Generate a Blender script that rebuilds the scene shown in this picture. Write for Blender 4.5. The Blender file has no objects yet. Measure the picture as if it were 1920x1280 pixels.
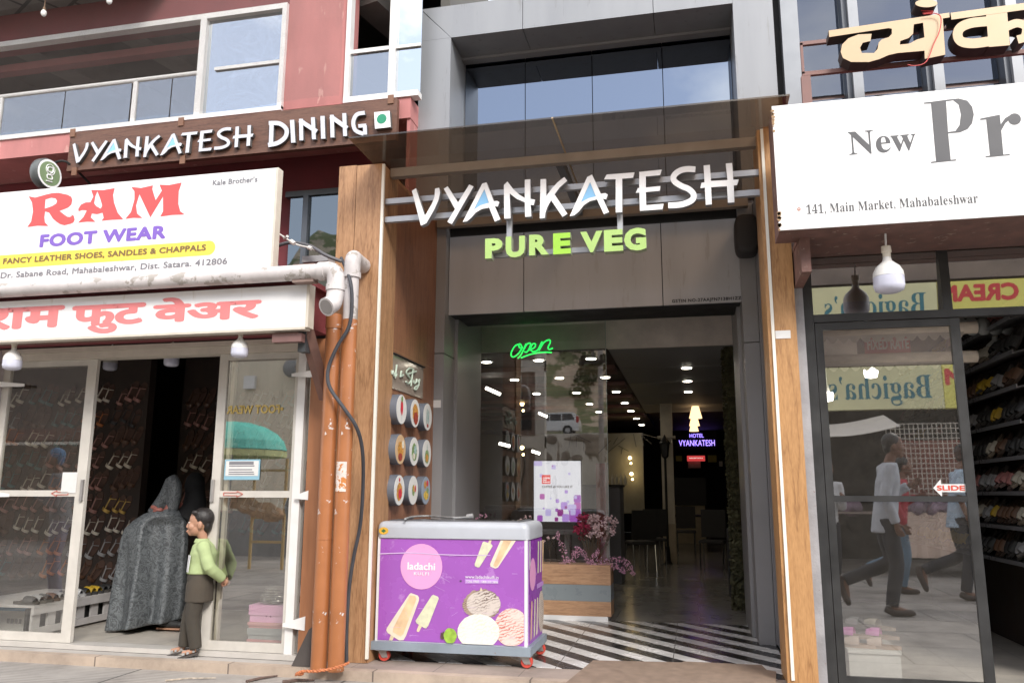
import bpy, math, random
from math import sin, cos, pi, radians, sqrt, atan2
from mathutils import Vector, Matrix, noise
random.seed(11)
S = bpy.context.scene
COL = S.collection

# ---------------------------------------------------------------- camera
YAW, PIT, ROL, FPX, CAMZ = -0.2192, 0.186, 0.0033, 1514.5, 1.32
FWD = Vector((sin(YAW)*cos(PIT), cos(YAW)*cos(PIT), sin(PIT)))
_r0 = Vector((cos(YAW), -sin(YAW), 0)); _u0 = _r0.cross(FWD)
RGT = cos(ROL)*_r0 + sin(ROL)*_u0
UPV = -sin(ROL)*_r0 + cos(ROL)*_u0
CAM0 = Vector((0, 0, CAMZ))
cd = bpy.data.cameras.new('camera'); cam = bpy.data.objects.new('camera', cd); COL.objects.link(cam)
cd.sensor_width = 36; cd.sensor_fit = 'HORIZONTAL'; cd.lens = FPX/1920*36
cd.clip_start = 0.05; cd.clip_end = 600
mw = Matrix((RGT, UPV, -FWD)).transposed().to_4x4(); mw.translation = CAM0
cam.matrix_world = mw
S.camera = cam

# ---------------------------------------------------------------- sky, sun, exposure
SUN_EL, SUN_AZ = radians(38), radians(146)        # behind the camera, well to its right, veiled by thin cloud
w = bpy.data.worlds.new('World'); S.world = w; w.use_nodes = True
nt = w.node_tree; nt.nodes.clear()
out = nt.nodes.new('ShaderNodeOutputWorld'); bg = nt.nodes.new('ShaderNodeBackground')
sky = nt.nodes.new('ShaderNodeTexSky'); sky.sky_type = 'NISHITA'; sky.sun_disc = False
sky.sun_elevation = SUN_EL; sky.sun_rotation = SUN_AZ; sky.dust_density = 2.0; sky.altitude = 1300
tc = nt.nodes.new('ShaderNodeTexCoord'); nz = nt.nodes.new('ShaderNodeTexNoise')
mp = nt.nodes.new('ShaderNodeMapping'); mp.inputs['Scale'].default_value = (1, 1, 1.9); mp.inputs['Location'].default_value = (0.3, 0.15, 0.2)
nz.inputs['Scale'].default_value = 2.6; nz.inputs['Detail'].default_value = 9; nz.inputs['Roughness'].default_value = .55
rp = nt.nodes.new('ShaderNodeValToRGB'); rp.color_ramp.elements[0].position = .47; rp.color_ramp.elements[1].position = .57
rp.color_ramp.elements[0].color = (.35, .35, .35, 1); rp.color_ramp.elements[1].color = (.92, .92, .92, 1)
mx = nt.nodes.new('ShaderNodeMix'); mx.data_type = 'RGBA'; mx.inputs['B'].default_value = (9.5, 9.2, 9.0, 1)
L = nt.links.new
L(tc.outputs['Generated'], mp.inputs['Vector']); L(mp.outputs[0], nz.inputs['Vector']); L(nz.outputs['Fac'], rp.inputs['Fac'])
L(rp.outputs['Color'], mx.inputs['Factor']); L(sky.outputs[0], mx.inputs['A']); L(mx.outputs['Result'], bg.inputs['Color'])
bg.inputs['Strength'].default_value = 0.15
L(bg.outputs[0], out.inputs['Surface'])
sd = bpy.data.lights.new('sun', 'SUN'); sd.energy = 1.5; sd.angle = radians(17); sd.color = (1, .95, .88)
sun = bpy.data.objects.new('sun', sd); COL.objects.link(sun)
# direction towards the sun (Nishita: rotation 0 is +Y, turning clockwise from above)
_sv = Vector((sin(SUN_AZ)*cos(SUN_EL), cos(SUN_AZ)*cos(SUN_EL), sin(SUN_EL)))
sun.rotation_euler = _sv.to_track_quat('Z', 'Y').to_euler()
S.view_settings.view_transform = 'Standard'; S.view_settings.look = 'None'
S.view_settings.exposure = 1.12; S.view_settings.gamma = 1
try:
    S.cycles.use_denoising = True
    S.cycles.max_bounces = 8; S.cycles.transparent_max_bounces = 16; S.cycles.glossy_bounces = 4
    S.cycles.caustics_reflective = False; S.cycles.caustics_refractive = False
    S.cycles.sample_clamp_indirect = 6
except Exception:
    pass

# ---------------------------------------------------------------- rays of the photograph
def ray(px, py): return (px-960)/FPX*RGT - (py-640)/FPX*UPV + FWD
def P(px, py, Y): d = ray(px, py); return CAM0 + d*(Y/d.y)
def PZ(px, py, z): d = ray(px, py); return CAM0 + d*((z-CAMZ)/d.z)
def PX(px, py, x): d = ray(px, py); return CAM0 + d*(x/d.x)
def V(px, py, Yv, g):                    # a point seen mirrored in the glass plane y = g
    p = P(px, py, Yv); return Vector((p.x, 2*g-p.y, p.z))

# ---------------------------------------------------------------- materials
def newmat(name):
    m = bpy.data.materials.new(name); m.use_nodes = True
    n = m.node_tree; n.nodes.clear()
    o = n.nodes.new('ShaderNodeOutputMaterial'); b = n.nodes.new('ShaderNodeBsdfPrincipled')
    n.links.new(b.outputs[0], o.inputs['Surface'])
    return m, n, b, o
def rgba(c): return (c[0], c[1], c[2], 1)
def mul(c, k): return tuple(max(0, min(1, x*k)) for x in c)
def noise_node(n, scale, detail=5, stretch=(1, 1, 1), rough=.55):
    t = n.nodes.new('ShaderNodeTexCoord'); mpn = n.nodes.new('ShaderNodeMapping'); mpn.inputs['Scale'].default_value = stretch
    z = n.nodes.new('ShaderNodeTexNoise'); z.inputs['Scale'].default_value = scale; z.inputs['Detail'].default_value = detail
    z.inputs['Roughness'].default_value = rough
    n.links.new(t.outputs['Object'], mpn.inputs['Vector']); n.links.new(mpn.outputs[0], z.inputs['Vector'])
    return z
def ramp(n, fac, stops):
    r = n.nodes.new('ShaderNodeValToRGB'); e = r.color_ramp.elements
    e[0].position, e[0].color = stops[0][0], rgba(stops[0][1]); e[1].position, e[1].color = stops[-1][0], rgba(stops[-1][1])
    for p, c in stops[1:-1]:
        q = e.new(p); q.color = rgba(c)
    n.links.new(fac, r.inputs['Fac']); return r
def mixc(n, fac, a, b, mode='MIX'):
    m = n.nodes.new('ShaderNodeMix'); m.data_type = 'RGBA'; m.blend_type = mode
    for s, v in (('Factor', fac), ('A', a), ('B', b)):
        if isinstance(v, (tuple, list)): m.inputs[s].default_value = rgba(v)
        elif isinstance(v, (int, float)): m.inputs[s].default_value = v
        else: n.links.new(v, m.inputs[s])
    return m.outputs['Result']
def bumpit(n, b, h, strength=.3, dist=.01):
    bp = n.nodes.new('ShaderNodeBump'); bp.inputs['Strength'].default_value = strength; bp.inputs['Distance'].default_value = dist
    n.links.new(h, bp.inputs['Height']); n.links.new(bp.outputs[0], b.inputs['Normal'])
_mc = {}
def mat(name, col=None, rough=.6, metal=0, var=.12, scale=5, bump=0, bscale=60, spec=.5, stretch=(1, 1, 1), spots=None, emit=None, es=1, coat=0):
    if name in _mc: return _mc[name]
    m, n, b, o = newmat(name)
    z = noise_node(n, scale, 6, stretch)
    c = ramp(n, z.outputs['Fac'], [(.3, mul(col, 1-var)), (.7, mul(col, 1+var))]).outputs['Color']
    if spots:                                   # (colour, threshold, scale) chips and stains with a shape of their own
        z2 = noise_node(n, spots[2], 8, stretch, .65)
        f = ramp(n, z2.outputs['Fac'], [(spots[1], (0, 0, 0)), (spots[1]+.03, (1, 1, 1))]).outputs['Color']
        c = mixc(n, f, c, spots[0])
    n.links.new(c, b.inputs['Base Color'])
    rz = ramp(n, z.outputs['Fac'], [(.3, (rough*.85,)*3), (.7, (min(1, rough*1.15),)*3)])
    n.links.new(rz.outputs['Color'], b.inputs['Roughness'])
    b.inputs['Metallic'].default_value = metal; b.inputs['Specular IOR Level'].default_value = spec
    if coat: b.inputs['Coat Weight'].default_value = coat; b.inputs['Coat Roughness'].default_value = .12
    if bump: bumpit(n, b, noise_node(n, bscale, 4).outputs['Fac'], bump, .004)
    if emit: b.inputs['Emission Color'].default_value = rgba(emit); b.inputs['Emission Strength'].default_value = es
    _mc[name] = m; return m
def glass(name, refl=.1, tint=(.9, .92, .92), rcol=(1, 1, 1), dirt_haze=0, fres=1.0, wob=0):
    if name in _mc: return _mc[name]
    m = bpy.data.materials.new(name); m.use_nodes = True; n = m.node_tree; n.nodes.clear(); l = n.links.new
    o = n.nodes.new('ShaderNodeOutputMaterial'); t = n.nodes.new('ShaderNodeBsdfTransparent'); t.inputs[0].default_value = rgba(tint)
    g = n.nodes.new('ShaderNodeBsdfGlossy'); g.inputs['Roughness'].default_value = .012; g.inputs['Color'].default_value = rgba(rcol)
    f = n.nodes.new('ShaderNodeFresnel'); f.inputs['IOR'].default_value = 1.5
    a = n.nodes.new('ShaderNodeMath'); a.operation = 'MULTIPLY_ADD'; a.use_clamp = True; l(f.outputs[0], a.inputs[0]); a.inputs[1].default_value = fres; a.inputs[2].default_value = refl
    ge = n.nodes.new('ShaderNodeNewGeometry'); sb = n.nodes.new('ShaderNodeMath'); sb.operation = 'SUBTRACT'; sb.inputs[0].default_value = 1; l(ge.outputs['Backfacing'], sb.inputs[1])
    fm = n.nodes.new('ShaderNodeMath'); fm.operation = 'MULTIPLY'; l(a.outputs[0], fm.inputs[0]); l(sb.outputs[0], fm.inputs[1])   # the mirror image comes off the outer face
    x = n.nodes.new('ShaderNodeMixShader'); l(fm.outputs[0], x.inputs[0]); l(t.outputs[0], x.inputs[1]); l(g.outputs[0], x.inputs[2]); res = x.outputs[0]
    if wob:
        zb = noise_node(n, 1.2, 2); bp = n.nodes.new('ShaderNodeBump'); bp.inputs['Strength'].default_value = wob; bp.inputs['Distance'].default_value = .02
        l(zb.outputs['Fac'], bp.inputs['Height']); l(bp.outputs[0], g.inputs['Normal'])
    if dirt_haze:  # dust spots over an even pale film that paints haze into the glass
        d = n.nodes.new('ShaderNodeBsdfDiffuse'); d.inputs[0].default_value = (.42, .38, .33, 1)
        z = noise_node(n, 11, 9, (1, 1, 1), .75); r = ramp(n, z.outputs['Fac'], [(.35, (.07*dirt_haze,)*3), (.64, (.12*dirt_haze,)*3), (.78, (.5*dirt_haze,)*3)])
        y = n.nodes.new('ShaderNodeMixShader'); l(r.outputs['Color'], y.inputs[0]); l(res, y.inputs[1]); l(d.outputs[0], y.inputs[2]); res = y.outputs[0]
    l(res, o.inputs['Surface']); _mc[name] = m; return m
def wood(name, light, dark, axis='Z', scale=1.0, rough=.45):
    if name in _mc: return _mc[name]
    m, n, b, o = newmat(name)
    st = {'Z': (5.5, 5.5, .5), 'X': (.5, 5.5, 5.5), 'Y': (5.5, .5, 5.5)}[axis]
    z = noise_node(n, 1.6*scale, 4, st, .6)
    wv = n.nodes.new('ShaderNodeMath'); wv.operation = 'MULTIPLY'; wv.inputs[1].default_value = 11.0
    n.links.new(z.outputs['Fac'], wv.inputs[0])
    fr = n.nodes.new('ShaderNodeMath'); fr.operation = 'PINGPONG'; fr.inputs[1].default_value = 1; n.links.new(wv.outputs[0], fr.inputs[0])
    g = noise_node(n, 40*scale, 3, tuple(x if x < 1 else 3 for x in st), .5)
    c1 = ramp(n, fr.outputs[0], [(.0, mul(dark, .8)), (.22, tuple((a+c)/2 for a, c in zip(light, dark))), (1, light)]).outputs['Color']
    c2 = ramp(n, g.outputs['Fac'], [(.35, mul(dark, 1.05)), (.65, light)]).outputs['Color']
    n.links.new(mixc(n, .42, c1, c2), b.inputs['Base Color']); b.inputs['Roughness'].default_value = rough
    bumpit(n, b, g.outputs['Fac'], .08, .002)
    _mc[name] = m; return m
def lamp(name, col, s):
    if name in _mc: return _mc[name]
    m = bpy.data.materials.new(name); m.use_nodes = True; n = m.node_tree; n.nodes.clear()
    o = n.nodes.new('ShaderNodeOutputMaterial'); e = n.nodes.new('ShaderNodeEmission'); e.inputs[0].default_value = rgba(col); e.inputs[1].default_value = s
    n.links.new(e.outputs[0], o.inputs[0]); _mc[name] = m; return m

# ---------------------------------------------------------------- mesh building
class MB:
    def __init__(s): s.v = []; s.f = []; s.m = []; s.cur = 0
    def add(s, vs, fs):
        k = len(s.v); s.v += [Vector(x) for x in vs]
        for f in fs: s.f.append([k+i for i in f]); s.m.append(s.cur)
        return s
    def quad(s, a, b, c, d): return s.add([a, b, c, d], [(0, 1, 2, 3)])
    def box(s, x0, x1, y0, y1, z0, z1):
        if x0 > x1: x0, x1 = x1, x0
        if y0 > y1: y0, y1 = y1, y0
        if z0 > z1: z0, z1 = z1, z0
        return s.add([(x0, y0, z0), (x1, y0, z0), (x1, y1, z0), (x0, y1, z0), (x0, y0, z1), (x1, y0, z1), (x1, y1, z1), (x0, y1, z1)],
                     [(3, 2, 1, 0), (4, 5, 6, 7), (0, 1, 5, 4), (1, 2, 6, 5), (2, 3, 7, 6), (3, 0, 4, 7)])
    def rbox(s, x0, x1, y0, y1, z0, z1, r, seg=4):       # box with rounded top edges and corners
        k = 6*seg; rings = []
        def ring(ins, z):
            pts = []
            for cx, cy, a0 in ((x1-r, y1-r, 0), (x0+r, y1-r, pi/2), (x0+r, y0+r, pi), (x1-r, y0+r, 1.5*pi)):
                for i in range(seg+1):
                    a = a0+pi/2*i/seg; rr = r-ins
                    pts.append((cx+rr*cos(a), cy+rr*sin(a), z))
            return pts
        rings.append(ring(0, z0))
        for i in range(seg+1):
            a = pi/2*i/seg; rings.append(ring(r*(1-cos(a))*.98, z1-r+r*sin(a)))
        return s.loftrings(rings)
    def loftrings(s, rings, cap=True, close=True):
        n = len(rings[0]); k = len(s.v); vs = [p for r in rings for p in r]; fs = []
        for j in range(len(rings)-1):
            for i in range(n if close else n-1):
                i2 = (i+1) % n; fs.append((j*n+i, j*n+i2, (j+1)*n+i2, (j+1)*n+i))
        if cap: fs.append(tuple(range(n-1, -1, -1))); fs.append(tuple((len(rings)-1)*n+i for i in range(n)))
        return s.add(vs, fs)
    def prism(s, pts, d):                                # planar polygon (3-D points) pushed along d
        n = len(pts); d = Vector(d); a = [Vector(p) for p in pts]
        return s.add(a+[p+d for p in a], [tuple(range(n)), tuple(range(2*n-1, n-1, -1))]+[(i, n+i, n+(i+1) % n, (i+1) % n) for i in range(n)])
    def tube(s, pts, r, n=10, cap=True, smooth=0):
        pts = [Vector(p) for p in pts]
        rs = list(r) if isinstance(r, (list, tuple)) else [r]*len(pts)
        if smooth: pts, rs = catmull(pts, rs, smooth)
        rings = []; t0 = (pts[1]-pts[0]).normalized()
        u = t0.orthogonal().normalized()
        for i, p in enumerate(pts):
            a = pts[max(i-1, 0)]; b = pts[min(i+1, len(pts)-1)]; t = (b-a)
            t = t.normalized() if t.length > 1e-9 else t0
            u = (u-t*u.dot(t)); u = u.normalized() if u.length > 1e-6 else t.orthogonal().normalized()
            w2 = t.cross(u); rings.append([p+rs[i]*(cos(2*pi*k/n)*u+sin(2*pi*k/n)*w2) for k in range(n)])
        return s.loftrings(rings, cap)
    def bar(s, a, b, w2, h):                             # square bar between two points
        a = Vector(a); b = Vector(b); t = (b-a).normalized(); u = t.cross(Vector((0, 0, 1)))
        u = u.normalized() if u.length > 1e-4 else Vector((1, 0, 0)); v2 = u.cross(t).normalized()
        q = [u*x*w2/2+v2*y*h/2 for x, y in ((-1, -1), (1, -1), (1, 1), (-1, 1))]
        return s.loftrings([[a+k for k in q], [b+k for k in q]])
    def lathe(s, prof, c=(0, 0, 0), n=20, axis='Z'):     # prof: (radius, height)
        c = Vector(c); rings = []
        for r, h in prof:
            R = []
            for k in range(n):
                a = 2*pi*k/n; x, y = r*cos(a), r*sin(a)
                R.append(c+Vector({'Z': (x, y, h), 'X': (h, x, y), 'Y': (x, h, y)}[axis]))
            rings.append(R)
        return s.loftrings(rings)
    def ball(s, c, r, n=12, m=8):
        c = Vector(c); r = r if isinstance(r, (tuple, list)) else (r, r, r)
        rings = [[c+Vector((r[0]*sin(pi*j/m)*cos(2*pi*i/n), r[1]*sin(pi*j/m)*sin(2*pi*i/n), -r[2]*cos(pi*j/m))) for i in range(n)] for j in range(1, m)]
        return s.loftrings(rings)
    def loft(s, secs, n=16):                             # (centre, rx, ry): level ellipses
        return s.loftrings([[Vector(c)+Vector((rx*cos(2*pi*k/n), ry*sin(2*pi*k/n), 0)) for k in range(n)] for c, rx, ry in secs])
    def put2d(s, vf, Y, depth=.0, flip=False):           # (vertices (x, z, t), faces) stood up on the plane y = Y; t -1..1 is its thickness
        vs, fs = vf
        return s.add([(x, Y-(t+1)/2*depth, z) for x, z, t in vs], fs)
    def move(s, mtx): s.v = [mtx @ p for p in s.v]; return s
    def build(s, name, mats, parent=None, loc=None, smooth=False, auto=None):
        me = bpy.data.meshes.new(name)
        org = Vector(loc) if loc is not None else (Vector(parent['_o']) if parent is not None and '_o' in parent else Vector((0, 0, 0)))
        me.from_pydata([tuple(p-org) for p in s.v], [], s.f)
        for m in (mats if isinstance(mats, (list, tuple)) else [mats]): me.materials.append(m)
        me.polygons.foreach_set('material_index', s.m)
        if smooth: me.polygons.foreach_set('use_smooth', [True]*len(s.f))
        me.validate(); me.update()
        if auto:
            me.polygons.foreach_set('use_smooth', [True]*len(me.polygons))
            try: me.set_sharp_from_angle(angle=radians(auto))
            except Exception: pass
        o = bpy.data.objects.new(name, me); COL.objects.link(o)
        if parent is not None: o.parent = parent; o['_o'] = list(org)
        else: o.location = org; o['_o'] = list(org)
        return o
def catmull(pts, rs, k):
    P2 = []; R2 = []; n = len(pts)
    for i in range(n-1):
        a, b, c, d = pts[max(i-1, 0)], pts[i], pts[i+1], pts[min(i+2, n-1)]
        for j in range(k):
            t = j/k; P2.append(.5*((2*b)+(-a+c)*t+(2*a-5*b+4*c-d)*t*t+(-a+3*b-3*c+d)*t**3)); R2.append(rs[i]*(1-t)+rs[i+1]*t)
    P2.append(pts[-1]); R2.append(rs[-1]); return P2, R2
def tag(o, label=None, cat=None, group=None, kind=None):
    if label: o['label'] = label
    if cat: o['category'] = cat
    if group: o['group'] = group
    if kind: o['kind'] = kind
    return o
def thing(name, label, cat, loc=(0, 0, 0), group=None):
    o = bpy.data.objects.new(name, None); COL.objects.link(o); o.location = loc; o.empty_display_size = .1; o['_o'] = list(loc)
    return tag(o, label, cat, group)
def kids(o): return list(o.children)
def dup(o, loc, label=None, group=None, rotz=None, scale=None):
    r = o.copy(); COL.objects.link(r); r.location = loc
    if label: r['label'] = label
    if group: r['group'] = group
    if rotz is not None: r.rotation_euler = (0, 0, rotz)
    if scale is not None: r.scale = (scale,)*3
    for ch in kids(o):
        c = ch.copy(); COL.objects.link(c); c.parent = r
        for g in kids(ch):
            d = g.copy(); COL.objects.link(d); d.parent = c
    return r
# ---- flat shapes and writing
def _curve_mesh(c):
    o = bpy.data.objects.new('tmp', c); COL.objects.link(o); bpy.context.view_layer.update()
    ev = o.evaluated_get(bpy.context.evaluated_depsgraph_get()); me = ev.to_mesh()
    vs = [tuple(v.co) for v in me.vertices]; fs = [tuple(p.vertices) for p in me.polygons]
    ev.to_mesh_clear(); bpy.data.objects.remove(o); bpy.data.curves.remove(c); return vs, fs
def fill2d(outs, solid=True):                            # filled outline(s), holes by nesting; t = -1..1
    c = bpy.data.curves.new('tmp', 'CURVE'); c.dimensions = '2D'; c.fill_mode = 'BOTH' if solid else 'FRONT'; c.extrude = 1 if solid else 0
    for pts in outs:
        sp = c.splines.new('POLY'); sp.points.add(len(pts)-1)
        for q, p in zip(sp.points, pts): q.co = (p[0], p[1], 0, 1)
        sp.use_cyclic_u = True
    return _curve_mesh(c)
def text2d(body, bold=0, solid=False, spacing=1, shear=0, res=3):
    c = bpy.data.curves.new('tmp', 'FONT'); c.body = body; c.offset = bold; c.space_character = spacing; c.shear = shear; c.resolution_u = res
    c.fill_mode = 'BOTH' if solid else 'FRONT'; c.extrude = 1 if solid else 0
    if solid or bold <= 0: return _curve_mesh(c)
    c.offset = 0; vs, fs = _curve_mesh(c); V2, F2 = [], []        # heavier writing: the same glyphs struck several times, a hair apart
    for k in range(8):
        a = k*pi/4; n0 = len(V2); V2 += [(v[0]+bold*cos(a), v[1]+bold*sin(a), k) for v in vs]; F2 += [tuple(n0+i for i in f) for f in fs]
    return V2, F2
def bbox(vs): return min(v[0] for v in vs), max(v[0] for v in vs), min(v[1] for v in vs), max(v[1] for v in vs)
def fit(vf, x0, x1, z0, z1, mirror=False):
    vs, fs = vf; a, b, c, d = bbox(vs)
    f = lambda v: (x0+(v[0]-a)/(b-a)*(x1-x0) if not mirror else x1-(v[0]-a)/(b-a)*(x1-x0), z0+(v[1]-c)/(d-c)*(z1-z0), v[2])
    return [f(v) for v in vs], fs
def pfit(vf, Y, xl, xr, yt, yb):                         # fit to photograph extents: left, right, top and bottom at the left end
    a = P(xl, (yt+yb)/2, Y).x; b = P(xr, (yt+yb)/2-(xr-xl)*.05, Y).x
    return fit(vf, a, b, P(xl, yb, Y).z, P(xl, yt, Y).z)
def stroke(pts, wd, k=5):                                # outline of a pen stroke
    pts = [Vector((p[0], p[1], 0)) for p in pts]
    if k and len(pts) > 2: pts, _ = catmull(pts, [0]*len(pts), k)
    L_, R_ = [], []
    for i, p in enumerate(pts):
        t = (pts[min(i+1, len(pts)-1)]-pts[max(i-1, 0)]).normalized(); nrm = Vector((-t.y, t.x, 0))
        L_.append((p+nrm*wd/2)[:2]); R_.append((p-nrm*wd/2)[:2])
    return L_+R_[::-1]
def ell(cx, cy, rx, ry, n=24): return [(cx+rx*cos(2*pi*i/n), cy+ry*sin(2*pi*i/n)) for i in range(n)]
def trace(pts, off, sc, Y):                              # points read off an enlargement, as (x, z) on the plane y = Y
    r = []
    for p in pts:
        q = P(off[0]+p[0]/sc, off[1]+p[1]/sc, Y); r.append((q.x, q.z))
    return r
def structure(o): o['kind'] = 'structure'; return o

# ================================================================ SETTING
YF, FL = 5.76, 0.12                                      # shop-front plane and shop floor level
def tile_mat(name, c1, c2, mortar, bw, bh, ms=.012, groove=0, rough=.75, rot=0, off=.5):
    m, n, b, o = newmat(name); t = n.nodes.new('ShaderNodeTexCoord'); mpn = n.nodes.new('ShaderNodeMapping'); mpn.inputs['Rotation'].default_value = (0, 0, rot)
    br = n.nodes.new('ShaderNodeTexBrick'); br.offset = off; br.inputs['Scale'].default_value = 1
    br.inputs['Brick Width'].default_value = bw; br.inputs['Row Height'].default_value = bh; br.inputs['Mortar Size'].default_value = ms
    br.inputs['Color1'].default_value = rgba(c1); br.inputs['Color2'].default_value = rgba(c2); br.inputs['Mortar'].default_value = rgba(mortar)
    n.links.new(t.outputs['Object'], mpn.inputs[0]); n.links.new(mpn.outputs[0], br.inputs['Vector'])
    z = noise_node(n, 2.2, 8, rough=.7); c = mixc(n, .8, br.outputs['Color'], ramp(n, z.outputs['Fac'], [(.3, (.55, .53, .51)), (.5, (.95, .93, .9)), (.72, (1.25, 1.22, 1.17))]).outputs['Color'], 'MULTIPLY')
    h = br.outputs['Fac']
    if groove:
        sx = n.nodes.new('ShaderNodeSeparateXYZ'); n.links.new(mpn.outputs[0], sx.inputs[0])
        q = n.nodes.new('ShaderNodeMath'); q.operation = 'MULTIPLY'; q.inputs[1].default_value = 1/groove; n.links.new(sx.outputs['Y'], q.inputs[0])
        pp = n.nodes.new('ShaderNodeMath'); pp.operation = 'PINGPONG'; pp.inputs[1].default_value = 1; n.links.new(q.outputs[0], pp.inputs[0])
        zz = noise_node(n, 1.3, 3); gate = ramp(n, zz.outputs['Fac'], [(.46, (0, 0, 0)), (.52, (1, 1, 1))])
        gr = ramp(n, pp.outputs[0], [(.12, (.55, .54, .53)), (.3, (1, 1, 1))])
        c = mixc(n, gate.outputs['Color'], c, mixc(n, 1.0, c, gr.outputs['Color'], 'MULTIPLY'))
    n.links.new(c, b.inputs['Base Color']); b.inputs['Roughness'].default_value = rough
    bumpit(n, b, z.outputs['Fac'], .25, .004)
    return m
M_pave = tile_mat('paving', (.37, .345, .32), (.31, .295, .28), (.10, .095, .09), 1.6, .8, .01, groove=.022)
g = MB().quad((-70, -70, .05), (70, -70, .05), (70, 30, .05), (-70, 30, .05)).build('pavement', M_pave); structure(g)
M_step = mat('step_stone', (.47, .39, .31), .7, var=.16, scale=4, bump=.25, bscale=40, spots=((.30, .25, .2), .6, 3))
M_thr = tile_mat('threshold_tile', (.36, .30, .26), (.32, .265, .235), (.2, .17, .15), .6, .6, .004)
structure(MB().box(-9, .78, 5.52, 5.60, -.02, .118).build('kerb', tile_mat('kerb_stone', (.47, .385, .31), (.41, .33, .27), (.16, .13, .11), 1.1, .3, .006, off=0)))
structure(MB().box(-2.72, .78, 5.60, 5.92, -.02, .117).build('threshold', M_thr))
M_sgrey = mat('sill_stone', (.42, .39, .36), .7, var=.15, scale=6, bump=.2)
structure(MB().box(-9, -2.74, 5.60, 5.75, -.02, .116).build('doorstep', M_sgrey))
# striped tile floor of the entrance
def stripes():
    m, n, b, o = newmat('striped_tile'); t = n.nodes.new('ShaderNodeTexCoord'); sx = n.nodes.new('ShaderNodeSeparateXYZ'); n.links.new(t.outputs['Object'], sx.inputs[0])
    a = PZ(1020, 1169, FL); c = PZ(1280, 1236, FL); d = (c-a).normalized(); nx, ny = -d.y, d.x
    def ma(op, i, v, j=None):
        q = n.nodes.new('ShaderNodeMath'); q.operation = op; n.links.new(i, q.inputs[0])
        if j is not None: n.links.new(j, q.inputs[1])
        else: q.inputs[1].default_value = v
        return q.outputs[0]
    u = ma('ADD', ma('MULTIPLY', sx.outputs['X'], nx), 0, ma('MULTIPLY', sx.outputs['Y'], ny))
    f = ma('FRACT', ma('DIVIDE', ma('ADD', u, 100.03), .265), 0)
    r = ramp(n, f, [(.49, (.02, .02, .022)), (.51, (.72, .72, .72))])
    # grout of the square tiles
    def grout(ax): return ma('LESS_THAN', ma('ABSOLUTE', ma('SUBTRACT', ma('FRACT', ma('DIVIDE', ma('ADD', sx.outputs[ax], 50.2), .8), 0), .5), 0), .004)
    c2 = mixc(n, grout('X'), mixc(n, grout('Y'), r.outputs['Color'], (.15, .15, .15)), (.15, .15, .15))
    z = noise_node(n, 3, 8, rough=.7); c3 = mixc(n, .7, c2, ramp(n, z.outputs['Fac'], [(.35, (.72, .70, .67)), (.65, (1.05, 1.04, 1.02))]).outputs['Color'], 'MULTIPLY')
    n.links.new(c3, b.inputs['Base Color']); b.inputs['Roughness'].default_value = .22
    n.links.new(ramp(n, z.outputs['Fac'], [(.3, (.12,)*3), (.7, (.38,)*3)]).outputs['Color'], b.inputs['Roughness'])
    return m
structure(MB().box(-2.42, .60, 5.92, 8.18, -.02, FL).build('striped_floor', stripes()))
M_rfloor = tile_mat('hall_tile', (.30, .285, .26), (.27, .26, .24), (.15, .14, .13), .8, .8, .004, rough=.2, off=0)
structure(MB().box(-5.5, 1.2, 8.18, 27, -.02, FL-.002).build('hall_floor', M_rfloor))
M_sfloor = tile_mat('shop_tile', (.50, .47, .42), (.47, .44, .40), (.3, .28, .25), .6, .6, .004, rough=.3, off=0)
structure(MB().box(-7.5, -2.76, 5.78, 9.5, -.02, .13).build('shoe_shop_floor', M_sfloor))
structure(MB().box(.8, 6, 5.84, 11, -.02, .09).build('slipper_shop_floor', M_sfloor))

# ---------------------------------------------------------------- red building over the shoe shop
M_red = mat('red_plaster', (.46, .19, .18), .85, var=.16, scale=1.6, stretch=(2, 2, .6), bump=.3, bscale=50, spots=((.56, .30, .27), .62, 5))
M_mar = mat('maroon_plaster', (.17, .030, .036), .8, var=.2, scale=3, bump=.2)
M_white = mat('white_frame', (.74, .73, .71), .4, var=.05, scale=8)
M_cream = mat('cream_frame', (.60, .55, .47), .45, var=.08, scale=8)
M_skyglass = glass('window_glass', .58, (.28, .31, .34), (.86, .93, 1.0), fres=.8, wob=.004)
M_rail = glass('rail_glass', .30, (.45, .5, .54), (.9, .95, 1), fres=.8)
rb = thing('red_building', 'red plastered building with white framed upper windows above the white shoe shop sign', 'building', (-6, 7, .05))
zc, zt = 5.17, 6.30
wl = MB()
wl.box(-3.97, -3.29, 7.0, 7.25, zc, 7.6); wl.box(-3.29, -2.4, 7.0, 7.25, 6.75, 7.6)
wl.build('wall', M_red, rb)
MB().box(-12, -3.975, 6.995, 7.25, zt+.062, 7.6).build('lintel', mat('shaded_red', (.20, .065, .068), .85, var=.12, scale=3, bump=.2), rb)  # wall above the window; shade of overhang and net painted in as maroon
MB().box(-12, -2.58, 6.97, 7.7, 4.93, zc-.02).build('balcony_slab', M_red, rb)
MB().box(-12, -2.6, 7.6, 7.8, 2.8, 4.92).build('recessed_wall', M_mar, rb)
MB().box(-2.62, -2.585, 6.99, 7.6, 3.9, 4.93).build('end_wall', M_red, rb)
# lower dark window right of the shop sign
xq = P(575, 400, 7.5).x
for x0, x1 in ((-4.1, xq-.03), (xq+.03, -2.66)):
    MB().box(x0, x1, 7.50, 7.51, 3.0, 4.42).build('lower_pane', glass('dark_glass', .12, (.1, .11, .12), (.85, .95, 1), fres=1), rb)
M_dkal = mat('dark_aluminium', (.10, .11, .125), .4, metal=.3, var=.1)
MB().box(xq-.03, xq+.03, 7.46, 7.55, 3.0, 4.42).box(-4.15, -2.6, 7.47, 7.55, 4.42, 4.48).build('lower_window_frame', M_dkal, rb)
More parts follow.
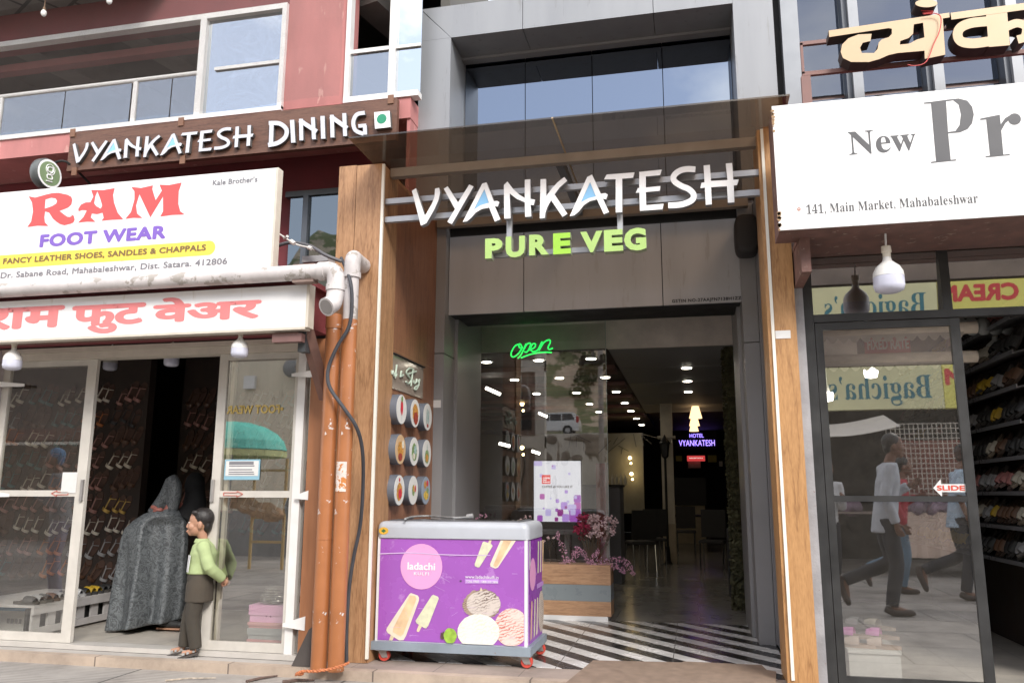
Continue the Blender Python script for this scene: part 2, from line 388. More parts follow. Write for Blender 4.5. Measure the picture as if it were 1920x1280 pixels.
# upper long window: frame, balustrade, panes
xs, xm = -3.97, -4.94
fr = MB(); fr.box(-12, xs, 6.955, 7.05, zt, zt+.06); fr.box(xs-.05, xs, 6.955, 7.05, zc, zt); fr.box(xm-.035, xm+.035, 6.955, 7.05, zc, zt)
fr.box(-12, xs, 6.95, 7.06, zc-.02, zc+.03)
wf = fr.build('window_frame', M_white, rb)
MB().box(xm+.035, xs-.05, 7.01, 7.018, zc+.03, zt).build('pane', M_skyglass, wf)
MB().box(xm+.15, xs-.05, 6.985, 7.005, 5.70, 5.735).build('glazing_bar', M_white, wf)
bl = MB().tube([(-12, 7.0, 5.70), (xm-.035, 7.0, 5.70)], .024, 10)
for px in (0, 250): x = P(px, 215, 7.0).x; bl.box(x-.025, x+.025, 6.985, 7.015, zc+.03, 5.69)
ba = bl.build('balustrade', M_white, rb)
for a, c in ((-9.0, P(-6, 200, 7).x), (P(6, 200, 7).x, P(119, 200, 7).x), (P(121, 200, 7).x, P(243, 200, 7).x), (P(256, 200, 7).x, P(318, 200, 7).x), (P(320, 200, 7).x, xm-.04)):
    MB().box(a, c, 7.0, 7.008, zc+.04, 5.675).build('glass_panel', M_rail, ba)
# right window by the grey frame
x0, x1, xmid = -3.29, -2.5, P(738, 90, 7).x
fr = MB(); fr.box(x0, x0+.045, 6.955, 7.05, zc, 6.75); fr.box(xmid-.03, xmid+.03, 6.955, 7.05, zc, 6.75); fr.box(x0, x1, 6.955, 7.05, 6.70, 6.75); fr.box(x0, x1, 6.95, 7.06, zc-.02, zc+.04)
fr.box(x0+.045, xmid-.03, 6.985, 7.005, 5.70, 5.74); fr.box(xmid+.03, x1, 6.985, 7.005, 5.70, 5.73)
wf2 = fr.build('side_window_frame', M_white, rb)
MB().box(xmid+.03, x1, 7.01, 7.018, zc+.04, 6.70).build('pane', M_skyglass, wf2)
MB().box(x0+.045, xmid-.03, 7.01, 7.018, zc+.04, 5.70).build('pane', M_rail, wf2)
# room behind the windows: dim ceiling with beams
M_room = mat('dim_room', (.10, .095, .085), .9, var=.15); M_beam = mat('room_beam', (.17, .155, .14), .9, var=.15)
rm = MB().box(-12, -2.4, 12, 12.1, 4.9, 7.4); rm.box(-12.1, -12, 7.3, 12, 4.9, 7.4); rm.box(-2.4, -2.3, 7.3, 12, 4.9, 7.4); rm.box(-12, -2.4, 7.3, 12, 7.3, 7.4); rm.box(-12, -2.4, 7.7, 12, 4.9, 4.95)
rm.build('room', M_room, rb)
bm = MB()
for i in range(6):
    x = -10.5+i*1.45; bm.bar((x, 7.3, 6.6), (x+1.2, 12, 6.55), .32, .3)
bm.build('ceiling_beam', M_beam, rb)
MB().box(-12, -3.9, 7.32, 7.44, 6.22, 6.31).build('red_beam', mat('dull_red', (.30, .10, .10), .8), rb)
bc = MB()
for i in range(7):
    x = -9.2+i*.8; bc.box(x, x+.4, 8.2, 8.6, 5.3, 5.36); bc.box(x, x+.4, 8.58, 8.62, 5.36, 5.62)
bc.build('chairs_inside', mat('white_plastic', (.6, .6, .6), .5), rb)
tag(rb.children[-1], kind='stuff')
# stone faced overhang
MB().box(-14, -5.4, 6.35, 7.0, 6.72, 7.6).build('stone_overhang', tile_mat('cladding', (.22, .21, .20), (.17, .165, .16), (.07, .07, .07), .5, .34, .02, rot=.5, rough=.9), rb)
# bird net in front of the upper floor
def netmat():
    m = bpy.data.materials.new('net_thread'); m.use_nodes = True; n = m.node_tree; n.nodes.clear()
    o = n.nodes.new('ShaderNodeOutputMaterial'); t = n.nodes.new('ShaderNodeBsdfTransparent'); d = n.nodes.new('ShaderNodeBsdfDiffuse'); d.inputs[0].default_value = (.16, .14, .13, 1)
    c = n.nodes.new('ShaderNodeTexCoord'); sx = n.nodes.new('ShaderNodeSeparateXYZ'); n.links.new(c.outputs['Object'], sx.inputs[0]); gs = []
    for ax in 'XZ':
        q = n.nodes.new('ShaderNodeMath'); q.operation = 'MULTIPLY'; q.inputs[1].default_value = 130; n.links.new(sx.outputs[ax], q.inputs[0])
        f = n.nodes.new('ShaderNodeMath'); f.operation = 'FRACT'; n.links.new(q.outputs[0], f.inputs[0])
        k = n.nodes.new('ShaderNodeMath'); k.operation = 'LESS_THAN'; k.inputs[1].default_value = .10; n.links.new(f.outputs[0], k.inputs[0]); gs.append(k)
    mxx = n.nodes.new('ShaderNodeMath'); mxx.operation = 'MAXIMUM'; n.links.new(gs[0].outputs[0], mxx.inputs[0]); n.links.new(gs[1].outputs[0], mxx.inputs[1])
    x = n.nodes.new('ShaderNodeMixShader'); n.links.new(mxx.outputs[0], x.inputs[0]); n.links.new(t.outputs[0], x.inputs[1]); n.links.new(d.outputs[0], x.inputs[2]); n.links.new(x.outputs[0], o.inputs[0]); return m
nm = MB()
for i in range(24):
    for j in range(8):
        f = lambda a, c: (-11.5+a*8.2/24, 6.90+.02*sin(a*1.3)+.015*sin(c*2+a), 5.2+c*2.3/8)
        nm.quad(f(i, j), f(i+1, j), f(i+1, j+1), f(i, j+1))
tag(nm.build('bird_net', netmat(), loc=(-7, 6.9, 5.2)), 'fine dark bird netting stretched over the upper windows of the red building', 'net')
for k, (px, py) in enumerate(((82, 25), (205, 2))):
    p = P(px, py, 6.6); t = thing('hanging_bulb', ['small bare bulb hanging under the stone overhang, nearer the corner', 'small bare bulb hanging above the long window, the higher one'][k], 'light bulb', p, 'bare bulbs under the overhang')
    MB().ball(p, (.03, .03, .04), 12, 8).build('globe', mat('bulb_glass', (.75, .75, .72), .15), t, smooth=True)
    MB().lathe([(.014, .035), (.016, .06), (.006, .075), (.003, .3)], p, 8).build('lamp_holder', mat('bulb_brown', (.2, .13, .08), .5), t)

# ---------------------------------------------------------------- grey building of the restaurant
M_acp = mat('grey_panel', (.27, .28, .295), .42, metal=.15, var=.09, scale=1.2, stretch=(3, 3, .35), bump=.06, bscale=2.5, spots=((.235, .24, .245), .60, 4))
M_acpd = mat('dark_grey_panel', (.27, .268, .272), .40, metal=.15, var=.06, scale=1.5)
M_black = mat('black_gap', (.015, .015, .015), .7, var=.1)
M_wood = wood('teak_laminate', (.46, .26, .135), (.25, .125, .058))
M_woodd = wood('shaded_teak_laminate', (.29, .135, .075), (.18, .078, .042))  # the teak again, darker: shade on the return is put into the colour
gb = thing('grey_building', 'grey panelled restaurant building with a deep frame around its upper window', 'building', (-.85, 7.2, FL))
ca, cb, cc, cdd = -2.585, -2.25, .52, .88
zb, ztop = 5.88, 6.24
MB().box(ca, cb-.002, 7.2, 7.85, 3.95, zb-.002).prism([(ca, 7.2, zb), (cb-.002, 7.2, zb), (ca, 7.2, ztop-.005)], (0, .65, 0)).build('frame_column', M_acp, gb)
MB().box(cc+.002, cdd, 7.2, 7.85, 3.95, ztop).build('frame_column', M_acp, gb)
bm = MB(); xj = P(980, 30, 7.2).x; xk = P(1224, 0, 7.2).x
bm.prism([(ca+.006, 7.2, ztop), (cb+.002, 7.2, zb), (xj-.003, 7.2, zb), (xj-.003, 7.2, ztop)], (0, .65, 0))
bm.box(xj+.003, xk-.003, 7.2, 7.85, zb, ztop); bm.box(xk+.003, cc, 7.2, 7.85, zb, ztop)
bm.build('frame_beam', M_acp, gb)
MB().box(cb, cc, 7.60, 7.70, zb-.03, zb-.002).build('frame_lip', M_acpd, gb)
MB().box(ca+.05, cdd-.05, 7.86, 7.95, 3.9, ztop+.3).build('wall', M_black, gb)
M_mir = glass('mirror_glass', .42, (.02, .02, .02), (.40, .47, .58), fres=.6, wob=.015)
xp = [cb, -1.59, -.88, -.16, cc]
for a, c in zip(xp[:-1], xp[1:]):
    MB().box(a+.004, c-.004, 7.74, 7.75, 3.95, zb-.003).build('window_pane', M_mir, gb)
# lower fascia in four panels, and the jambs of the entrance
zf0, zf1 = 3.01, 3.79
xf = [-2.26, P(982, 520, 7.3).x, P(1241, 500, 7.3).x, .56]
for a, c in zip(xf[:-1], xf[1:]):
    MB().box(a+.004, c-.004, 7.30, 7.33, zf0, zf1).build('fascia_panel', mat('fascia_bounce_grey', (.41, .42, .44), .42, metal=.1, var=.08, scale=1.2, stretch=(3, 3, .35), bump=.06, bscale=2.5, spots=((.36, .36, .37), .60, 4)), gb)  # panel grey lightened; light bounced off the ground is put into the colour
MB().box(-2.27, .57, 7.335, 7.9, zf0+.01, zf1+.1).build('fascia_box', M_black, gb)
MB().box(-2.40, .62, 7.25, 7.85, zf1+.102, 3.95).build('canopy_backing', mat('brown_strip', (.10, .07, .055), .6), gb)
for a, c, zz in ((-2.40, -2.262, 2.62), (.47, .60, 2.62)):
    MB().box(a, c, 7.2, 8.46, FL, zz-.004).box(a, c, 7.2, 8.46, zz+.004, zf1+.1).build('jamb', M_acpd, gb)
MB().box(-2.262, -2.23, 7.55, 8.46, FL, 3.18).build('inner_jamb', M_acpd, gb)
MB().box(.44, .47, 7.55, 8.46, FL, 3.18).build('inner_jamb', M_acpd, gb)
# teak pillars with a white light strip on the corner
M_strip = mat('strip_cover', (.80, .77, .68), .4, var=.03)
pl = MB().box(-2.575, -2.355, YF, 7.19, FL, 3.93).box(-2.73, -2.58, YF+.001, 7.19, FL, 3.935).build('pillar', M_wood, gb)
MB().box(-2.355, -2.335, YF-.012, YF+.01, FL+.03, 3.92).build('light_strip', M_strip, pl)
MB().box(-2.355, -2.340, YF+.012, 6.08, FL, 3.92).build('edge_board', M_wood, pl)
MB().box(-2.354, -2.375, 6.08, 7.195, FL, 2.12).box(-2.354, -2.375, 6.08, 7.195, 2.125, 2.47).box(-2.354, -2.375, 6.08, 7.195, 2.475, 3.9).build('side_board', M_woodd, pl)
pr = MB().box(.585, .73, YF, 6.45, FL, 3.95).box(.54, .583, YF+.002, 6.15, FL, 3.93).build('pillar', wood('honey_laminate', (.50, .275, .115), (.30, .145, .055)), gb)
MB().box(.563, .583, YF-.012, YF+.001, FL+.03, 3.93).build('light_strip', M_strip, pr)
MB().box(.615, .735, 6.46, 7.5, FL, 3.9).box(.605, .735, 7.2, 8.4, FL, 3.9).build('return_wall', M_acpd, gb)
# hall of the restaurant
M_ceilg = mat('hall_ceiling', (.30, .305, .31), .6, var=.1, scale=1)
M_ceild = mat('hall_ceiling_brown', (.055, .035, .03), .7, var=.2)
M_dark = mat('dark_wall', (.03, .028, .027), .7, var=.3)
hc = MB()
ys = [9.1, 10.62, 12.15, 13.7, 15.2, 16.7]
for a, c in zip(ys[:-1], ys[1:]): hc.box(-.91, .9, a+.012, c-.012, 2.95, 3.0)
hc.build('ceiling_panel', M_ceilg, gb)
MB().box(-5.4, 1.1, 7.95, 27, 3.42, 3.5).box(-5.4, 1.1, 16.75, 27, 3.05, 3.1).build('ceiling', M_ceild, gb)
MB().box(-5.4, -.915, 9.1, 20.5, 2.96, 3.0).box(-.93, -.915, 9.1, 20.5, 2.96, 3.3).build('low_ceiling', M_ceild, gb)
MB().box(-.91, .9, 9.08, 9.11, 2.94, 3.42).box(-5.4, -.91, 9.08, 9.11, 2.95, 3.42).build('bulkhead', mat('bulkhead_cream', (.80, .73, .66), .6), gb)
cf = MB()
for y in (10.3, 11.9, 13.5, 15.1, 16.8): cf.box(-5.4, -.95, y, y+.5, 2.90, 2.958)
cf.build('ceiling_batten', mat('rust_brown', (.13, .045, .035), .6), gb)
MB().box(-5.5, -5.4, 8.05, 27, FL, 3.4).box(1.1, 1.2, 8.05, 27, FL, 3.4).box(-5.4, 1.1, 26.9, 27, FL, 3.4).build('hall_wall', M_dark, gb)
MB().box(-5.4, -2.40, 7.95, 8.04, FL, 3.4).build('front_wall', M_black, gb); MB().box(.60, 1.1, 7.95, 8.04, FL, 3.4).build('front_wall', M_black, gb)
# patterned screen, column with a dado, reception wall
sc = P(1140, 812, 18.5), P(1207, 900, 18.5)
scr = MB().box(sc[0].x-3.0, sc[1].x, 18.5, 18.6, .9, sc[0].z).build('patterned_screen', mat('screen_beige', (.30, .28, .22), .5, var=.1), gb)
ln = MB(); 
for i in range(13):
    a = Vector((sc[0].x-.9+i*.17, 18.49, 2.2+.35*random.random())); bq = a+Vector((random.uniform(-.45, .45), 0, random.uniform(.12, .35)))
    bq.z = min(bq.z, sc[0].z-.02); bq.x = min(bq.x, sc[1].x-.02); ln.bar(a, bq, .012, .018)
ln.build('screen_line', mat('screen_dark', (.13, .12, .10), .5), scr)
cA, cB = P(1239, 830, 15.0).x, P(1261, 830, 15.0).x
MB().box(cA, cB, 15, 15.3, FL, 2.95).box(cA-.06, cB+.05, 14.95, 15.35, 2.32, 2.36).build('column', mat('column_cream', (.62, .55, .44), .5), gb)
MB().box(cA-.01, cB+.01, 14.98, 15.32, FL, .80).build('column_dado', mat('column_dado', (.48, .39, .27), .4), gb)
# moss panel beside the door
mo = MB().box(.39, .66, 9.2, 9.4, FL+.02, 2.94)
for i in range(5200):
    z = random.uniform(FL, 2.93); s_ = random.uniform(.012, .030); e = random.uniform(0, .04)
    q = Vector((random.uniform(.38, .66), 9.2-e, z)) if i % 4 else Vector((.39-e, random.uniform(9.18, 9.4), z))
    a = Vector((random.uniform(-1, 1), random.uniform(-1, 1), random.uniform(-1, 1))).normalized()*s_; c = a.orthogonal().normalized()*s_*.6
    mo.add([q-a, q+c, q+a, q-c], [(0, 1, 2, 3)])
tag(mo.build('moss_panel', mat('moss', (.12, .115, .06), .9, var=.5, scale=14), loc=(.52, 9.3, FL)), 'dark green brown moss covered panel beside the open restaurant doorway', 'plant panel')

q = PZ(1377, 1119, FL); tag(MB().lathe([(0, 0), (.05, 0), (.06, .02), (.06, .78), (.055, .80), (.05, .78), (0, .70)], (q.x, q.y, FL), 20).build('umbrella_stand', mat('stand_dark', (.06, .06, .062), .4, var=.2), loc=(q.x, q.y, FL), auto=40), 'tall dark round bin on the hall floor beside the moss covered panel', 'bin')

# ---------------------------------------------------------------- glass building over the right shop
rg = thing('glass_building', 'glass fronted building with pale vertical fins above the right shop', 'building', (2.5, 7.4, .05))
M_cw = glass('curtain_glass', .34, (.20, .22, .25), (.26, .29, .35), fres=.7, wob=.03)
M_fin = mat('pale_fin', (.27, .285, .305), .4, metal=.2, var=.06)
MB().box(.885, .95, 7.35, 7.6, 3.6, 7.0).build('gap', M_black, rg)
MB().box(.95, 1.10, 7.22, 7.45, 3.6, 7.0).build('edge_fin', M_fin, rg)
fx = [P(px, 150, 7.4).x for px in (1603, 1752, 1899)]
for x in fx:
    MB().box(x-.045, x+.04, 7.25, 7.47, 3.6, 7.0).build('fin', M_fin, rg)
    MB().box(x-.09, x-.047, 7.30, 7.47, 3.6, 7.0).build('fin_dark_side', M_dkal, rg)  # dark aluminium strip along the left of each fin
px_ = [1.10]+[x for f in fx for x in (f-.095, f+.045)]+[4.6]
for a, c in zip(px_[::2], px_[1::2]):
    for z0, z1 in ((3.6, 4.93), (4.97, 6.12), (6.17, 7.0)):
        MB().box(a, c, 7.44, 7.45, z0, z1).build('window_pane', M_cw, rg)
MB().box(1.1, 4.6, 7.46, 7.5, 4.93, 4.97).box(1.1, 4.6, 7.40, 7.5, 6.12, 6.17).build('transom', mat('brown_metal', (.20, .12, .10), .5), rg)
MB().box(.9, 5, 9.2, 9.3, 3.3, 7.0).box(.9, 5, 7.5, 9.2, 3.5, 3.6).box(.9, 5, 7.5, 9.2, 6.6, 6.7).build('room', mat('grey_room', (.16, .16, .17), .9), rg)
MB().box(.74, 5, 6.0, 7.6, 3.32, 3.58).build('slab', M_mar, rg)

# ================================================================ SIGNS
def letters(parent, glyphs, Y, depth, mats, name='letter'):   # solid glyphs, each a part; face = material 0, sides = 1
    r = []
    for gset in glyphs:
        b = MB()
        for i, vf in enumerate(gset if isinstance(gset, list) else [gset]):
            k = len(b.f); b.put2d(vf, Y+.0006*i, depth); z = [v[2] for v in vf[0]]
            for q, f in enumerate(vf[1]): b.m[k+q] = 0 if all(z[a] > .5 for a in f) else 1
        r.append(b.build(name, mats, parent))
    return r
def flat(parent, name, vfs, Y, m):                           # printed shapes 1.5 mm proud of their panel
    b = MB()
    for i, vf in enumerate(vfs if isinstance(vfs, list) else [vfs]): b.add([(x, Y-.0015-.0003*i-.0001*t, z) for x, z, t in vf[0]], vf[1])
    return b.build(name, m, parent)
def ink(name, c=(.02, .02, .02), rough=.5): return mat('ink_'+name, c, rough, var=.04, scale=8)
SERIF = lambda s: ''.join(chr(0x1D400+ord(c)-65) if 'A' <= c <= 'Z' else chr(0x1D41A+ord(c)-97) if 'a' <= c <= 'z' else chr(0x1D7CE+ord(c)-48) if c.isdigit() else c for c in s)

M_signw = mat('sign_white', (.78, .78, .78), .35, var=.03, scale=1.2, stretch=(3, 3, .5), spots=((.70, .68, .65), .62, 3), bump=.15, bscale=3)
M_rust = mat('rust_steel', (.16, .085, .07), .75, var=.3, scale=9, bump=.3, spots=((.28, .2, .16), .62, 14))
# ---- big white shop sign
Y = 5.30; xr = P(513, 400, Y).x; z1 = P(515, 315, Y).z; z0 = P(510, 500, Y).z-.06
t = thing('shop_sign', 'large white sign with big red letters and a yellow band above the white pipe', 'sign', (-4.5, Y, z0))
MB().box(-9, xr, Y, Y+.07, z0, z1).build('panel', M_signw, t)
o1, k1 = (0, 330), 3.6226
RAM = [[[(195, 138), (240, 147), (320, 125), (360, 116), (400, 115), (460, 128), (486, 143), (492, 165), (485, 195), (465, 214), (440, 225), (405, 238), (440, 265), (458, 277), (474, 279), (488, 272), (485, 260), (502, 272), (508, 296), (500, 315), (480, 325), (440, 335), (410, 328), (385, 312), (360, 290), (335, 250), (308, 240), (302, 280), (306, 315), (330, 340), (255, 338), (185, 348), (212, 310), (225, 240), (218, 180)],
        [(310, 160), (350, 148), (378, 153), (388, 168), (383, 187), (355, 205), (305, 222)]],
       [[(620, 95), (700, 97), (780, 83), (769, 130), (775, 180), (800, 250), (838, 295), (760, 298), (690, 305), (705, 285), (697, 250), (660, 260), (625, 255), (618, 282), (650, 312), (590, 311), (530, 318), (568, 278), (590, 235), (560, 232), (535, 240), (532, 225), (550, 195), (582, 180), (615, 178), (635, 140)],
        [(662, 105), (680, 150), (695, 200), (685, 222), (655, 206), (640, 185), (648, 140)]],
       [[(892, 75), (960, 82), (1040, 64), (1035, 90), (1058, 165), (1100, 100), (1083, 60), (1150, 62), (1235, 45), (1215, 105), (1212, 190), (1225, 240), (1255, 262), (1170, 265), (1088, 277), (1108, 240), (1108, 140), (1022, 282), (948, 125), (925, 200), (932, 255), (968, 286), (905, 285), (852, 292), (890, 245), (914, 160), (914, 105)]]]
for gl in RAM: flat(t, 'letter', fill2d([trace(q, o1, k1, Y) for q in gl], False), Y, ink('red', (.80, .085, .085)))
flat(t, 'lettering', pfit(text2d('FOOT WEAR', .05, spacing=1.08), Y, 75, 311, 440, 464.5), Y, ink('violet', (.20, .11, .48)))
zA, zB = P(395, 451, Y).z, P(395, 478, Y).z; xe = P(404, 464, Y).x; rr = (zA-zB)/2
pill = [(-9, zB), (xe-rr, zB)]+[(xe-rr+rr*sin(a*pi/10), (zA+zB)/2-rr*cos(a*pi/10)) for a in range(1, 10)]+[(xe-rr, zA), (-9, zA)]
flat(t, 'yellow_band', fill2d([pill], False), Y, ink('yellow', (.85, .68, .09)))
flat(t, 'lettering', pfit(text2d('FANCY LEATHER SHOES, SANDLES & CHAPPALS', .04, spacing=1.06), Y-.002, 6, 386, 484.5, 497), Y-.002, ink('brown', (.20, .13, .05)))
flat(t, 'lettering', pfit(text2d('Dr. Sabane Road, Mahabaleshwar, Dist. Satara. 412806', .026, spacing=1.05), Y, 1.5, 426, 511, 524), Y, ink('grey', (.20, .20, .22)))
flat(t, 'lettering', pfit(text2d('Kale Brother\u2019s', .028, spacing=1.05), Y, 399, 483, 338, 348.5), Y, ink('grey', (.20, .20, .22)))
MB().box(-9, xr+.004, Y-.004, Y+.07, z0-.03, z0-.001).box(xr+.001, xr+.02, Y-.003, Y+.072, z0, z1).build('frame', M_cream, t)
# ---- narrow white sign with red letters
Y = 5.16; xr2 = P(577, 573, Y).x; z1 = P(578, 533, Y).z; z0 = P(575, 612, Y).z
t = thing('narrow_sign', 'long narrow white sign with faded red lettering below the white pipe', 'sign', (-4.5, Y, z0))
MB().box(-9, xr2-.012, Y, Y+.08, z0, z1).build('panel', M_signw, t)
MB().box(xr2-.0115, xr2+.01, Y-.004, Y+.085, z0-.004, z1+.003).box(-9, xr2-.012, Y-.003, Y+.08, z0-.018, z0-.001).build('frame', M_cream, t)
M_fred = ink('faded_red', (.72, .22, .22))
for tx, x0_, x1_, a_, c_ in (('\u0930\u093e\u092e', -110, 436, 905, 1052), ('\u092b\u0941\u091f', 484, 986, 884, 1078), ('\u0935\u0947\u0905\u0930', 1040, 1776, 832, 1000)):
    flat(t, 'lettering', pfit(text2d(tx, .042), Y, o1[0]+x0_/k1, o1[0]+x1_/k1, o1[1]+a_/k1, o1[1]+c_/k1), Y, M_fred)
# ---- wooden board with silver letters
Yb = 6.88; BL, BR = P(128, 290, Yb).x, P(744, 219, Yb).x; zt_, zb_ = P(430, 218, Yb).z, P(430, 292, Yb).z
t = thing('dining_sign', 'brown wooden sign board with raised silver letters and a green dot square', 'sign', ((BL+BR)/2, Yb, zb_))
MB().box(BL, BR, Yb, Yb+.06, zb_, zt_).build('board', wood('sign_wood', (.165, .082, .055), (.085, .040, .027), 'X', 1.2, .6), t)
for px, py in ((137, 250), (340, 229), (733, 187), (140, 322), (343, 300)):
    q = P(px, py, Yb); MB().box(q.x-.03, q.x+.03, Yb-.012, Yb-.001, q.z-.045, q.z+.045).build('clip', mat('clip_brown', (.20, .10, .06), .6), t)
cA, sA = (750, 290), 5.4857
cB = (1080, 290)
Ym = 5.70
GV = [[[(122, 372), (165, 345), (252, 620), (262, 620), (330, 500), (355, 430), (360, 350), (403, 340), (413, 390), (395, 470), (355, 560), (270, 705), (215, 730)]],
      [[(450, 352), (490, 325), (597, 490), (712, 308), (757, 328), (533, 715), (487, 690), (565, 560)]],
      [[(845, 298), (890, 285), (965, 478), (1000, 475), (1022, 488), (1005, 535), (975, 530), (1032, 665), (975, 688), (917, 545), (840, 560), (780, 595), (730, 650), (690, 685), (645, 692)], [(868, 355), (915, 495), (830, 520), (760, 565)]],
      [[(1068, 312), (1105, 277), (1165, 355), (1225, 410), (1283, 445), (1283, 258), (1340, 253), (1342, 455), (1390, 463), (1375, 520), (1343, 516), (1350, 635), (1287, 640), (1283, 490), (1200, 455), (1128, 400), (1137, 655), (1072, 658)]],
      [[(1445, 253), (1503, 250), (1505, 425), (1560, 350), (1620, 285), (1690, 230), (1720, 268), (1640, 340), (1590, 408), (1722, 608), (1672, 640), (1555, 470), (1515, 540), (1495, 600), (1490, 650), (1437, 657)]],
      [[(115, 230), (165, 205), (255, 402), (300, 395), (327, 410), (310, 460), (278, 455), (340, 590), (287, 612), (215, 460), (140, 480), (80, 520), (30, 585), (-20, 625), (-65, 632)], [(145, 283), (205, 430), (130, 448), (50, 490)]],
      [[(288, 255), (315, 205), (602, 183), (588, 238), (475, 248), (475, 590), (408, 595), (408, 253)]],
      [[(650, 178), (883, 155), (865, 212), (718, 225), (718, 338), (868, 323), (862, 372), (718, 385), (722, 520), (902, 505), (888, 562), (657, 578), (652, 390), (615, 393), (635, 345), (650, 343)]],
      [stroke([(1228, 152), (1150, 148), (1070, 165), (1008, 215), (1010, 270), (1080, 320), (1160, 355), (1210, 410), (1195, 465), (1120, 503), (1040, 518), (948, 522)], 60, 4)],
      [[(1312, 112), (1377, 105), (1388, 270), (1558, 262), (1540, 92), (1606, 86), (1618, 258), (1675, 255), (1655, 315), (1622, 318), (1630, 490), (1563, 495), (1553, 325), (1390, 335), (1397, 510), (1335, 517), (1325, 340), (1278, 345), (1290, 290), (1322, 285)]]]
offs = [cA]*5+[cB]*5
GW = [[trace(q, of, sA, Ym) for q in gl] for gl, of in zip(GV, offs)]
xs_ = [p[0] for gl in GW for q in gl for p in q]; gx0, gx1 = min(xs_), max(xs_); gz0 = P(1330, 384, Ym).z
Yl = 6.835
nx0, nx1 = P(134, 290, Yl).x, P(475, 258, Yl).x; nzb = P(386, 282, Yl).z; kz = (P(135, 274, Yl).z-P(152, 309, Yl).z)/(P(772, 356, Ym).z-P(792, 423, Ym).z)
mapb = lambda p: (nx0+(p[0]-gx0)/(gx1-gx0)*(nx1-nx0), nzb+(p[1]-gz0)*kz)
M_silver = mat('silver_letter', (.62, .62, .64), .3, metal=.3, var=.05); M_sdark = mat('letter_side', (.10, .095, .09), .5)
M_blue = ink('blue', (.26, .55, .85), .35); M_lw = mat('letter_white', (.88, .88, .88), .3, var=.02)
gl_b = [[fill2d([[mapb(p) for p in q] for q in gl])] for gl in GW]
DN = [[([(1516, 690), (1512, 808)], 24, 0), ([(1500, 688), (1560, 690), (1598, 722), (1592, 765), (1550, 798), (1496, 810)], 24, 4)], [([(1630, 670), (1637, 797)], 24, 0)],
      [([(1680, 664), (1682, 784)], 22, 0), ([(1672, 672), (1768, 735)], 24, 0), ([(1746, 655), (1752, 778)], 22, 0)], [([(1800, 648), (1804, 775)], 24, 0)],
      [([(1852, 642), (1856, 768)], 22, 0), ([(1845, 650), (1938, 716)], 24, 0), ([(1921, 632), (1926, 760)], 22, 0)],
      [([(2036, 630), (1992, 640), (1972, 680), (1984, 728), (2030, 748)], 22, 4), ([(2038, 752), (2036, 700)], 22, 0), ([(2000, 704), (2044, 700)], 20, 0)]]
gl_b += [[fill2d([trace(stroke(p, wd, k), (0, 0), 2.977, Yl)]) for p, wd, k in ss] for ss in DN]
letters(t, gl_b, Yl+.04, .04, [M_silver, M_sdark])
for i in (2, 5): flat(t, 'blue_insert', fill2d([[mapb(p) for p in GW[i][1]]], False), Yl+.004, M_blue)
sq = [(185, 630), (272, 622), (277, 712), (190, 722)]
letters(t, [fill2d([trace(sq, (640, 0), 2.977, Yl)])], Yl+.04, .05, [M_lw, M_sdark], 'square_plate')
qc = P(640+228/2.977, 667/2.977, Yl); flat(t, 'green_dot', fill2d([ell(qc.x, qc.z, .05, .05)], False), Yl-.012, ink('green', (.02, .26, .14)))
# ---- raised white letters on rails over the entrance
t = thing('main_sign', 'raised white and green letters with blue inserts on steel rails under the canopy', 'sign', (-.9, Ym, 3.1))
letters(t, [[fill2d(gl)] for gl in GW], Ym+.055, .055, [M_lw, mat('letter_return', (.26, .26, .27), .4, metal=.3)])
for i in (2, 5): flat(t, 'blue_insert', fill2d([GW[i][1]], False), Ym+.006, M_blue)
M_rail_s = mat('rail_steel', (.42, .43, .45), .35, metal=.5, var=.08)
z_a, z_b, z_c = P(740, 378, 5.81).z, P(740, 412, 5.81).z, P(1000, 470, 5.81).z
for z in (z_a, z_b): MB().box(-2.335, .56, 5.79, 5.83, z-.022, z+.022).build('rail', M_rail_s, t)
xa, xb = P(956, 430, 5.81).x, P(1163, 420, 5.81).x
MB().box(xa-.02, xa+.02, 5.785, 5.825, z_c, z_b-.023).box(xb-.02, xb+.02, 5.785, 5.825, z_c, z_b-.023).build('hanger', M_rail_s, t)
MB().box(P(912, 470, 5.81).x, P(1205, 450, 5.81).x, 5.795, 5.83, z_c-.04, z_c).build('lower_rail', M_rail_s, t)
M_lime = mat('lime_face', (.38, .56, .17), .35, var=.05); M_lime2 = mat('bright_lime_face', (.32, .60, .06), .35, var=.05)
for ch, a, c, yt, yb in (('P', 909.5, 942, 447.7, 485), ('U', 948, 984, 444, 483.5), ('R', 992, 1029, 440.5, 479), ('E', 1037, 1070, 437.8, 477), ('V', 1088, 1130, 435, 474), ('E', 1132.5, 1168, 431.6, 472), ('G', 1170, 1211.5, 428.6, 471)):
    letters(t, [pfit(text2d(ch, .055, True), Ym, a, c, yt, yb)], Ym+.075, .075, [M_lime2 if a == 1037 else M_lime, mat('lime_side', (.34, .38, .27), .5)], 'green_letter')
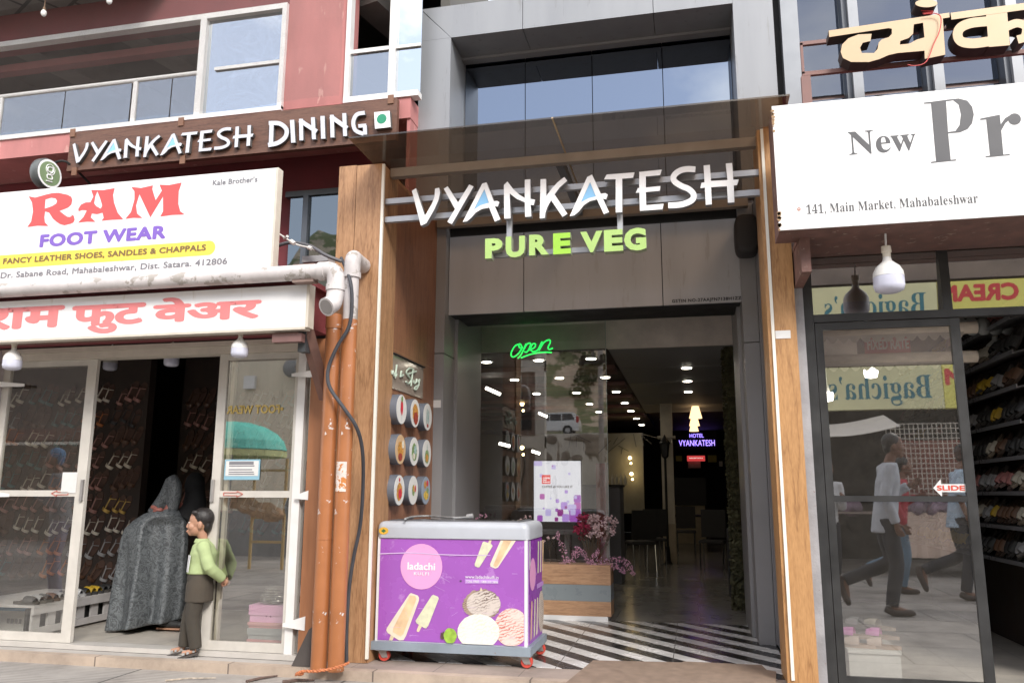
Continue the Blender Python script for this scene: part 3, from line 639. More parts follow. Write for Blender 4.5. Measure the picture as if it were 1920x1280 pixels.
# ---- white sign of the right shop
Y = 5.20; xl = P(1447, 200, Y).x; z1 = P(1443, 200, Y).z; z0 = P(1460, 432, Y).z
t = thing('box_sign', 'big white box sign with grey serif lettering and a chipped rusty left edge', 'sign', (2, Y, z0))
M_signr = mat('sign_white_worn', (.80, .80, .79), .35, var=.02, scale=2, stretch=(2, 2, .6), bump=.12, bscale=3, spots=((.62, .58, .52), .70, 3))
MB().box(xl, 6, Y, Y+.012, z0, z1).build('panel', M_signr, t)
MB().box(xl+.004, 6, Y+.013, Y+.30, z0+.003, z1-.003).build('casing', M_rust, t)
random.seed(5); b = MB()
for i in range(22):
    z = random.choice([random.uniform(z1-.2, z1), random.uniform(z0, z0+.12)]); s_ = random.uniform(.004, .014)
    b.prism([(xl-.002+s_*1.4*cos(a)*random.uniform(.5, 1)+s_*.5, Y-.001, z+s_*sin(a)*random.uniform(.6, 1.3)) for a in [k*pi/3.5 for k in range(7)]], (0, -.002, 0))
b.build('chipped_edge', mat('chip_rust', (.34, .22, .12), .8, var=.3), t)
M_dg = ink('charcoal', (.075, .075, .08))
flat(t, 'lettering', pfit(text2d(SERIF('New'), 0), Y, 1591, 1718, 248, 292), Y, M_dg)
flat(t, 'lettering', pfit(text2d(SERIF('141, Main Market, Mahabaleshwar'), 0, spacing=1.04), Y, 1512, 1834, 384, 404.5), Y, M_dg)
kR = ((1280, 0), 2.977, Y)
PR = [[[(1345, 574), (1390, 569), (1480, 557), (1540, 551), (1588, 563), (1616, 598), (1625, 640), (1615, 690), (1590, 722), (1548, 740), (1482, 746), (1496, 893), (1525, 890), (1526, 897), (1386, 911), (1386, 904), (1414, 901), (1386, 579), (1345, 580)], [(1470, 567), (1510, 561), (1540, 585), (1553, 640), (1545, 700), (1522, 732), (1481, 738)]],
      [[(1660, 663), (1770, 641), (1775, 695), (1800, 660), (1835, 640), (1862, 637), (1862, 648), (1838, 655), (1800, 690), (1778, 730), (1790, 864), (1825, 860), (1826, 867), (1690, 880), (1690, 873), (1715, 870), (1694, 668), (1661, 671)]]]
flat(t, 'letter', fill2d([trace(q, *kR) for q in PR[0]], False), Y, M_dg); flat(t, 'letter', [fill2d([trace(PR[1][0], *kR)], False), fill2d([trace(ell(1852, 666, 36, 32), *kR)], False)], Y, M_dg); flat(t, 'letter', fill2d([trace([(1905, 640), (2000, 625), (2020, 850), (1925, 860)], *kR)], False), Y, M_dg)
pin = P(1498, 394, Y); flat(t, 'pin_mark', fill2d([ell(pin.x, pin.z+.006, .011, .012), ell(pin.x, pin.z+.008, .004, .004)], False), Y, ink('pin', (.45, .22, .17)))
# ---- raised cream letters on the glass building
Yd = 6.55; kD = ((1280, 0), 2.977, Yd)
t = thing('raised_letter_sign', 'big raised cream letters on a brown steel frame in front of the glass building', 'sign', (1.8, Yd, 4.9))
M_crm = mat('cream_face', (.54, .39, .23), .4, var=.03); M_dside = mat('dark_side', (.05, .035, .03), .6)
G1 = [[(815, 172), (1488, 72), (1490, 98), (1452, 104), (1466, 306), (1352, 330), (1350, 284), (1200, 297), (1150, 308), (1100, 330), (1040, 347), (940, 347), (895, 325), (882, 290), (890, 250), (925, 215), (980, 194), (1055, 190), (1048, 230), (1005, 240), (990, 268), (1000, 297), (1068, 297), (1088, 275), (1094, 240), (1110, 222), (1152, 208), (1168, 190), (1168, 162), (1150, 158), (818, 208)], [(1290, 137), (1342, 128), (1350, 210), (1308, 222), (1265, 245), (1212, 250), (1215, 230), (1260, 214), (1286, 190)]]
g2 = [([(1498, 92), (1960, 30)], 38, 0), ([(1700, 120), (1610, 130), (1552, 155), (1535, 195), (1555, 232), (1620, 243), (1710, 232)], 54, 5), ([(1752, 66), (1768, 258)], 118, 0), ([(1800, 155), (1865, 130), (1915, 150), (1910, 205), (1870, 222)], 46, 5)]
letters(t, [fill2d([trace(q, *kD) for q in G1])], Yd+.14, .14, [M_crm, M_dside])
letters(t, [[fill2d([trace(stroke(p, wd, k), *kD)]) for p, wd, k in g2]], Yd+.14, .14, [M_crm, M_dside])
letters(t, [[fill2d([trace(ell(1360, 20, 62, 22), *kD)])]], Yd+.14, .14, [M_crm, M_dside])
fb = MB(); y2 = Yd+.17
def fp(px, py): return P(px, py, y2)
zf = [fp(1510, 80).z, fp(1510, 138).z]; xL = fp(1503, 120).x
fb.box(xL, 5, y2, y2+.035, zf[0]-.02, zf[0]+.012); fb.box(xL, 5, y2, y2+.035, zf[1]-.018, zf[1]+.018); fb.box(xL, xL+.02, y2, y2+.035, zf[1], zf[0])
fb.box(xL-.01, xL+.065, y2, y2+.05, 4.3, zf[1]-.02)
fb.build('frame', mat('frame_brown', (.22, .12, .105), .6, var=.15), t)
wv = MB(); pts = [(1345, 80), (1400, 75), (1440, 95), (1435, 170), (1400, 250), (1360, 345), (1300, 368), (1255, 362)]
wv.tube([P(1280+x/2.977, y/2.977, Yd-.03) for x, y in pts], .004, 6, smooth=4); wv.tube([P(1280+x/2.977, y/2.977, Yd+.05) for x, y in ((1330, 60), (1400, 66), (1340, 76), (1395, 80))], .006, 6, smooth=4)
wv.build('red_wire', ink('wire_red', (.55, .06, .06)), t)
# ---- round projecting sign
c = P(86, 327, 6.75)
t = thing('round_sign', 'round green and white light box projecting from the maroon wall on a bent black arm', 'sign', c)
R_ = Matrix.Translation(c) @ Matrix.Rotation(radians(-4), 4, 'Z')
b = MB(); b.lathe([(.0, -.05), (.155, -.05), (.165, -.03), (.165, .03), (.155, .05), (0, .05)], (0, 0, 0), 36, 'X'); b.move(R_); b.build('drum', mat('drum_dark', (.10, .11, .11), .4), t, auto=40)
b = MB(); b.lathe([(0, .0515), (.15, .0515), (.15, .0525), (0, .0525)], (0, 0, 0), 36, 'X').move(R_); b.build('white_rim', M_lw, t)
b = MB(); b.lathe([(0, .053), (.128, .053), (.128, .054), (0, .054)], (0, 0, 0), 36, 'X').move(R_); b.build('green_face', ink('olive', (.20, .28, .15)), t)
b = MB()
for pts in ([(.03, .075), (-.03, .06), (-.03, .02), (.02, .025)], [(.028, .07), (.03, .03), (.0, .0)], [(-.03, -.02), (.02, -.015), (.03, -.05), (-.02, -.06), (-.035, -.035), (-.03, -.02)], [(-.04, -.09), (.035, -.08)]):
    b.tube([(.057, y, z) for y, z in pts], .0065, 6, smooth=4)
b.tube([(.056, .055*cos(a)-.0, .045+.055*sin(a)) for a in [k*pi/10 for k in range(21)]], .004, 6)
b.move(R_).build('emblem', M_lw, t)
MB().tube([c+Vector((.02, .05, .14)), c+Vector((.14, .1, .17)), c+Vector((.22, .3, .05)), c+Vector((.27, .6, -.12)), c+Vector((.3, .86, -.16))], .013, 8, smooth=4).build('arm', M_black, t)

# ================================================================ CANOPY
zcp = 3.90
t = thing('entrance_canopy', 'dusty brown tinted glass canopy on steel beams over the restaurant entrance', 'canopy', (-.85, 5.3, zcp))
M_cg = glass('canopy_glass', .04, (.44, .365, .30), (.9, .85, .8), dirt_haze=.75, fres=.6)
yc0, yc1 = 5.28, 7.18
xm_ = P(1045, 250, 5.5).x
MB().box(-2.44, xm_-.006, yc0, yc1, zcp+.036, zcp+.048).build('glass_sheet', M_cg, t)
MB().box(xm_+.006, .72, yc0, yc1, zcp+.036, zcp+.048).build('glass_sheet', M_cg, t)
MB().box(xm_-.006, xm_+.006, yc0, yc1, zcp+.037, zcp+.047).build('joint', mat('joint_tan', (.45, .33, .2), .6), t)
MB().box(-2.335, .56, 5.88, 5.945, zcp-.04, zcp+.034).build('beam', mat('beam_tan', (.30, .26, .22), .45, metal=.2), t)
MB().box(-.975, -.915, 5.947, 7.18, zcp-.04, zcp+.034).build('rib', M_dkal, t)
MB().box(-2.335, .56, 7.12, 7.19, zcp-.06, zcp+.034).build('wall_beam', mat('beam_brown', (.20, .16, .125), .5), t)

# ================================================================ ICE CREAM FREEZER
fx0, fx1, fy0, fy1 = -2.325, -1.185, 5.85, 6.42
t = thing('chest_freezer', 'purple chest freezer with ice cream pictures standing on red castors', 'freezer', ((fx0+fx1)/2, 6.17, FL))
M_fw = mat('freezer_white', (.70, .70, .71), .35, var=.04); M_purple = mat('purple_vinyl', (.33, .095, .44), .28, var=.10, scale=2.2, coat=.3, spots=((.40, .17, .50), .60, 7))
M_tray = mat('tray_blue', (.27, .32, .37), .45, metal=.2, var=.12, spots=((.25, .15, .1), .68, 12)); M_lid = mat('lid_grey', (.43, .45, .49), .35, var=.05)
MB().box(fx0, fx1, fy0, fy1, .262, 1.0).build('cabinet', M_fw, t)
MB().rbox(fx0-.012, fx1+.012, fy0-.014, fy1+.012, .995, 1.115, .05, 5).build('lid_frame', M_lid, t, auto=35)
MB().box(fx0+.1, fx1-.1, fy0+.09, fy1-.09, 1.112, 1.120).build('glass_lid', glass('lid_glass', .25, (.5, .55, .6)), t)
MB().box(fx0+.07, fx0+.1, fy0+.06, fy1-.06, 1.108, 1.124).box(fx1-.1, fx1-.07, fy0+.06, fy1-.06, 1.108, 1.124).box(fx0+.1, fx1-.1, fy0+.06, fy0+.09, 1.108, 1.124).build('lid_rail', mat('rail_dark', (.12, .12, .13), .4), t)
MB().box(fx0-.035, fx1+.03, fy0-.04, fy1+.035, .205, .262).build('base_tray', M_tray, t)
c5, s5 = (690, 960), 4.2657; Y = fy0-.004
TR = lambda q, k=0: [trace(q, c5, s5, Y)]
zt5, zb5 = P(850, 1001, Y).z, .268
pnl = MB().box(fx0+.022, fx1-.022, fy0-.004, fy0-.0005, zb5, .99).build('front_panel', M_purple, t)
def art(name, q, m, k=1):
    o = [(min(max(x, fx0+.023), fx1-.023), min(max(z, zb5+.001), .989)) for x, z in trace(q, c5, s5, Y)]
    return flat(t, name, fill2d([o], False), Y-.0012*k, m)
M_pinkd = mat('pink_disc', (.74, .34, .60), .3, var=.03)
art('pink_disc', ell(428, 433, 167, 182, 40), M_pinkd)
flat(t, 'lettering', pfit(text2d('ladachi', .022), Y-.004, 690+316/s5, 690+537/s5, 960+398/s5, 960+458/s5), Y-.003, ink('white', (.80, .79, .80)))
flat(t, 'lettering', pfit(text2d('KULFI', .016, spacing=1.25), Y-.004, 690+368/s5, 690+486/s5, 960+475/s5, 960+501/s5), Y-.003, ink('white'))
M_kg = mat('pistachio', (.62, .62, .44), .5, var=.12, scale=30, spots=((.32, .36, .15), .66, 60)); M_ko = mat('mango_cream', (.72, .50, .30), .5, var=.25, scale=9, spots=((.50, .22, .10), .68, 45)); M_stick = mat('stick', (.64, .53, .36), .6, var=.1)
M_kc = mat('cream_edge', (.72, .63, .50), .5, var=.08, scale=20)
art('kulfi_stick', [(960, 245), (972, 209), (990, 212), (982, 252)], M_stick, 1)
art('kulfi', [(918, 238), (930, 231), (990, 255), (999, 268), (893, 437), (880, 440), (855, 428), (854, 412)], M_kg, 2)
art('kulfi', [(1062, 182), (1180, 182), (1184, 212), (1040, 440), (1018, 449), (980, 432), (977, 412)], M_kc, 1)
art('kulfi_core', [(1085, 182), (1150, 182), (1150, 215), (1040, 425), (1022, 436), (1002, 425)], M_ko, 2)
art('kulfi_stick', [(186, 972), (215, 985), (196, 1024), (168, 1024)], M_stick, 1)
art('kulfi', [(330, 655), (345, 643), (400, 664), (410, 682), (408, 705), (306, 985), (285, 1020), (250, 1022), (160, 962), (147, 940), (155, 918)], M_kc, 2)
art('kulfi_core', [(338, 662), (380, 668), (390, 690), (285, 970), (262, 990), (200, 955), (205, 920)], M_ko, 3)
art('kulfi_stick', [(412, 888), (438, 900), (408, 955), (390, 950), (392, 935)], M_stick, 1)
art('kulfi', [(508, 668), (522, 657), (560, 672), (568, 688), (484, 905), (466, 926), (450, 922), (390, 885), (381, 866)], M_kg, 2)
flat(t, 'lettering', pfit(text2d('www.ladachikulfi.in', 0), Y-.001, 690+778/s5, 690+1044/s5, 960+500/s5, 960+526/s5), Y-.001, ink('white'))
art('light_band', [(777, 533), (1044, 533), (1044, 568), (777, 568)], mat('light_violet', (.50, .26, .66), .3), 1)
flat(t, 'lettering', pfit(text2d('TOLL FREE : 1800 210 3896', .01), Y-.003, 690+785/s5, 690+1038/s5, 960+541/s5, 960+560/s5), Y-.003, ink('white'))
def rough_disc(cx, cy, rx, ry, n=46, j=.05, seed=1):
    random.seed(seed); return [(cx+rx*cos(2*pi*i/n)*(1+random.uniform(-j, j)), cy+ry*sin(2*pi*i/n)*(1+random.uniform(-j, j))) for i in range(n)]
def scoop(name, light, dark, sc=22, d=6, thr=.5):
    m, n, b, o = newmat(name); tcn = n.nodes.new('ShaderNodeTexCoord'); mp2 = n.nodes.new('ShaderNodeMapping'); mp2.inputs['Rotation'].default_value = (0, .35, 0)
    wv2 = n.nodes.new('ShaderNodeTexWave'); wv2.bands_direction = 'Z'; wv2.inputs['Scale'].default_value = sc; wv2.inputs['Distortion'].default_value = d; wv2.inputs['Detail'].default_value = 4; wv2.inputs['Detail Scale'].default_value = 2.5
    n.links.new(tcn.outputs['Object'], mp2.inputs[0]); n.links.new(mp2.outputs[0], wv2.inputs[0]); z = noise_node(n, 9, 4)
    c = ramp(n, wv2.outputs['Fac'], [(.05, dark), (thr, light)]).outputs['Color']
    n.links.new(mixc(n, ramp(n, z.outputs['Fac'], [(.35, (0, 0, 0)), (.6, (1, 1, 1))]).outputs['Color'], light, c), b.inputs['Base Color']); b.inputs['Roughness'].default_value = .4; return m
art('scoop', rough_disc(912, 735, 150, 120, 60, .06, 3), scoop('chocolate_dark', (.36, .27, .21), (.12, .07, .05)), 1)
art('scoop', ell(925, 730, 136, 105, 40), scoop('chocolate_scoop', (.60, .53, .48), (.15, .10, .08), 16, 7, .65), 2)
art('scoop_tip', [(895, 625), (905, 597), (918, 625)], M_stick, 2)
art('scoop', ell(1150, 918, 138, 152, 44), scoop('strawberry_scoop', (.78, .60, .54), (.52, .15, .12), 16, 7, .6), 3)
art('scoop', rough_disc(885, 955, 168, 143, 60, .012, 4), scoop('vanilla_scoop', (.78, .76, .68), (.66, .66, .52), 12, 9), 4)
art('leaf', rough_disc(660, 985, 52, 62, 30, .05, 6), mat('mint', (.30, .48, .06), .4, var=.3, scale=25), 5)
art('spice', rough_disc(600, 985, 26, 30, 14, .3, 8), mat('spice_brown', (.10, .06, .05), .6, var=.4, scale=30), 4)
art('crease', [(92, 326), (330, 318), (430, 322), (560, 332), (760, 338), (980, 340), (980, 345), (760, 345), (560, 340), (430, 330), (330, 326), (92, 334)], mat('crease', (.62, .45, .70), .4), 3)
q = P(690+742/s5, 960+548/s5, Y); flat(t, 'scuff', fill2d([[(q.x+.011*cos(a*.7)*random.uniform(.5, 1), q.z+.009*sin(a*.7)*random.uniform(.5, 1)) for a in range(9)]], False), Y-.001, mat('scuff_dark', (.08, .05, .09), .7))
random.seed(44); b = MB()
for i in range(26):                                      # scratches in the vinyl
    x = random.uniform(fx0+.05, fx1-.1); z = random.uniform(.3, .96); dx = random.uniform(.01, .09); dz = random.uniform(-.05, .05)*(i % 3 == 0); wd = random.uniform(.0006, .0014)
    b.add([(x, Y-.0095, z), (x+dx, Y-.0095, z+dz), (x+dx, Y-.0095, z+dz+wd), (x, Y-.0095, z+wd*1.5)], [(0, 1, 2, 3)])
tag(b.build('scratches', mat('crease'), t), kind='stuff')
# right side panel with its own pictures
MB().box(fx1+.0005, fx1+.004, fy0+.03, fy1-.02, zb5, .99).build('side_panel', mat('purple_vinyl_side', (.30, .06, .44), .28, var=.12, scale=2.2, coat=.3), t)
def side(name, pts, m, k=1): return MB().add([(fx1+.004+.0012*k, y, z) for y, z in pts], [tuple(range(len(pts)))]).build(name, m, t)
side('pink_disc', [(fy0+.17+.115*cos(a*pi/12), .74+.115*sin(a*pi/12)) for a in range(24)], M_pinkd)
side('label_strip', [(fy0+.045, .78), (fy0+.085, .78), (fy0+.085, .985), (fy0+.045, .985)], mat('label_grey', (.62, .62, .62), .4, var=.15, scale=30))
for a, m in ((.36, M_kg), (.46, M_kc), (.55, M_ko)): side('kulfi', [(fy0+a, .73), (fy0+a+.04, .73), (fy0+a+.07, .96), (fy0+a+.02, .965)], m)
for a, m in ((.08, M_ko), (.2, M_kg), (.3, M_kc)): side('kulfi', [(fy0+a, .29), (fy0+a+.05, .30), (fy0+a+.08, .55), (fy0+a+.04, .56)], m)
side('scoop', [(fy0+.5+.115*cos(a*pi/12), .44+.15*sin(a*pi/12)) for a in range(24)], _mc.get('x') or scoop('side_scoop', (.55, .48, .42), (.26, .18, .14)))
side('light_band', [(fy0+.33, .62), (fy0+.6, .62), (fy0+.6, .655), (fy0+.33, .655)], mat('light_violet'), 1)
q = P(721, 988, fy0); b = MB(); b.add([(q.x+.038*cos(a*pi/12), fy0-.0165, 1.045+.026*sin(a*pi/12)) for a in range(24)], [tuple(range(24))]); bd = b.build('badge', mat('badge_yellow', (.72, .42, .05), .35), t)
MB().add([(q.x-.02, fy0-.018, 1.045), (q.x, fy0-.018, 1.031), (q.x+.02, fy0-.018, 1.045), (q.x, fy0-.018, 1.059)], [(0, 1, 2, 3)]).build('badge_mark', mat('badge_green', (.05, .16, .06), .4), bd)
M_red_w = mat('castor_red', (.55, .07, .05), .45, var=.1); M_zinc = mat('zinc', (.42, .41, .40), .35, metal=.7, var=.15)
for x, y in ((fx0+.06, fy0+.02), (fx1-.02, fy0+.02), (fx0+.06, fy1-.05), (fx1-.02, fy1-.05)):
    cs = MB().box(x-.045, x+.045, y-.04, y+.04, .196, .2045).add([(x-.03, y-.022, .196), (x+.03, y-.022, .196), (x+.045, y-.022, .15), (x+.02, y-.022, .15)], [(0, 1, 2, 3)])
    cs.prism([(x-.032, y-.026, .196), (x+.032, y-.026, .196), (x+.038, y-.026, .15), (x+.0, y-.026, .15)], (0, .004, 0)).prism([(x-.032, y+.022, .196), (x+.032, y+.022, .196), (x+.038, y+.022, .15), (x, y+.022, .15)], (0, .004, 0))
    co = cs.build('castor', M_zinc, t)
    wh = MB().lathe([(0, -.018), (.039, -.018), (.043, -.012), (.043, .012), (.039, .018), (0, .018)], (x+.012, y, FL+.043), 24, 'Y').build('wheel', M_red_w, co, auto=40)
    MB().lathe([(0, -.0195), (.018, -.0195), (.018, .0195), (0, .0195)], (x+.012, y, FL+.043), 16, 'Y').build('hub', M_fw, co, auto=40)
q = [PZ(px, py, 1.135) for px, py in ((760, 972), (775, 968), (805, 967), (850, 970), (880, 969))]
tag(MB().tube(q, .008, 8, smooth=5).tube([q[-1]+Vector((-.02, 0, .005)), q[-1]+Vector((.03, 0, .012))], .018, 8).build('freezer_cord', mat('cord_grey', (.33, .33, .33), .5), loc=q[0]), 'grey power cord lying along the lid of the purple chest freezer', 'cord')

# ================================================================ ENTRANCE DETAILS
# sliding glass door with its header rail
xg0, xg1, yg = -2.22, P(1138, 800, 8.42).x, 8.42
t = thing('glass_door', 'frameless sliding glass door half closing the restaurant entrance, with an aluminium head rail', 'door', ((xg0+xg1)/2, yg, FL))
MB().box(xg0, xg1, yg, yg+.012, FL+.01, 3.135).build('pane', glass('door_glass', .10, (.92, .93, .92), fres=1.2, wob=.006, dirt_haze=.22), t)
MB().box(xg1+.0005, xg1+.005, yg, yg+.012, FL+.01, 3.135).build('glass_edge', mat('glass_edge', (.38, .46, .43), .2), t)
MB().box(xg0, .44, 8.34, 8.41, 3.187, 3.22).build('track', M_black, t)
MB().box(xg0, P(1131, 600, 8.33).x, 8.325, 8.40, 3.128, 3.185).build('head_rail', mat('satin_alu', (.80, .74, .72), .35, metal=.5, var=.05), t)
# round picture boxes on the side board
M_drum = mat('drum_grey', (.125, .14, .17), .5, var=.06)
foods = [('strawberry drink', [((0, .01), (.022, .05), 'berry'), ((.0, -.05), (.004, .04), 'gl'), ((0, .062), (.016, .018), 'mint')]), ('orange curry', [((0, 0), (.055, .06), 'curry'), ((.01, -.03), (.045, .04), 'chili')]), ('tall green glass', [((-.015, .0), (.012, .055), 'teal'), ((.015, 0), (.012, .05), 'teal'), ((.0, -.058), (.018, .012), 'chili')]),
         ('fried snacks', [((0, 0), (.05, .05), 'curry'), ((.035, .03), (.02, .024), 'creamy'), ((-.005, -.045), (.035, .025), 'chili')]), ('green salad', [((0, -.005), (.05, .055), 'mint'), ((.015, .01), (.025, .03), 'teal'), ((-.01, -.03), (.025, .02), 'creamy')]), ('ice cream dessert', [((0, -.02), (.042, .045), 'mint'), ((.0, -.03), (.03, .025), 'curry'), ((0, .03), (.005, .03), 'teal')]),
         ('noodles', [((0, -.01), (.048, .055), 'curry'), ((.01, -.02), (.03, .03), 'berry'), ((-.005, .06), (.012, .012), 'berry')]), ('sandwich plate', [((0, 0), (.025, .035), 'mint'), ((.005, .01), (.014, .02), 'curry'), ((.035, .01), (.01, .022), 'berry')]), ('thali platter', [((-.02, .035), (.028, .026), 'curry'), ((.022, .045), (.022, .02), 'berry'), ((0, -.03), (.05, .03), 'mango'), ((.025, 0), (.02, .018), 'mint')])]
FC = {'berry': (.55, .03, .05), 'gl': (.5, .55, .55), 'mint': (.18, .28, .10), 'curry': (.52, .25, .05), 'chili': (.32, .05, .03), 'teal': (.30, .42, .40), 'creamy': (.66, .62, .52), 'mango': (.62, .42, .06)}
rows = ('top', 'middle', 'bottom'); colsn = ('nearest the pillar', 'in the centre', 'nearest the grey jamb')
for i, (fd, blobs) in enumerate(foods):
    r_, c_ = divmod(i, 3); px = ((747, 773, 797), (743, 770, 796), (743, 769, 795))[r_][c_]; py = ((768, 775, 782), (842, 847, 849), (917, 918, 917))[r_][c_]
    xd = -2.285; q = PX(px, py, xd); q = Vector((-2.354, (6.16, 6.49, 6.82)[c_], (1.985, 1.665, 1.345)[r_]))
    t = thing('picture_drum', f'round wall box showing {fd}, {rows[r_]} row, {colsn[c_]}', 'wall box', q, 'round food picture boxes on the side board')
    MB().lathe([(.118, 0), (.122, .003), (.122, .067), (.118, .07), (.0, .07)], q, 32, 'X').build('drum', M_drum, t, auto=40)
    bgc = (.62, .42, .24) if i == 3 else (.30, .36, .45) if i == 8 else (.72, .71, .68)
    MB().lathe([(0, .0705), (.117, .0705), (.117, .0715), (0, .0715)], q, 32, 'X').build('printed_face', ink('face%d' % (i if i in (3, 8) else 0), bgc), t)
    for k, ((a, bz), (ra, rz), cn) in enumerate(blobs):
        random.seed(i*7+k); b = MB(); n_ = 26
        b.add([(q.x+.0730+.0006*k, q.y+1.35*(a+ra*cos(2*pi*j/n_)*random.uniform(.88, 1.06)), q.z+1.35*(bz+rz*sin(2*pi*j/n_)*random.uniform(.88, 1.06))) for j in range(n_)], [tuple(range(n_))])
        b.build('food_print', mat('food_'+cn, FC[cn], .45, var=.5, scale=45, spots=(mul(FC[cn], 1.6), .58, 60)), t)
# glass plaque with script lettering
t = thing('script_plaque', 'clear glass plaque with pale script lettering above the round food boxes', 'plaque', (-2.34, 6.5, 2.2))
MB().box(-2.352, -2.346, 6.10, 6.86, 2.15, 2.43).build('plate', mat('plaque_plate', (.27, .22, .18), .12, var=.05), t)
b = MB()
for st in ([(345, 215), (315, 200), (287, 225), (300, 258), (322, 285), (305, 316), (284, 300)], [(337, 205), (322, 335)], [(303, 243), (362, 224)], [(343, 290), (345, 313), (358, 308), (364, 280)], [(370, 283), (374, 306), (388, 283), (372, 345), (352, 362), (352, 345), (384, 325)], [(262, 258), (244, 240), (252, 222), (242, 262), (266, 250)], [(177, 215), (180, 244), (188, 222), (193, 245)], [(216, 175), (202, 275)], [(210, 232), (194, 250), (204, 264), (214, 244)]):
    b.tube([PX(690+x/4, 640+y/4, -2.335) for x, y in st], .0075, 6, smooth=4)
b.build('lettering', mat('script_pale', (.52, .62, .52), .3, var=.05), t)
MB().box(-2.352, -2.33, 6.095, 6.87, 2.431, 2.44).build('top_edge', M_black, t)
# neon word on the glass
c6, s6 = (850, 590), 6.4
t = thing('neon_sign', 'glowing green neon sign reading open, hung behind the glass door', 'neon sign', P(1000, 650, 8.47))
b = MB()
for st in ([(795, 350), (745, 370), (704, 430), (693, 485), (725, 505), (785, 460), (822, 395), (805, 352), (785, 358), (795, 395), (835, 392)], [(872, 345), (842, 420), (805, 490), (772, 522)], [(850, 410), (885, 352), (925, 342), (915, 395), (880, 448), (852, 440)], [(915, 425), (975, 390), (985, 350), (950, 352), (928, 405), (948, 440), (990, 436), (1020, 410), (1062, 325)], [(1066, 318), (1048, 370), (1030, 432)], [(1036, 412), (1085, 335), (1130, 305), (1160, 306), (1160, 340), (1138, 385), (1148, 415), (1195, 400)], [(810, 518), (900, 482), (1000, 458), (1100, 448), (1182, 452)]):
    b.tube([P(c6[0]+x/s6, c6[1]+y/s6, 8.47) for x, y in st], .0078, 8, smooth=4)
b.build('tube', lamp('neon_green', (.02, .80, .10), 1.1), t)
# loudspeaker on the fascia
q = P(1399, 444, 7.13); t = thing('loudspeaker', 'black rounded loudspeaker mounted high on the grey fascia beside the right pillar', 'loudspeaker', q)
rings = []
for y, k in ((-.13, .70), (-.12, .86), (-.09, .97), (-.02, 1), (.08, .96), (.13, .86)):
    rings.append([q+Vector((.105*k*math.copysign(abs(cos(a))**.55, cos(a)), y, .185*k*math.copysign(abs(sin(a))**.55, sin(a)))) for a in [2*pi*j/32 for j in range(32)]])
MB().loftrings(rings).build('body', mat('speaker_black', (.022, .02, .02), .6, var=.2, bump=.2, bscale=200), t, smooth=True)
MB().box(q.x-.03, q.x+.03, q.y+.125, 7.299, q.z-.05, q.z+.05).build('bracket', M_black, t)
q = P(1401, 681, 8.25); t = thing('security_camera', 'small white dome camera on the wall by the moss panel', 'camera', q)
MB().lathe([(0, 0), (.035, 0), (.038, .03), (.0, .035)], q, 16, 'X').build('mount', M_lw, t, auto=40); MB().ball(q+Vector((-.02, 0, -.01)), .032).build('lens_dome', M_lw, t, smooth=True)
# lettering on the fascia
tag(flat(None, 'registration_lettering', pfit(text2d('GSTIN NO-27AAJFN7138H1ZZ', .03, spacing=1.12), 7.299, 1260, 1390, 561.5, 569.5), 7.2985, ink('black', (.02, .02, .02))), 'small black registration lettering along the lower edge of the grey fascia', 'lettering')
# paper stickers
M_paper = mat('paper', (.68, .67, .65), .6, var=.05, scale=20)
for k, (px, py, Yq, w2, h2, lb) in enumerate(((817, 757, 7.199, .05, .035, 'small white paper sticker on the grey jamb beside the round food boxes'), (1468, 627, YF-.001, .05, .028, 'small white paper sticker on the right teak pillar below the light strip'))):
    q = P(px, py, Yq); tag(MB().box(q.x-w2, q.x+w2, Yq-.003, Yq, q.z-h2, q.z+h2).build('sticker', M_paper, loc=q), lb, 'sticker')
# doormat
a = PZ(1112, 1237, FL+.012); tag(MB().prism([(a.x, a.y, FL+.001), (a.x-.1, 5.3, FL+.001), (.42, 5.3, FL+.001), (.50, 6.10, FL+.001), (.44, 6.14, FL+.001), (.42, 6.30, FL+.001), (-.12, 6.30, FL+.001), (-.14, 6.26, FL+.001)], (0, 0, .012)).build('doormat', mat('mat_brown', (.24, .175, .13), .8, var=.16, scale=14, bump=.5, bscale=160), loc=(0, 5.9, FL)), 'worn brown mat lying across the front edge of the striped floor', 'mat')

# ---- planter with flowers, table and lit screen behind the glass
px0, px1, py0, py1 = -1.95, P(1145, 1100, 8.10).x, 8.10, 8.40
t = thing('planter_box', 'long planter box of wood and grey bands behind the glass door', 'planter', ((px0+px1)/2, 8.2, FL))
M_pw = wood('planter_wood', (.60, .37, .22), (.38, .21, .12), 'X', 1.2)
MB().box(px0, px1, py0, py1, .455, .64).build('wood_band', M_pw, t); MB().box(px0, px1, py0, py1, .165, .30).build('wood_band', M_pw, t)
MB().box(px0, px1, py0+.003, py1, .301, .454).build('grey_band', mat('grey_band', (.27, .31, .33), .3, var=.06), t); MB().box(px0, px1-.03, py0-.004, py1, FL, .164).build('plinth', M_lw, t)
def blossoms(b, c, n, rad, s_, flat_=1):
    for i in range(n):
        d = Vector((random.gauss(0, 1), random.gauss(0, 1)*flat_, random.gauss(0, 1))); q = Vector(c)+d.normalized()*rad*random.random()**.5
        for k in range(3):
            a = Vector((random.gauss(0, 1), random.gauss(0, 1), random.gauss(0, 1))).normalized(); e = a.orthogonal().normalized()
            b.add([q-a*s_, q+e*s_*.7, q+a*s_, q-e*s_*.7], [(0, 1, 2, 3)])
M_stem = mat('twig', (.13, .10, .07), .8, var=.3); M_fr = mat('blossom_red', (.42, .04, .10), .7, var=.4, scale=30); M_fw2 = mat('blossom_pale', (.72, .54, .55), .7, var=.2, scale=30); M_fp = mat('blossom_pink', (.75, .42, .58), .7, var=.3, scale=30)
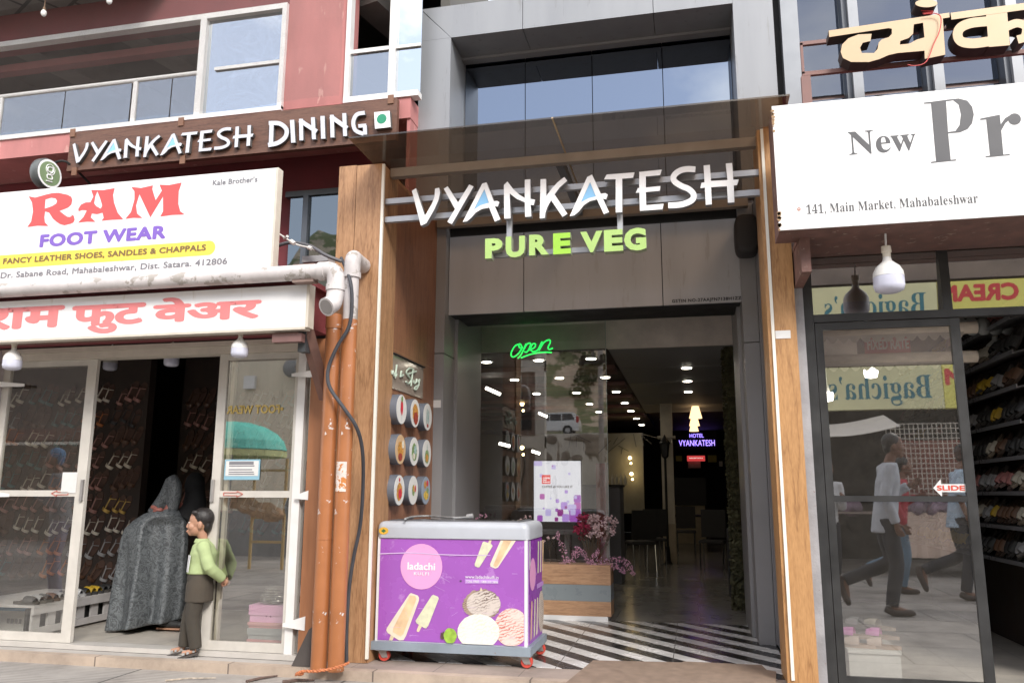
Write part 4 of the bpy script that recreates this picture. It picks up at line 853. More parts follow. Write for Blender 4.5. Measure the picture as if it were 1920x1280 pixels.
random.seed(3); root = Vector((P(1108, 1060, 8.24).x, 8.24, .62))
t = thing('flower_bunch', 'bunch of dark red and pale pink dried flowers rising from the planter', 'flowers', root, 'flowers in the planter')
b = MB(); br_, bw_ = MB(), MB()
for i in range(46):
    red = i < 17; px, py = (random.uniform(1080, 1108), random.uniform(962, 1008)) if red else (random.uniform(1106, 1154), random.uniform(968, 1012))
    e = P(px, py, 8.24+random.uniform(-.08, .1)); b.tube([root, root*.45+e*.55+Vector((random.uniform(-.02, .02), 0, -.02)), e], [.003, .0025, .0015], 5)
    blossoms(br_ if red else bw_, e, 13, .042, .015)
b.build('stems', M_stem, t); br_.build('red_blossoms', M_fr, t); bw_.build('pale_blossoms', M_fw2, t)
for ch in t.children: ch['kind'] = 'stuff'
sprays = [([(1063, 1058), (1056, 1030), (1045, 998)], 'upright'), ([(1060, 1060), (1078, 1040), (1082, 1030), (1098, 1042), (1105, 1055)], 'arched'), ([(1105, 1062), (1115, 1045), (1120, 1032)], 'short'), ([(1110, 1058), (1140, 1052), (1163, 1048), (1178, 1058), (1188, 1076)], 'drooping over the end'), ([(1110, 1060), (1140, 1060), (1160, 1064), (1172, 1072)], 'low trailing')]
for pts, nm_ in sprays:
    w3 = [P(x, y, 8.16+.02*i) for i, (x, y) in enumerate(pts)]; w3[0].z = .63
    t = thing('pink_spray', f'{nm_} spray of feathery pink flowers in the planter', 'flowers', w3[0], 'flowers in the planter')
    MB().tube(w3, .003, 5, smooth=4).build('stem', M_stem, t); pp, _ = catmull(w3, [0]*len(w3), 9); b = MB()
    for i, q in enumerate(pp): blossoms(b, q, 5, .062*(1-.6*i/len(pp)), .0075)
    b.build('florets', M_fp, t)
for k, (px, py, lb) in enumerate(((902, 966, 'tiny pink flower sprig showing over the freezer lid'), (985, 968, 'tiny cream flower sprig showing over the freezer lid'), (1028, 1008, 'small pale flower sprig between freezer and table leg'))):
    e = P(px, py, 8.22); r0 = Vector((e.x+.02, 8.25, .62)); t = thing('flower_sprig', lb, 'flowers', r0, 'flowers in the planter')
    b = MB().tube([r0, (r0+e)/2, e], .0025, 5); b.tube([(r0+e)/2, e+Vector((.05, 0, -.0))], .002, 5); b.tube([(r0+e)/2, e+Vector((-.05, .02, -.03))], .002, 5); b.build('stems', M_stem, t)
    b = MB(); [blossoms(b, e+Vector(d), 8, .02, .009) for d in ((0, 0, 0), (.05, 0, 0), (-.05, .02, -.03))]; b.build('blossoms', M_fw2 if k else M_fp, t)
# table and screen
yt_ = 8.62
t = thing('side_table', 'dark grey table behind the planter carrying a lit screen', 'table', (-1.3, yt_, FL)); ztab = P(1060, 993, yt_-.15).z
M_tab = mat('table_grey', (.12, .12, .12), .5)
MB().box(-1.95, P(1091, 990, yt_).x+.02, yt_-.17, yt_+.35, ztab-.045, ztab).build('top', M_tab, t)
for px in (1066, 1012): x = P(px, 1040, yt_).x; MB().box(x-.025, x+.025, yt_-.1, yt_-.05, FL, ztab-.046).build('leg', mat('leg_grey', (.26, .26, .26), .4, metal=.3), t)
c7, s7 = (1000, 850), 3.88; ys_ = yt_; A, B = P(1001, 864, ys_), P(1090, 978, ys_)
t = thing('lit_screen', 'lit white screen with purple squares and a red logo behind the glass door', 'screen', ((A.x+B.x)/2, ys_, ztab))
MB().box(A.x-.01, B.x+.005, ys_+.003, ys_+.05, ztab+.001, A.z+.012).build('housing', M_black, t)
MB().box(A.x, B.x, ys_, ys_+.002, B.z, A.z).build('picture', lamp('screen_white', (.66, .65, .70), .62), t)
sqs = [(35, 72, 60, 36, 0), (148, 98, 32, 32, 0), (140, 90, 10, 10, 3), (262, 147, 18, 18, 0), (58, 160, 24, 24, 0), (240, 277, 24, 24, 1), (65, 312, 36, 40, 3), (127, 326, 13, 13, 0), (176, 344, 26, 28, 1), (225, 378, 50, 54, 1), (322, 328, 55, 55, 2), (253, 350, 20, 20, 0), (322, 380, 54, 50, 3), (308, 317, 20, 22, 0), (283, 396, 62, 56, 0), (238, 390, 18, 18, 4), (110, 428, 42, 50, 0), (76, 398, 13, 13, 1), (172, 410, 22, 24, 2), (198, 430, 44, 50, 4), (236, 468, 50, 60, 1), (306, 451, 88, 98, 2), (290, 425, 38, 44, 0), (170, 477, 26, 30, 4), (50, 470, 40, 46, 2)]
SC = [(.46, .39, .66), (.38, .22, .58), (.30, .08, .40), (.38, .08, .34), (.24, .03, .20)]
for k in range(5):
    vv = []
    for i, (cx, cy, w_, h_, ci) in enumerate(sqs):
        if ci != k: continue
        r0 = min(w_, h_)*.22; pts = []
        for sx_, sy_, a0 in ((1, 1, 0), (-1, 1, 90), (-1, -1, 180), (1, -1, 270)):
            pts += [(cx+sx_*(w_/2-r0)+r0*cos(radians(a0+a)), cy+sy_*(h_/2-r0)+r0*sin(radians(a0+a))) for a in (0, 30, 60, 90)]
        o = [(min(max(x, A.x+.001), B.x-.001), min(max(z, B.z+.001), A.z-.001)) for x, z in trace(pts, c7, s7, ys_)]
        bq = MB().put2d(([(x, z, 0) for x, z, tt in fill2d([o], False)[0]], fill2d([o], False)[1]), ys_-.001-.0006*i, 0); vv.append(bq)
    b = MB(); [b.add(x.v, x.f) for x in vv]; b.build('coloured_squares', lamp('screen_c%d' % k, SC[k], .62), t)
lg = [(64, 155), (127, 155), (127, 220), (64, 220)]
flat(t, 'logo', fill2d([trace(lg, c7, s7, ys_)], False), ys_-.018, lamp('screen_red', (.60, .04, .04), .7))
for tx, y0_, y1_, xr_ in (('COFFEE', 172, 184, 121), ('DAY', 187, 198, 98), ('BEVERAGES', 202, 211, 121)):
    flat(t, 'lettering', pfit(text2d(tx, .04), ys_-.02, 1000+70/s7, 1000+xr_/s7, 850+y0_/s7, 850+y1_/s7), ys_-.02, lamp('screen_txt', (.8, .75, .75), .7))
flat(t, 'lettering', pfit(text2d('COFFEE aS YOU LIKE IT', .03, spacing=1.05), ys_-.018, 1000+63/s7, 1000+286/s7, 850+231/s7, 850+249/s7), ys_-.018, lamp('screen_dark', (.16, .04, .09), .5))

# ================================================================ PIPES AND CABLES
M_pvc = mat('grey_pvc', (.53, .495, .485), .55, var=.16, scale=6, bump=.15, spots=((.33, .30, .27), .56, 8))
M_orange = mat('orange_paint', (.36, .135, .048), .42, var=.12, scale=4, spots=((.62, .60, .58), .63, 15), coat=.15)
yp, rp_ = 5.08, .056; zp = P(300, 527, yp).z; xe = P(630, 520, yp).x-.0
def collar(b, a, d, r, L_=.05):
    a = Vector(a); d = Vector(d).normalized(); b.tube([a-d*L_/2, a+d*L_/2], r, 16)
t = thing('gutter_pipe', 'weathered white plastic pipe running over the narrow sign and turning down at its end', 'pipe', (-4, yp, zp))
b = MB().tube([(-9, yp, zp), (xe-.075, yp, zp)], rp_, 18); b.build('pipe', M_pvc, t, auto=50)
b = MB().tube([(xe-.10, yp, zp), (xe-.05, yp, zp+.004), (xe-.012, yp+.0, zp-.022), (xe, yp, zp-.075), (xe, yp, zp-.12)], rp_+.006, 18, smooth=4)
b.tube([(xe, yp, zp-.10), (xe, yp, zp-.17), (xe-.005, yp-.02, zp-.24), (xe-.02, yp-.075, zp-.275)], rp_+.004, 18, smooth=4)
collar(b, (xe-.10, yp, zp), (1, 0, 0), rp_+.011); collar(b, (xe, yp, zp-.125), (0, 0, 1), rp_+.011, .04); collar(b, (xe-.02, yp-.075, zp-.275), (-.3, -.8, -.45), rp_+.010, .02)
b.build('elbow', M_pvc, t, auto=50)
q = Vector((xe-.02, yp-.075, zp-.275)); d_ = Vector((-.3, -.8, -.45)).normalized(); MB().tube([q+d_*.002, q+d_*.0125], rp_-.004, 18).build('mouth_disc', mat('pipe_shade', (.26, .24, .23), .8), t)  # closing disc; shade of the hollow pipe is put into its darker colour
yq = 5.47; xq = P(640, 1000, yq).x; zq = P(655, 483, yq).z; zpt = P(650, 600, yq).z
t = thing('drain_pipe', 'taller drain pipe beside the teak pillar, white at the top and orange below', 'pipe', (xq, yq, FL), 'painted drain pipes')
MB().tube([(xq, yq, FL), (xq, yq, zpt)], rp_, 18).build('painted_pipe', M_orange, t, auto=50)
MB().tube([(xq, yq, zpt), (xq, yq, zq-.12)], rp_-.002, 18).build('bare_pipe', M_pvc, t, auto=50)
b = MB().tube([(xq, yq, zq-.16), (xq, yq, zq-.06), (xq-.005, yq+.03, zq), (xq-.02, yq+.1, zq+.01), (xq-.03, yq+.27, zq+.01)], rp_+.005, 18, smooth=4); collar(b, (xq, yq, zq-.14), (0, 0, 1), rp_+.011, .04); b.build('elbow', M_pvc, t, auto=50)
xo = xq-.128; zo = P(625, 590, yq).z
t = thing('drain_pipe', 'shorter orange drain pipe standing against the wooden post below the open elbow', 'pipe', (xo, yq, FL), 'painted drain pipes')
b = MB().tube([(xo, yq, FL), (xo, yq, zo)], rp_, 18); collar(b, (xo, yq, zo-.06), (0, 0, 1), rp_+.006, .1); collar(b, (xo, yq, 1.0), (0, 0, 1), rp_+.003, .006); b.build('painted_pipe', M_orange, t, auto=50)
q = P(645, 893, yq-rp_); b = MB()
b.loftrings([[Vector((xq+(rp_+.002)*sin(a), yq-(rp_+.002)*cos(a), q.z+zz)) for a in [-.75+.15*k for k in range(11)]] for zz in (-.105, -.09, .09, .105)], cap=False, close=False)
tag(b.build('torn_sticker', mat('torn_sticker', (.62, .55, .50), .6, var=.2, scale=20, spots=((.50, .18, .04), .52, 26)), loc=q), 'torn orange and white sticker wrapped on the taller drain pipe', 'sticker')
cab = [(640, 484, 5.6), (655, 520, 5.40), (660, 560, 5.385), (655, 610, 5.385), (632, 650, 5.37), (616, 690, 5.36), (618, 725, 5.36), (645, 765, 5.38), (668, 800, 5.43), (679, 840, 5.52), (681, 900, 5.62), (676, 980, 5.70), (664, 1040, 5.72), (655, 1100, 5.72), (650, 1180, 5.72), (650, 1246, 5.72)]
tag(MB().tube([P(*c_) for c_ in cab], .0135, 10, smooth=6).build('black_cable', mat('cable_black', (.045, .047, .055), .5, var=.3, spots=((.2, .2, .2), .7, 10)), loc=P(*cab[-1])), 'thick black cable looping across the orange pipes and down to the ground', 'cable')
cab2 = [(520, 500, 5.6), (514, 475, 5.6), (520, 462, 5.6), (545, 455, 5.6), (580, 461, 5.55), (610, 478, 5.5), (640, 490, 5.55)]
tag(MB().tube([P(*c_) for c_ in cab2], .014, 10, smooth=6).build('grey_cable', mat('cable_grey', (.10, .10, .11), .5), loc=P(*cab2[0])), 'dark grey cable looping out from behind the big white sign to the pipes', 'cable')
cab3 = [(512, 430, 5.5), (530, 443, 5.52), (555, 458, 5.55), (585, 466, 5.53), (605, 476, 5.5)]
tag(MB().tube([P(*c_) for c_ in cab3], .007, 8, smooth=6).tube([P(545, 452, 5.52), P(552, 457, 5.52)], .018, 8).tube([P(578, 464, 5.5), P(584, 466, 5.5)], .016, 8).tube([P(533, 447, 5.5), P(539, 443, 5.48)], .012, 6).build('white_wire', mat('wire_white', (.62, .60, .57), .5, var=.2), loc=P(*cab3[0])), 'white wire with tape knots tied along the grey cable', 'wire')
q = P(605, 480, 5.65); tag(MB().box(q.x-.16, q.x+.06, 5.62, 5.75, q.z-.05, q.z).build('junction_ledge', mat('ledge_grey', (.30, .30, .31), .5), loc=q), 'grey ledge behind the cables next to the teak pillar', 'ledge')
a, bq = P(562, 1262, 5.36), P(652, 1247, 5.38); b = MB()
pts = [a+Vector((-.03, 0, -.01)), a+Vector((.03, -.02, .02)), a*.6+bq*.4+Vector((0, -.02, .0)), a*.25+bq*.75, bq+Vector((0, .02, .015))]
pp, _ = catmull(pts, [0]*5, 8); b.tube([p+Vector((0, .006*cos(i*1.9), .006*sin(i*1.9))) for i, p in enumerate(pp)], .007, 6); b.tube([p+Vector((0, -.006*cos(i*1.9), -.006*sin(i*1.9))) for i, p in enumerate(pp)], .006, 6); b.ball(a, (.03, .02, .015))
tag(b.build('orange_rope', mat('rope_orange', (.50, .17, .07), .8, var=.35, scale=50), loc=a), 'twisted orange rope tied round the foot of the orange drain pipes', 'rope')

for (px0_, py0_, px1_, py1_, r_, lb) in ((310, 1275, 405, 1270, .006, 'thin pale stick lying on the paving before the shoe shop'), (462, 1277, 520, 1266, .011, 'short rusty scrap of metal on the paving below the orange pipes'), (530, 1278, 590, 1274, .014, 'dark crumpled scrap on the paving below the orange pipes')):
    a, c_ = PZ(px0_, py0_, .058), PZ(px1_, py1_, .06); tag(MB().tube([a, a*.6+c_*.4+Vector((0, .02, .004)), c_], [r_, r_*.8, r_*.5], 6).build('scrap', mat('scrap_%d' % px0_, (.45, .38, .30) if r_ < .008 else (.12, .08, .065), .9, var=.4, scale=30), loc=a), lb, 'litter')

# ================================================================ LED BULBS
M_bulbw = mat('bulb_white', (.74, .73, .70), .35, var=.04); M_bulbd = mat('bulb_diffuser', (.60, .61, .72), .25, var=.03)
def led_bulb(top, s, label, hang=.0, group='white bulbs hanging outside the shops', cage=True):
    top = Vector(top); t = thing('led_bulb', label, 'light bulb', top, group)
    MB().lathe([(.0, 0), (.022*s, 0), (.024*s, -.03*s), (.019*s, -.034*s), (.019*s, -.055*s), (0, -.055*s)], top, 16).build('socket', mat('socket_cream', (.62, .56, .46), .5), t, auto=40)
    if hang: MB().tube([top, top+Vector((.004, 0, hang*.5)), top+Vector((0, 0, hang))], .006, 6).build('wire', M_lw, t)
    MB().lathe([(0, -.056*s), (.018*s, -.056*s), (.022*s, -.075*s), (.055*s, -.105*s), (.068*s, -.13*s), (.071*s, -.155*s), (0, -.155*s)], top, 28).build('bulb_neck', M_bulbw, t, auto=40)
    MB().lathe([(.0, -.156*s), (.0705*s, -.156*s), (.071*s, -.2*s), (.064*s, -.222*s), (.04*s, -.232*s), (0, -.235*s)], top, 28).build('diffuser', M_bulbd, t, auto=60)
    return t
led_bulb(P(28, 640, 5.28), .98, 'white bulb below the left end of the narrow sign', .02)
led_bulb(P(452, 619, 5.28), .88, 'white bulb with bluish lower half under the narrow sign near its right end', .03)
led_bulb(P(1661, 462, 5.42), 1.32, 'large white bulb on a wire below the white serif sign', .22)

# ================================================================ SHOE SHOP
t = thing('shoe_shop_front', 'cream aluminium sliding shop front of the shoe shop under the narrow sign', 'shop front', (-4.2, YF, FL))
zt1, zt2 = 2.415, 2.475
MB().box(-6.5, -2.865, YF-.03, YF+.09, zt1, zt2).box(-6.5, -2.865, YF-.045, YF+.09, zt2+.002, zt2+.04).build('top_rail', M_cream, t)
MB().box(-6.5, -2.86, YF-.045, YF+.10, FL, .155).build('sill', mat('sill_alu', (.56, .53, .49), .4, metal=.2, var=.08), t)
MB().box(-2.99, -2.925, YF-.02, YF+.06, .156, zt1-.001).build('post', M_white, t)
M_sg = glass('shop_glass', .09, (.94, .94, .92), fres=1.2, wob=.01, dirt_haze=.3); M_sg2 = glass('shop_glass_bright', .25, (.95, .95, .92), fres=1.2, wob=.01, dirt_haze=.3)
M_slide = mat('sliding_frame', (.56, .53, .48), .4, var=.1, scale=6)
def slider(x0, x1, y, s0, s1, gm, name='sliding_door'):
    d = MB(); zm0, zm1 = 1.285, 1.335
    d.box(x0, x0+s0, y, y+.035, .158, zt1-.002); d.box(x1-s1, x1, y, y+.035, .158, zt1-.002)
    d.box(x0+s0, x1-s1, y+.002, y+.033, .158, .225); d.box(x0+s0, x1-s1, y+.002, y+.033, zm0, zm1); d.box(x0+s0, x1-s1, y+.002, y+.033, zt1-.05, zt1-.002)
    f = d.build(name, M_slide, t)
    MB().box(x0+s0, x1-s1, y+.014, y+.018, .226, zm0-.001).build('pane', gm, f); MB().box(x0+s0, x1-s1, y+.014, y+.018, zm1+.001, zt1-.051).build('pane', gm, f)
    return f
xl0, xl1 = P(-8, 900, YF).x-.05, P(152, 900, YF).x+.045
dl = slider(xl0, xl1, YF, .07, .09, M_sg)
xr0, xr1 = P(401, 900, YF).x-.02, -2.99
dr = slider(xr0, xr1-.002, YF, .075, .03, M_sg2)
MB().box(xr0+.08, xr0+.11, YF+.05, YF+.085, .158, zt1).build('rear_stile', M_cream, t)
MB().box(-2.924, -2.87, YF+.02, YF+.024, .16, zt1).build('narrow_pane', M_sg2, t)
M_arr = ink('arrow_red', (.55, .12, .09))
def arrow(x0, x1, z, h, d):
    o = [(x0, z), (x0+.05, z+h), (x0+.05, z+h*.5), (x1, z+h*.5), (x1, z-h*.5), (x0+.05, z-h*.5), (x0+.05, z-h)]
    if d > 0: o = [(x0+x1-a, c_) for a, c_ in o]
    b = MB(); 
    for a, c_ in zip(o, o[1:]+o[:1]): b.bar((a[0], YF-.0015, a[1]), (c_[0], YF-.0015, c_[1]), .005, .004)
    return b
arrow(P(96, 931, YF).x, P(127, 931, YF).x, 1.31, .022, -1).build('arrow_mark', M_arr, dl); arrow(P(419, 933, YF).x, P(455, 933, YF).x, 1.31, .022, 1).build('arrow_mark', M_arr, dr)
for d, x in ((dl, xl1-.02), (dr, xr0+.02)): MB().box(x-.012, x+.012, YF-.02, YF-.001, 1.25, 1.42).build('handle', mat('handle_alu', (.45, .43, .42), .3, metal=.6), d)
for px0_, px1_, py_, hh in ((593, 547, 700, .03), (578, 553, 928, .035), (572, 530, 1168, .05), (-30, 46, 719, .03), (-30, 18, 925, .03)):
    a, c_ = P(px0_, py_, YF-.05), P(px1_, py_+3, YF-.05); MB().prism([(a.x, YF-.05, a.z+hh), (c_.x, YF-.05, c_.z+.012), (c_.x, YF-.05, c_.z-.012), (a.x, YF-.05, a.z-hh)], (0, -.004, 0)).build('strap_hinge', M_white, t)
MB().box(P(-30, 900, YF-.1).x-.6, P(-2, 1000, YF).x-.14, YF-.06, YF+.1, FL, 2.5).build('side_panel', mat('grey_side', (.40, .36, .36), .6), t)
q0, q1 = P(118, 885, YF-.002), P(142, 924, YF-.002); tag(MB().box(q0.x, q1.x, YF-.004, YF-.002, q1.z, q0.z).build('paper_note', M_paper, loc=q0), 'white sheet of paper taped at the edge of the left sliding door', 'paper')
q0, q1 = P(421, 861, YF-.002), P(485, 899, YF-.002); n_ = MB().box(q0.x, q1.x, YF+.006, YF+.008, q1.z, q0.z).build('notice', ink('notice_blue', (.25, .45, .55)), loc=q0); tag(n_, 'small white notice with a blue border on the right sliding door', 'notice')
MB().box(q0.x+.012, q1.x-.012, YF+.004, YF+.0055, q1.z+.03, q0.z-.012).build('notice_paper', M_paper, n_)
b = MB(); random.seed(4)
for i, z in enumerate((.82, .68, .5, .38, .28)): b.box(q0.x+.04, q1.x-.04-random.uniform(0, .06), YF+.003, YF+.0038, q1.z+(q0.z-q1.z)*z-.004*(3 if i == 0 else 1), q1.z+(q0.z-q1.z)*z+.004*(3 if i == 0 else 1))
b.build('print_lines', ink('grey', (.35, .38, .40)), n_)
tag(flat(None, 'window_lettering', fit(text2d('\u2022FOOT WEAR', .03), P(424, 770, YF).x, P(530, 766, YF).x, P(424, 776, YF).z, P(424, 760, YF).z, mirror=True), YF+.010, ink('ochre', (.50, .36, .10))), 'faded ochre mirrored lettering on the glass of the right sliding door', 'lettering')
# lintel above the doors, brackets, post
tt = thing('sign_support', 'rusty brown steel beam, box brackets and post carrying the narrow sign', 'support frame', (-3, 5.4, 2.5))
M_brown = mat('brown_steel', (.15, .075, .055), .6, var=.2, scale=7)
MB().box(-9, -2.80, 5.34, 5.44, 2.515, 2.60).build('beam', M_brown, tt); MB().tube([(-9, 5.5, 2.525), (-2.86, 5.5, 2.525)], .022, 10).build('conduit', M_brown, tt)
MB().box(-9, -2.70, 5.08, 5.74, 2.83, 2.87).box(-9, -2.75, 5.45, 5.74, 2.53, 2.83).build('deck', M_mar, tt)
a, c_ = P(510, 634, 5.15), P(603, 623, 5.42)
b = MB(); b.box(P(510, 634, 5.2).x, -2.70, 5.20, 5.26, P(510, 634, 5.2).z-.03, P(510, 634, 5.2).z+.03); b.build('bracket_arm', mat('brown_pipe', (.20, .11, .10), .55, var=.15), tt)
x_ = P(510, 634, 5.2).x; z_ = P(510, 634, 5.2).z; MB().box(x_-.002, x_, 5.21, 5.25, z_-.02, z_+.02).build('open_end', M_black, tt)
MB().box(-2.76, -2.70, 5.27, 5.35, 2.32, 2.72).build('plate', mat('dark_steel', (.05, .055, .06), .5), tt)
MB().prism([(-2.70, 5.28, 2.5), (-2.70, 5.28, 2.43), (-2.66, 5.55, 2.0), (-2.62, 5.6, 2.0), (-2.66, 5.3, 2.5)], (-.05, 0, 0)).build('gusset', M_brown, tt)
b = MB().box(-2.72, -2.56, 5.06, 5.14, 2.78, 2.91); b.build('timber_block', wood('old_timber', (.30, .22, .19), (.18, .12, .10), 'X', 2, .8), tt)
MB().box(-2.865, -2.735, YF-.05, YF+.08, FL, 2.5).build('post', mat('orange_wood', (.30, .125, .055), .5, var=.18, scale=6, stretch=(3, 3, .4)), tt)
a = P(560, 1240, 5.6); tag(MB().prism([(a.x-.03, 5.55, FL), (a.x+.13, 5.55, FL), (a.x+.13, 5.55, FL+.28), (a.x+.09, 5.55, FL+.25)], (0, .04, 0)).build('scrap_board', mat('scrap_dark', (.07, .06, .055), .8, var=.3), loc=a), 'dark broken board leaning at the foot of the orange wooden post', 'board')
# room
tr = thing('shoe_shop_room', 'dark shoe shop interior with brown display walls', 'shop interior', (-4.6, 7.5, .13))
M_disp = mat('display_brown', (.045, .032, .026), .7, var=.3)
MB().box(-7.5, -2.8, 9.4, 9.5, .13, 2.95).build('back_wall', M_disp, tr); MB().box(-7.5, -7.4, 5.85, 9.4, .13, 2.95).box(-2.9, -2.8, 5.85, 9.4, .13, 2.95).build('side_wall', M_disp, tr); MB().box(-7.4, -2.9, 5.85, 9.4, 2.85, 2.95).build('ceiling', M_disp, tr)
MB().box(-7.4, P(262, 900, 7.3).x, 7.32, 7.42, .13, 2.85).build('display_board', M_disp, tr); MB().box(P(262, 900, 7.3).x, -2.95, 7.9, 8.0, .13, 2.85).build('display_board', M_disp, tr)
# sandals hung on the display boards
STR = {'cream': (.75, .70, .60), 'gold': (.62, .42, .12), 'rose': (.42, .22, .19), 'black': (.03, .03, .032), 'brown': (.12, .06, .035), 'grey': (.36, .36, .37), 'teal': (.06, .16, .17), 'orange': (.5, .17, .05)}
_sandal = {}
M_insole = mat('insole', (.10, .055, .04), .6, var=.3)
def sandal(c):
    if c in _sandal: return _sandal[c]
    t = thing('sandal', 'x', 'sandal', (0, 0, 0)); out_ = []
    for i in range(20):
        a = 2*pi*i/20; x = .036*cos(a)*(1.12-.28*sin(a)); out_.append((x, 0, .118+.118*sin(a)*-1))
    MB().prism(out_, (0, .014, 0)).build('sole', M_insole, t)
    b = MB(); m = mat('strap_'+c, STR[c], .35, metal=.5 if c == 'gold' else 0, var=.1)
    b.loftrings([[Vector((.042*cos(a)*k, -.032*sin(a)*k2, z)) for a in [pi*j/8 for j in range(9)]] for z, k, k2 in ((.165, 1, 1), (.195, .96, .95))], cap=False, close=False)
    b.bar((0, -.03, .16), (0, -.036, .07), .010, .006); b.bar((-.034, -.004, .055), (0, -.038, .068), .007, .005); b.bar((.034, -.004, .055), (0, -.038, .068), .007, .005)
    for v in b.v: v.z = .236-v.z
    b.build('strap', m, t)
    _sandal[c] = t; t['_used'] = False; return t
def hang(c, loc, label, group, rz=0, sc=1):
    tilt = random.uniform(.35, .6)
    p0 = sandal(c)
    if not p0['_used']: p0['_used'] = True; p0.location = loc; p0.rotation_euler = (0, tilt, rz); p0['label'] = label; p0['group'] = group; p0.scale = (sc,)*3; return
    dup(p0, loc, label, group, rz, sc).rotation_euler = (0, tilt, rz)
random.seed(21)
rowsz = [(2.40, 'topmost'), (2.18, 'second'), (1.96, 'third'), (1.74, 'fourth'), (1.52, 'fifth'), (1.30, 'sixth'), (1.08, 'seventh'), (.86, 'eighth'), (.64, 'lowest')]
pal = [['rose'], ['black'], ['brown', 'black', 'rose'], ['cream', 'teal', 'brown'], ['brown', 'gold', 'grey'], ['gold', 'brown', 'black'], ['cream', 'grey', 'brown'], ['grey', 'cream', 'brown'], ['grey', 'brown', 'black']]
xe_ = P(255, 900, 7.3).x
for r_, (z, nm_) in enumerate(rowsz):
    for g_ in range(7):
        c_ = pal[r_][0] if g_ == 0 else random.choice(['brown', 'cream', 'grey', 'rose', 'orange', 'rose', 'cream', 'teal'])
        for k in range(3):
            hang(c_, (xe_-.10-g_*.36-k*.105+random.uniform(-.015, .015)-.05*(r_ % 2), 7.315, z-.2+random.uniform(-.03, .03)), f'{c_} sandal, {nm_} row of the front display board, {"by the opening" if g_ == 0 else "behind the glass door" if g_ > 1 else "behind the door frame"}', 'sandals on the front display board', 0, random.uniform(.95, 1.2))
for r_, (z, nm_) in enumerate(rowsz[:7]):
    for g_ in range(4):
        c_ = 'cream' if r_ == 3 and g_ == 0 else random.choice(['brown', 'grey', 'black', 'rose', 'teal', 'grey'])
        for k in range(3):
            hang(c_, (xe_+.12+g_*.37+k*.105, 7.885, z-.2+random.uniform(-.03, .03)), f'{c_} sandal in the {nm_} row of the recessed dark board behind the woman', 'sandals on the recessed board', 0, random.uniform(.95, 1.15))
# two lamps inside and a red ornament
led_bulb((P(208, 672, 6.9).x, 6.9, P(208, 672, 6.9).z+.10), .95, 'unlit greyish bulb inside the dark shoe shop', .12, 'bulbs inside the shoe shop')
led_bulb((P(322, 672, 6.2).x, 6.2, P(322, 668, 6.2).z+.12), .9, 'whiter bulb hanging inside the shoe shop doorway', .12, 'bulbs inside the shoe shop')
# pallet stand
a, c_ = PZ(126, 1181, .13), PZ(219, 1160, .13); d = (c_-a).normalized(); a0 = a-d*.42; nrm = Vector((-d.y, d.x, 0)); L0 = (c_-a0).length
t = thing('pallet_stand', 'low white slatted pallet stand along the floor of the shoe shop', 'stand', a0)
M_pal = mat('pallet_white', (.55, .53, .53), .6, var=.15)
b = MB(); up = Vector((0, 0, 1))
for z0_, z1_ in ((.02, .075), (.185, .24)):
    b.prism([a0+up*z0_, c_+up*z0_, c_+up*z1_, a0+up*z1_], nrm*.02)
b.build('rails', M_pal, t); b = MB()
for i in range(6):
    p_ = a0+d*(L0*i/6+.02); q_ = p_+d*L0*.085; b.prism([p_+up*.02+nrm*.025, q_+up*.02+nrm*.025, q_+up*.24+nrm*.025, p_+up*.24+nrm*.025], nrm*.02)
b.build('slats', M_pal, t); b = MB(); b.prism([a0+up*.241, c_+up*.241, c_+nrm*.8+up*.241, a0+nrm*.8+up*.241], up*.02); b.build('shelf', M_pal, t)
MB().prism([a0+up*.02+nrm*.06, c_+up*.02+nrm*.06, c_+up*.235+nrm*.06, a0+up*.235+nrm*.06], nrm*.02).build('dark_inside', M_black, t)
def slipper(c, col, col2, L=.25):
    t = thing('slipper', 'x', 'slipper', (0, 0, 0)); o = []
    for i in range(18):
        a = 2*pi*i/18; o.append((.042*cos(a)*(1+.12*sin(a)), L/2*sin(a), 0))
    MB().prism(o, (0, 0, .022)).build('sole', mat('sole_'+c, col2, .7), t)
    b = MB(); b.loftrings([[Vector((.047*cos(a)*k, y, .02+.05*sin(a)*k)) for a in [pi*j/8 for j in range(9)]] for y, k in ((-.005, 1.0), (.05, .95), (.085, .7))], cap=False, close=False)
    b.build('upper', mat('upper_'+c, col, .5, var=.2), t, smooth=True); t['_used'] = False; return t
def lay(p0, loc, label, group, rz=0, rx=0):
    if not p0['_used']: p0['_used'] = True; r = p0
    else: r = dup(p0, loc)
    r.location = loc; r['label'] = label; r['group'] = group; r.rotation_euler = (rx, 0, rz); return r
SLP = {c: slipper(c, *k) for c, k in {'yellow': ((.50, .33, .03), (.03, .03, .03)), 'black': ((.03, .03, .03), (.05, .045, .04)), 'grey': ((.30, .30, .31), (.12, .11, .10)), 'cream': ((.50, .46, .38), (.25, .2, .15)), 'brown': ((.14, .075, .045), (.08, .05, .035)), 'rose': ((.42, .17, .16), (.15, .1, .09)), 'white': ((.62, .62, .62), (.4, .4, .4))}.items()}
az = atan2(nrm.y, nrm.x)+pi/2
for i in range(13):
    p_ = a0+d*(.06+i*(L0-.12)/12)+nrm*.13+up*.262
    c2_ = ['black', 'grey', 'black', 'brown', 'grey', 'black', 'white', 'white', 'black', 'yellow', 'yellow', 'black', 'black'][i]
    lay(SLP[c2_], p_, f'{c2_} slipper on the white pallet stand, {"near the opening" if i > 4 else "behind the left glass door"}', 'slippers on the pallet stand', az)
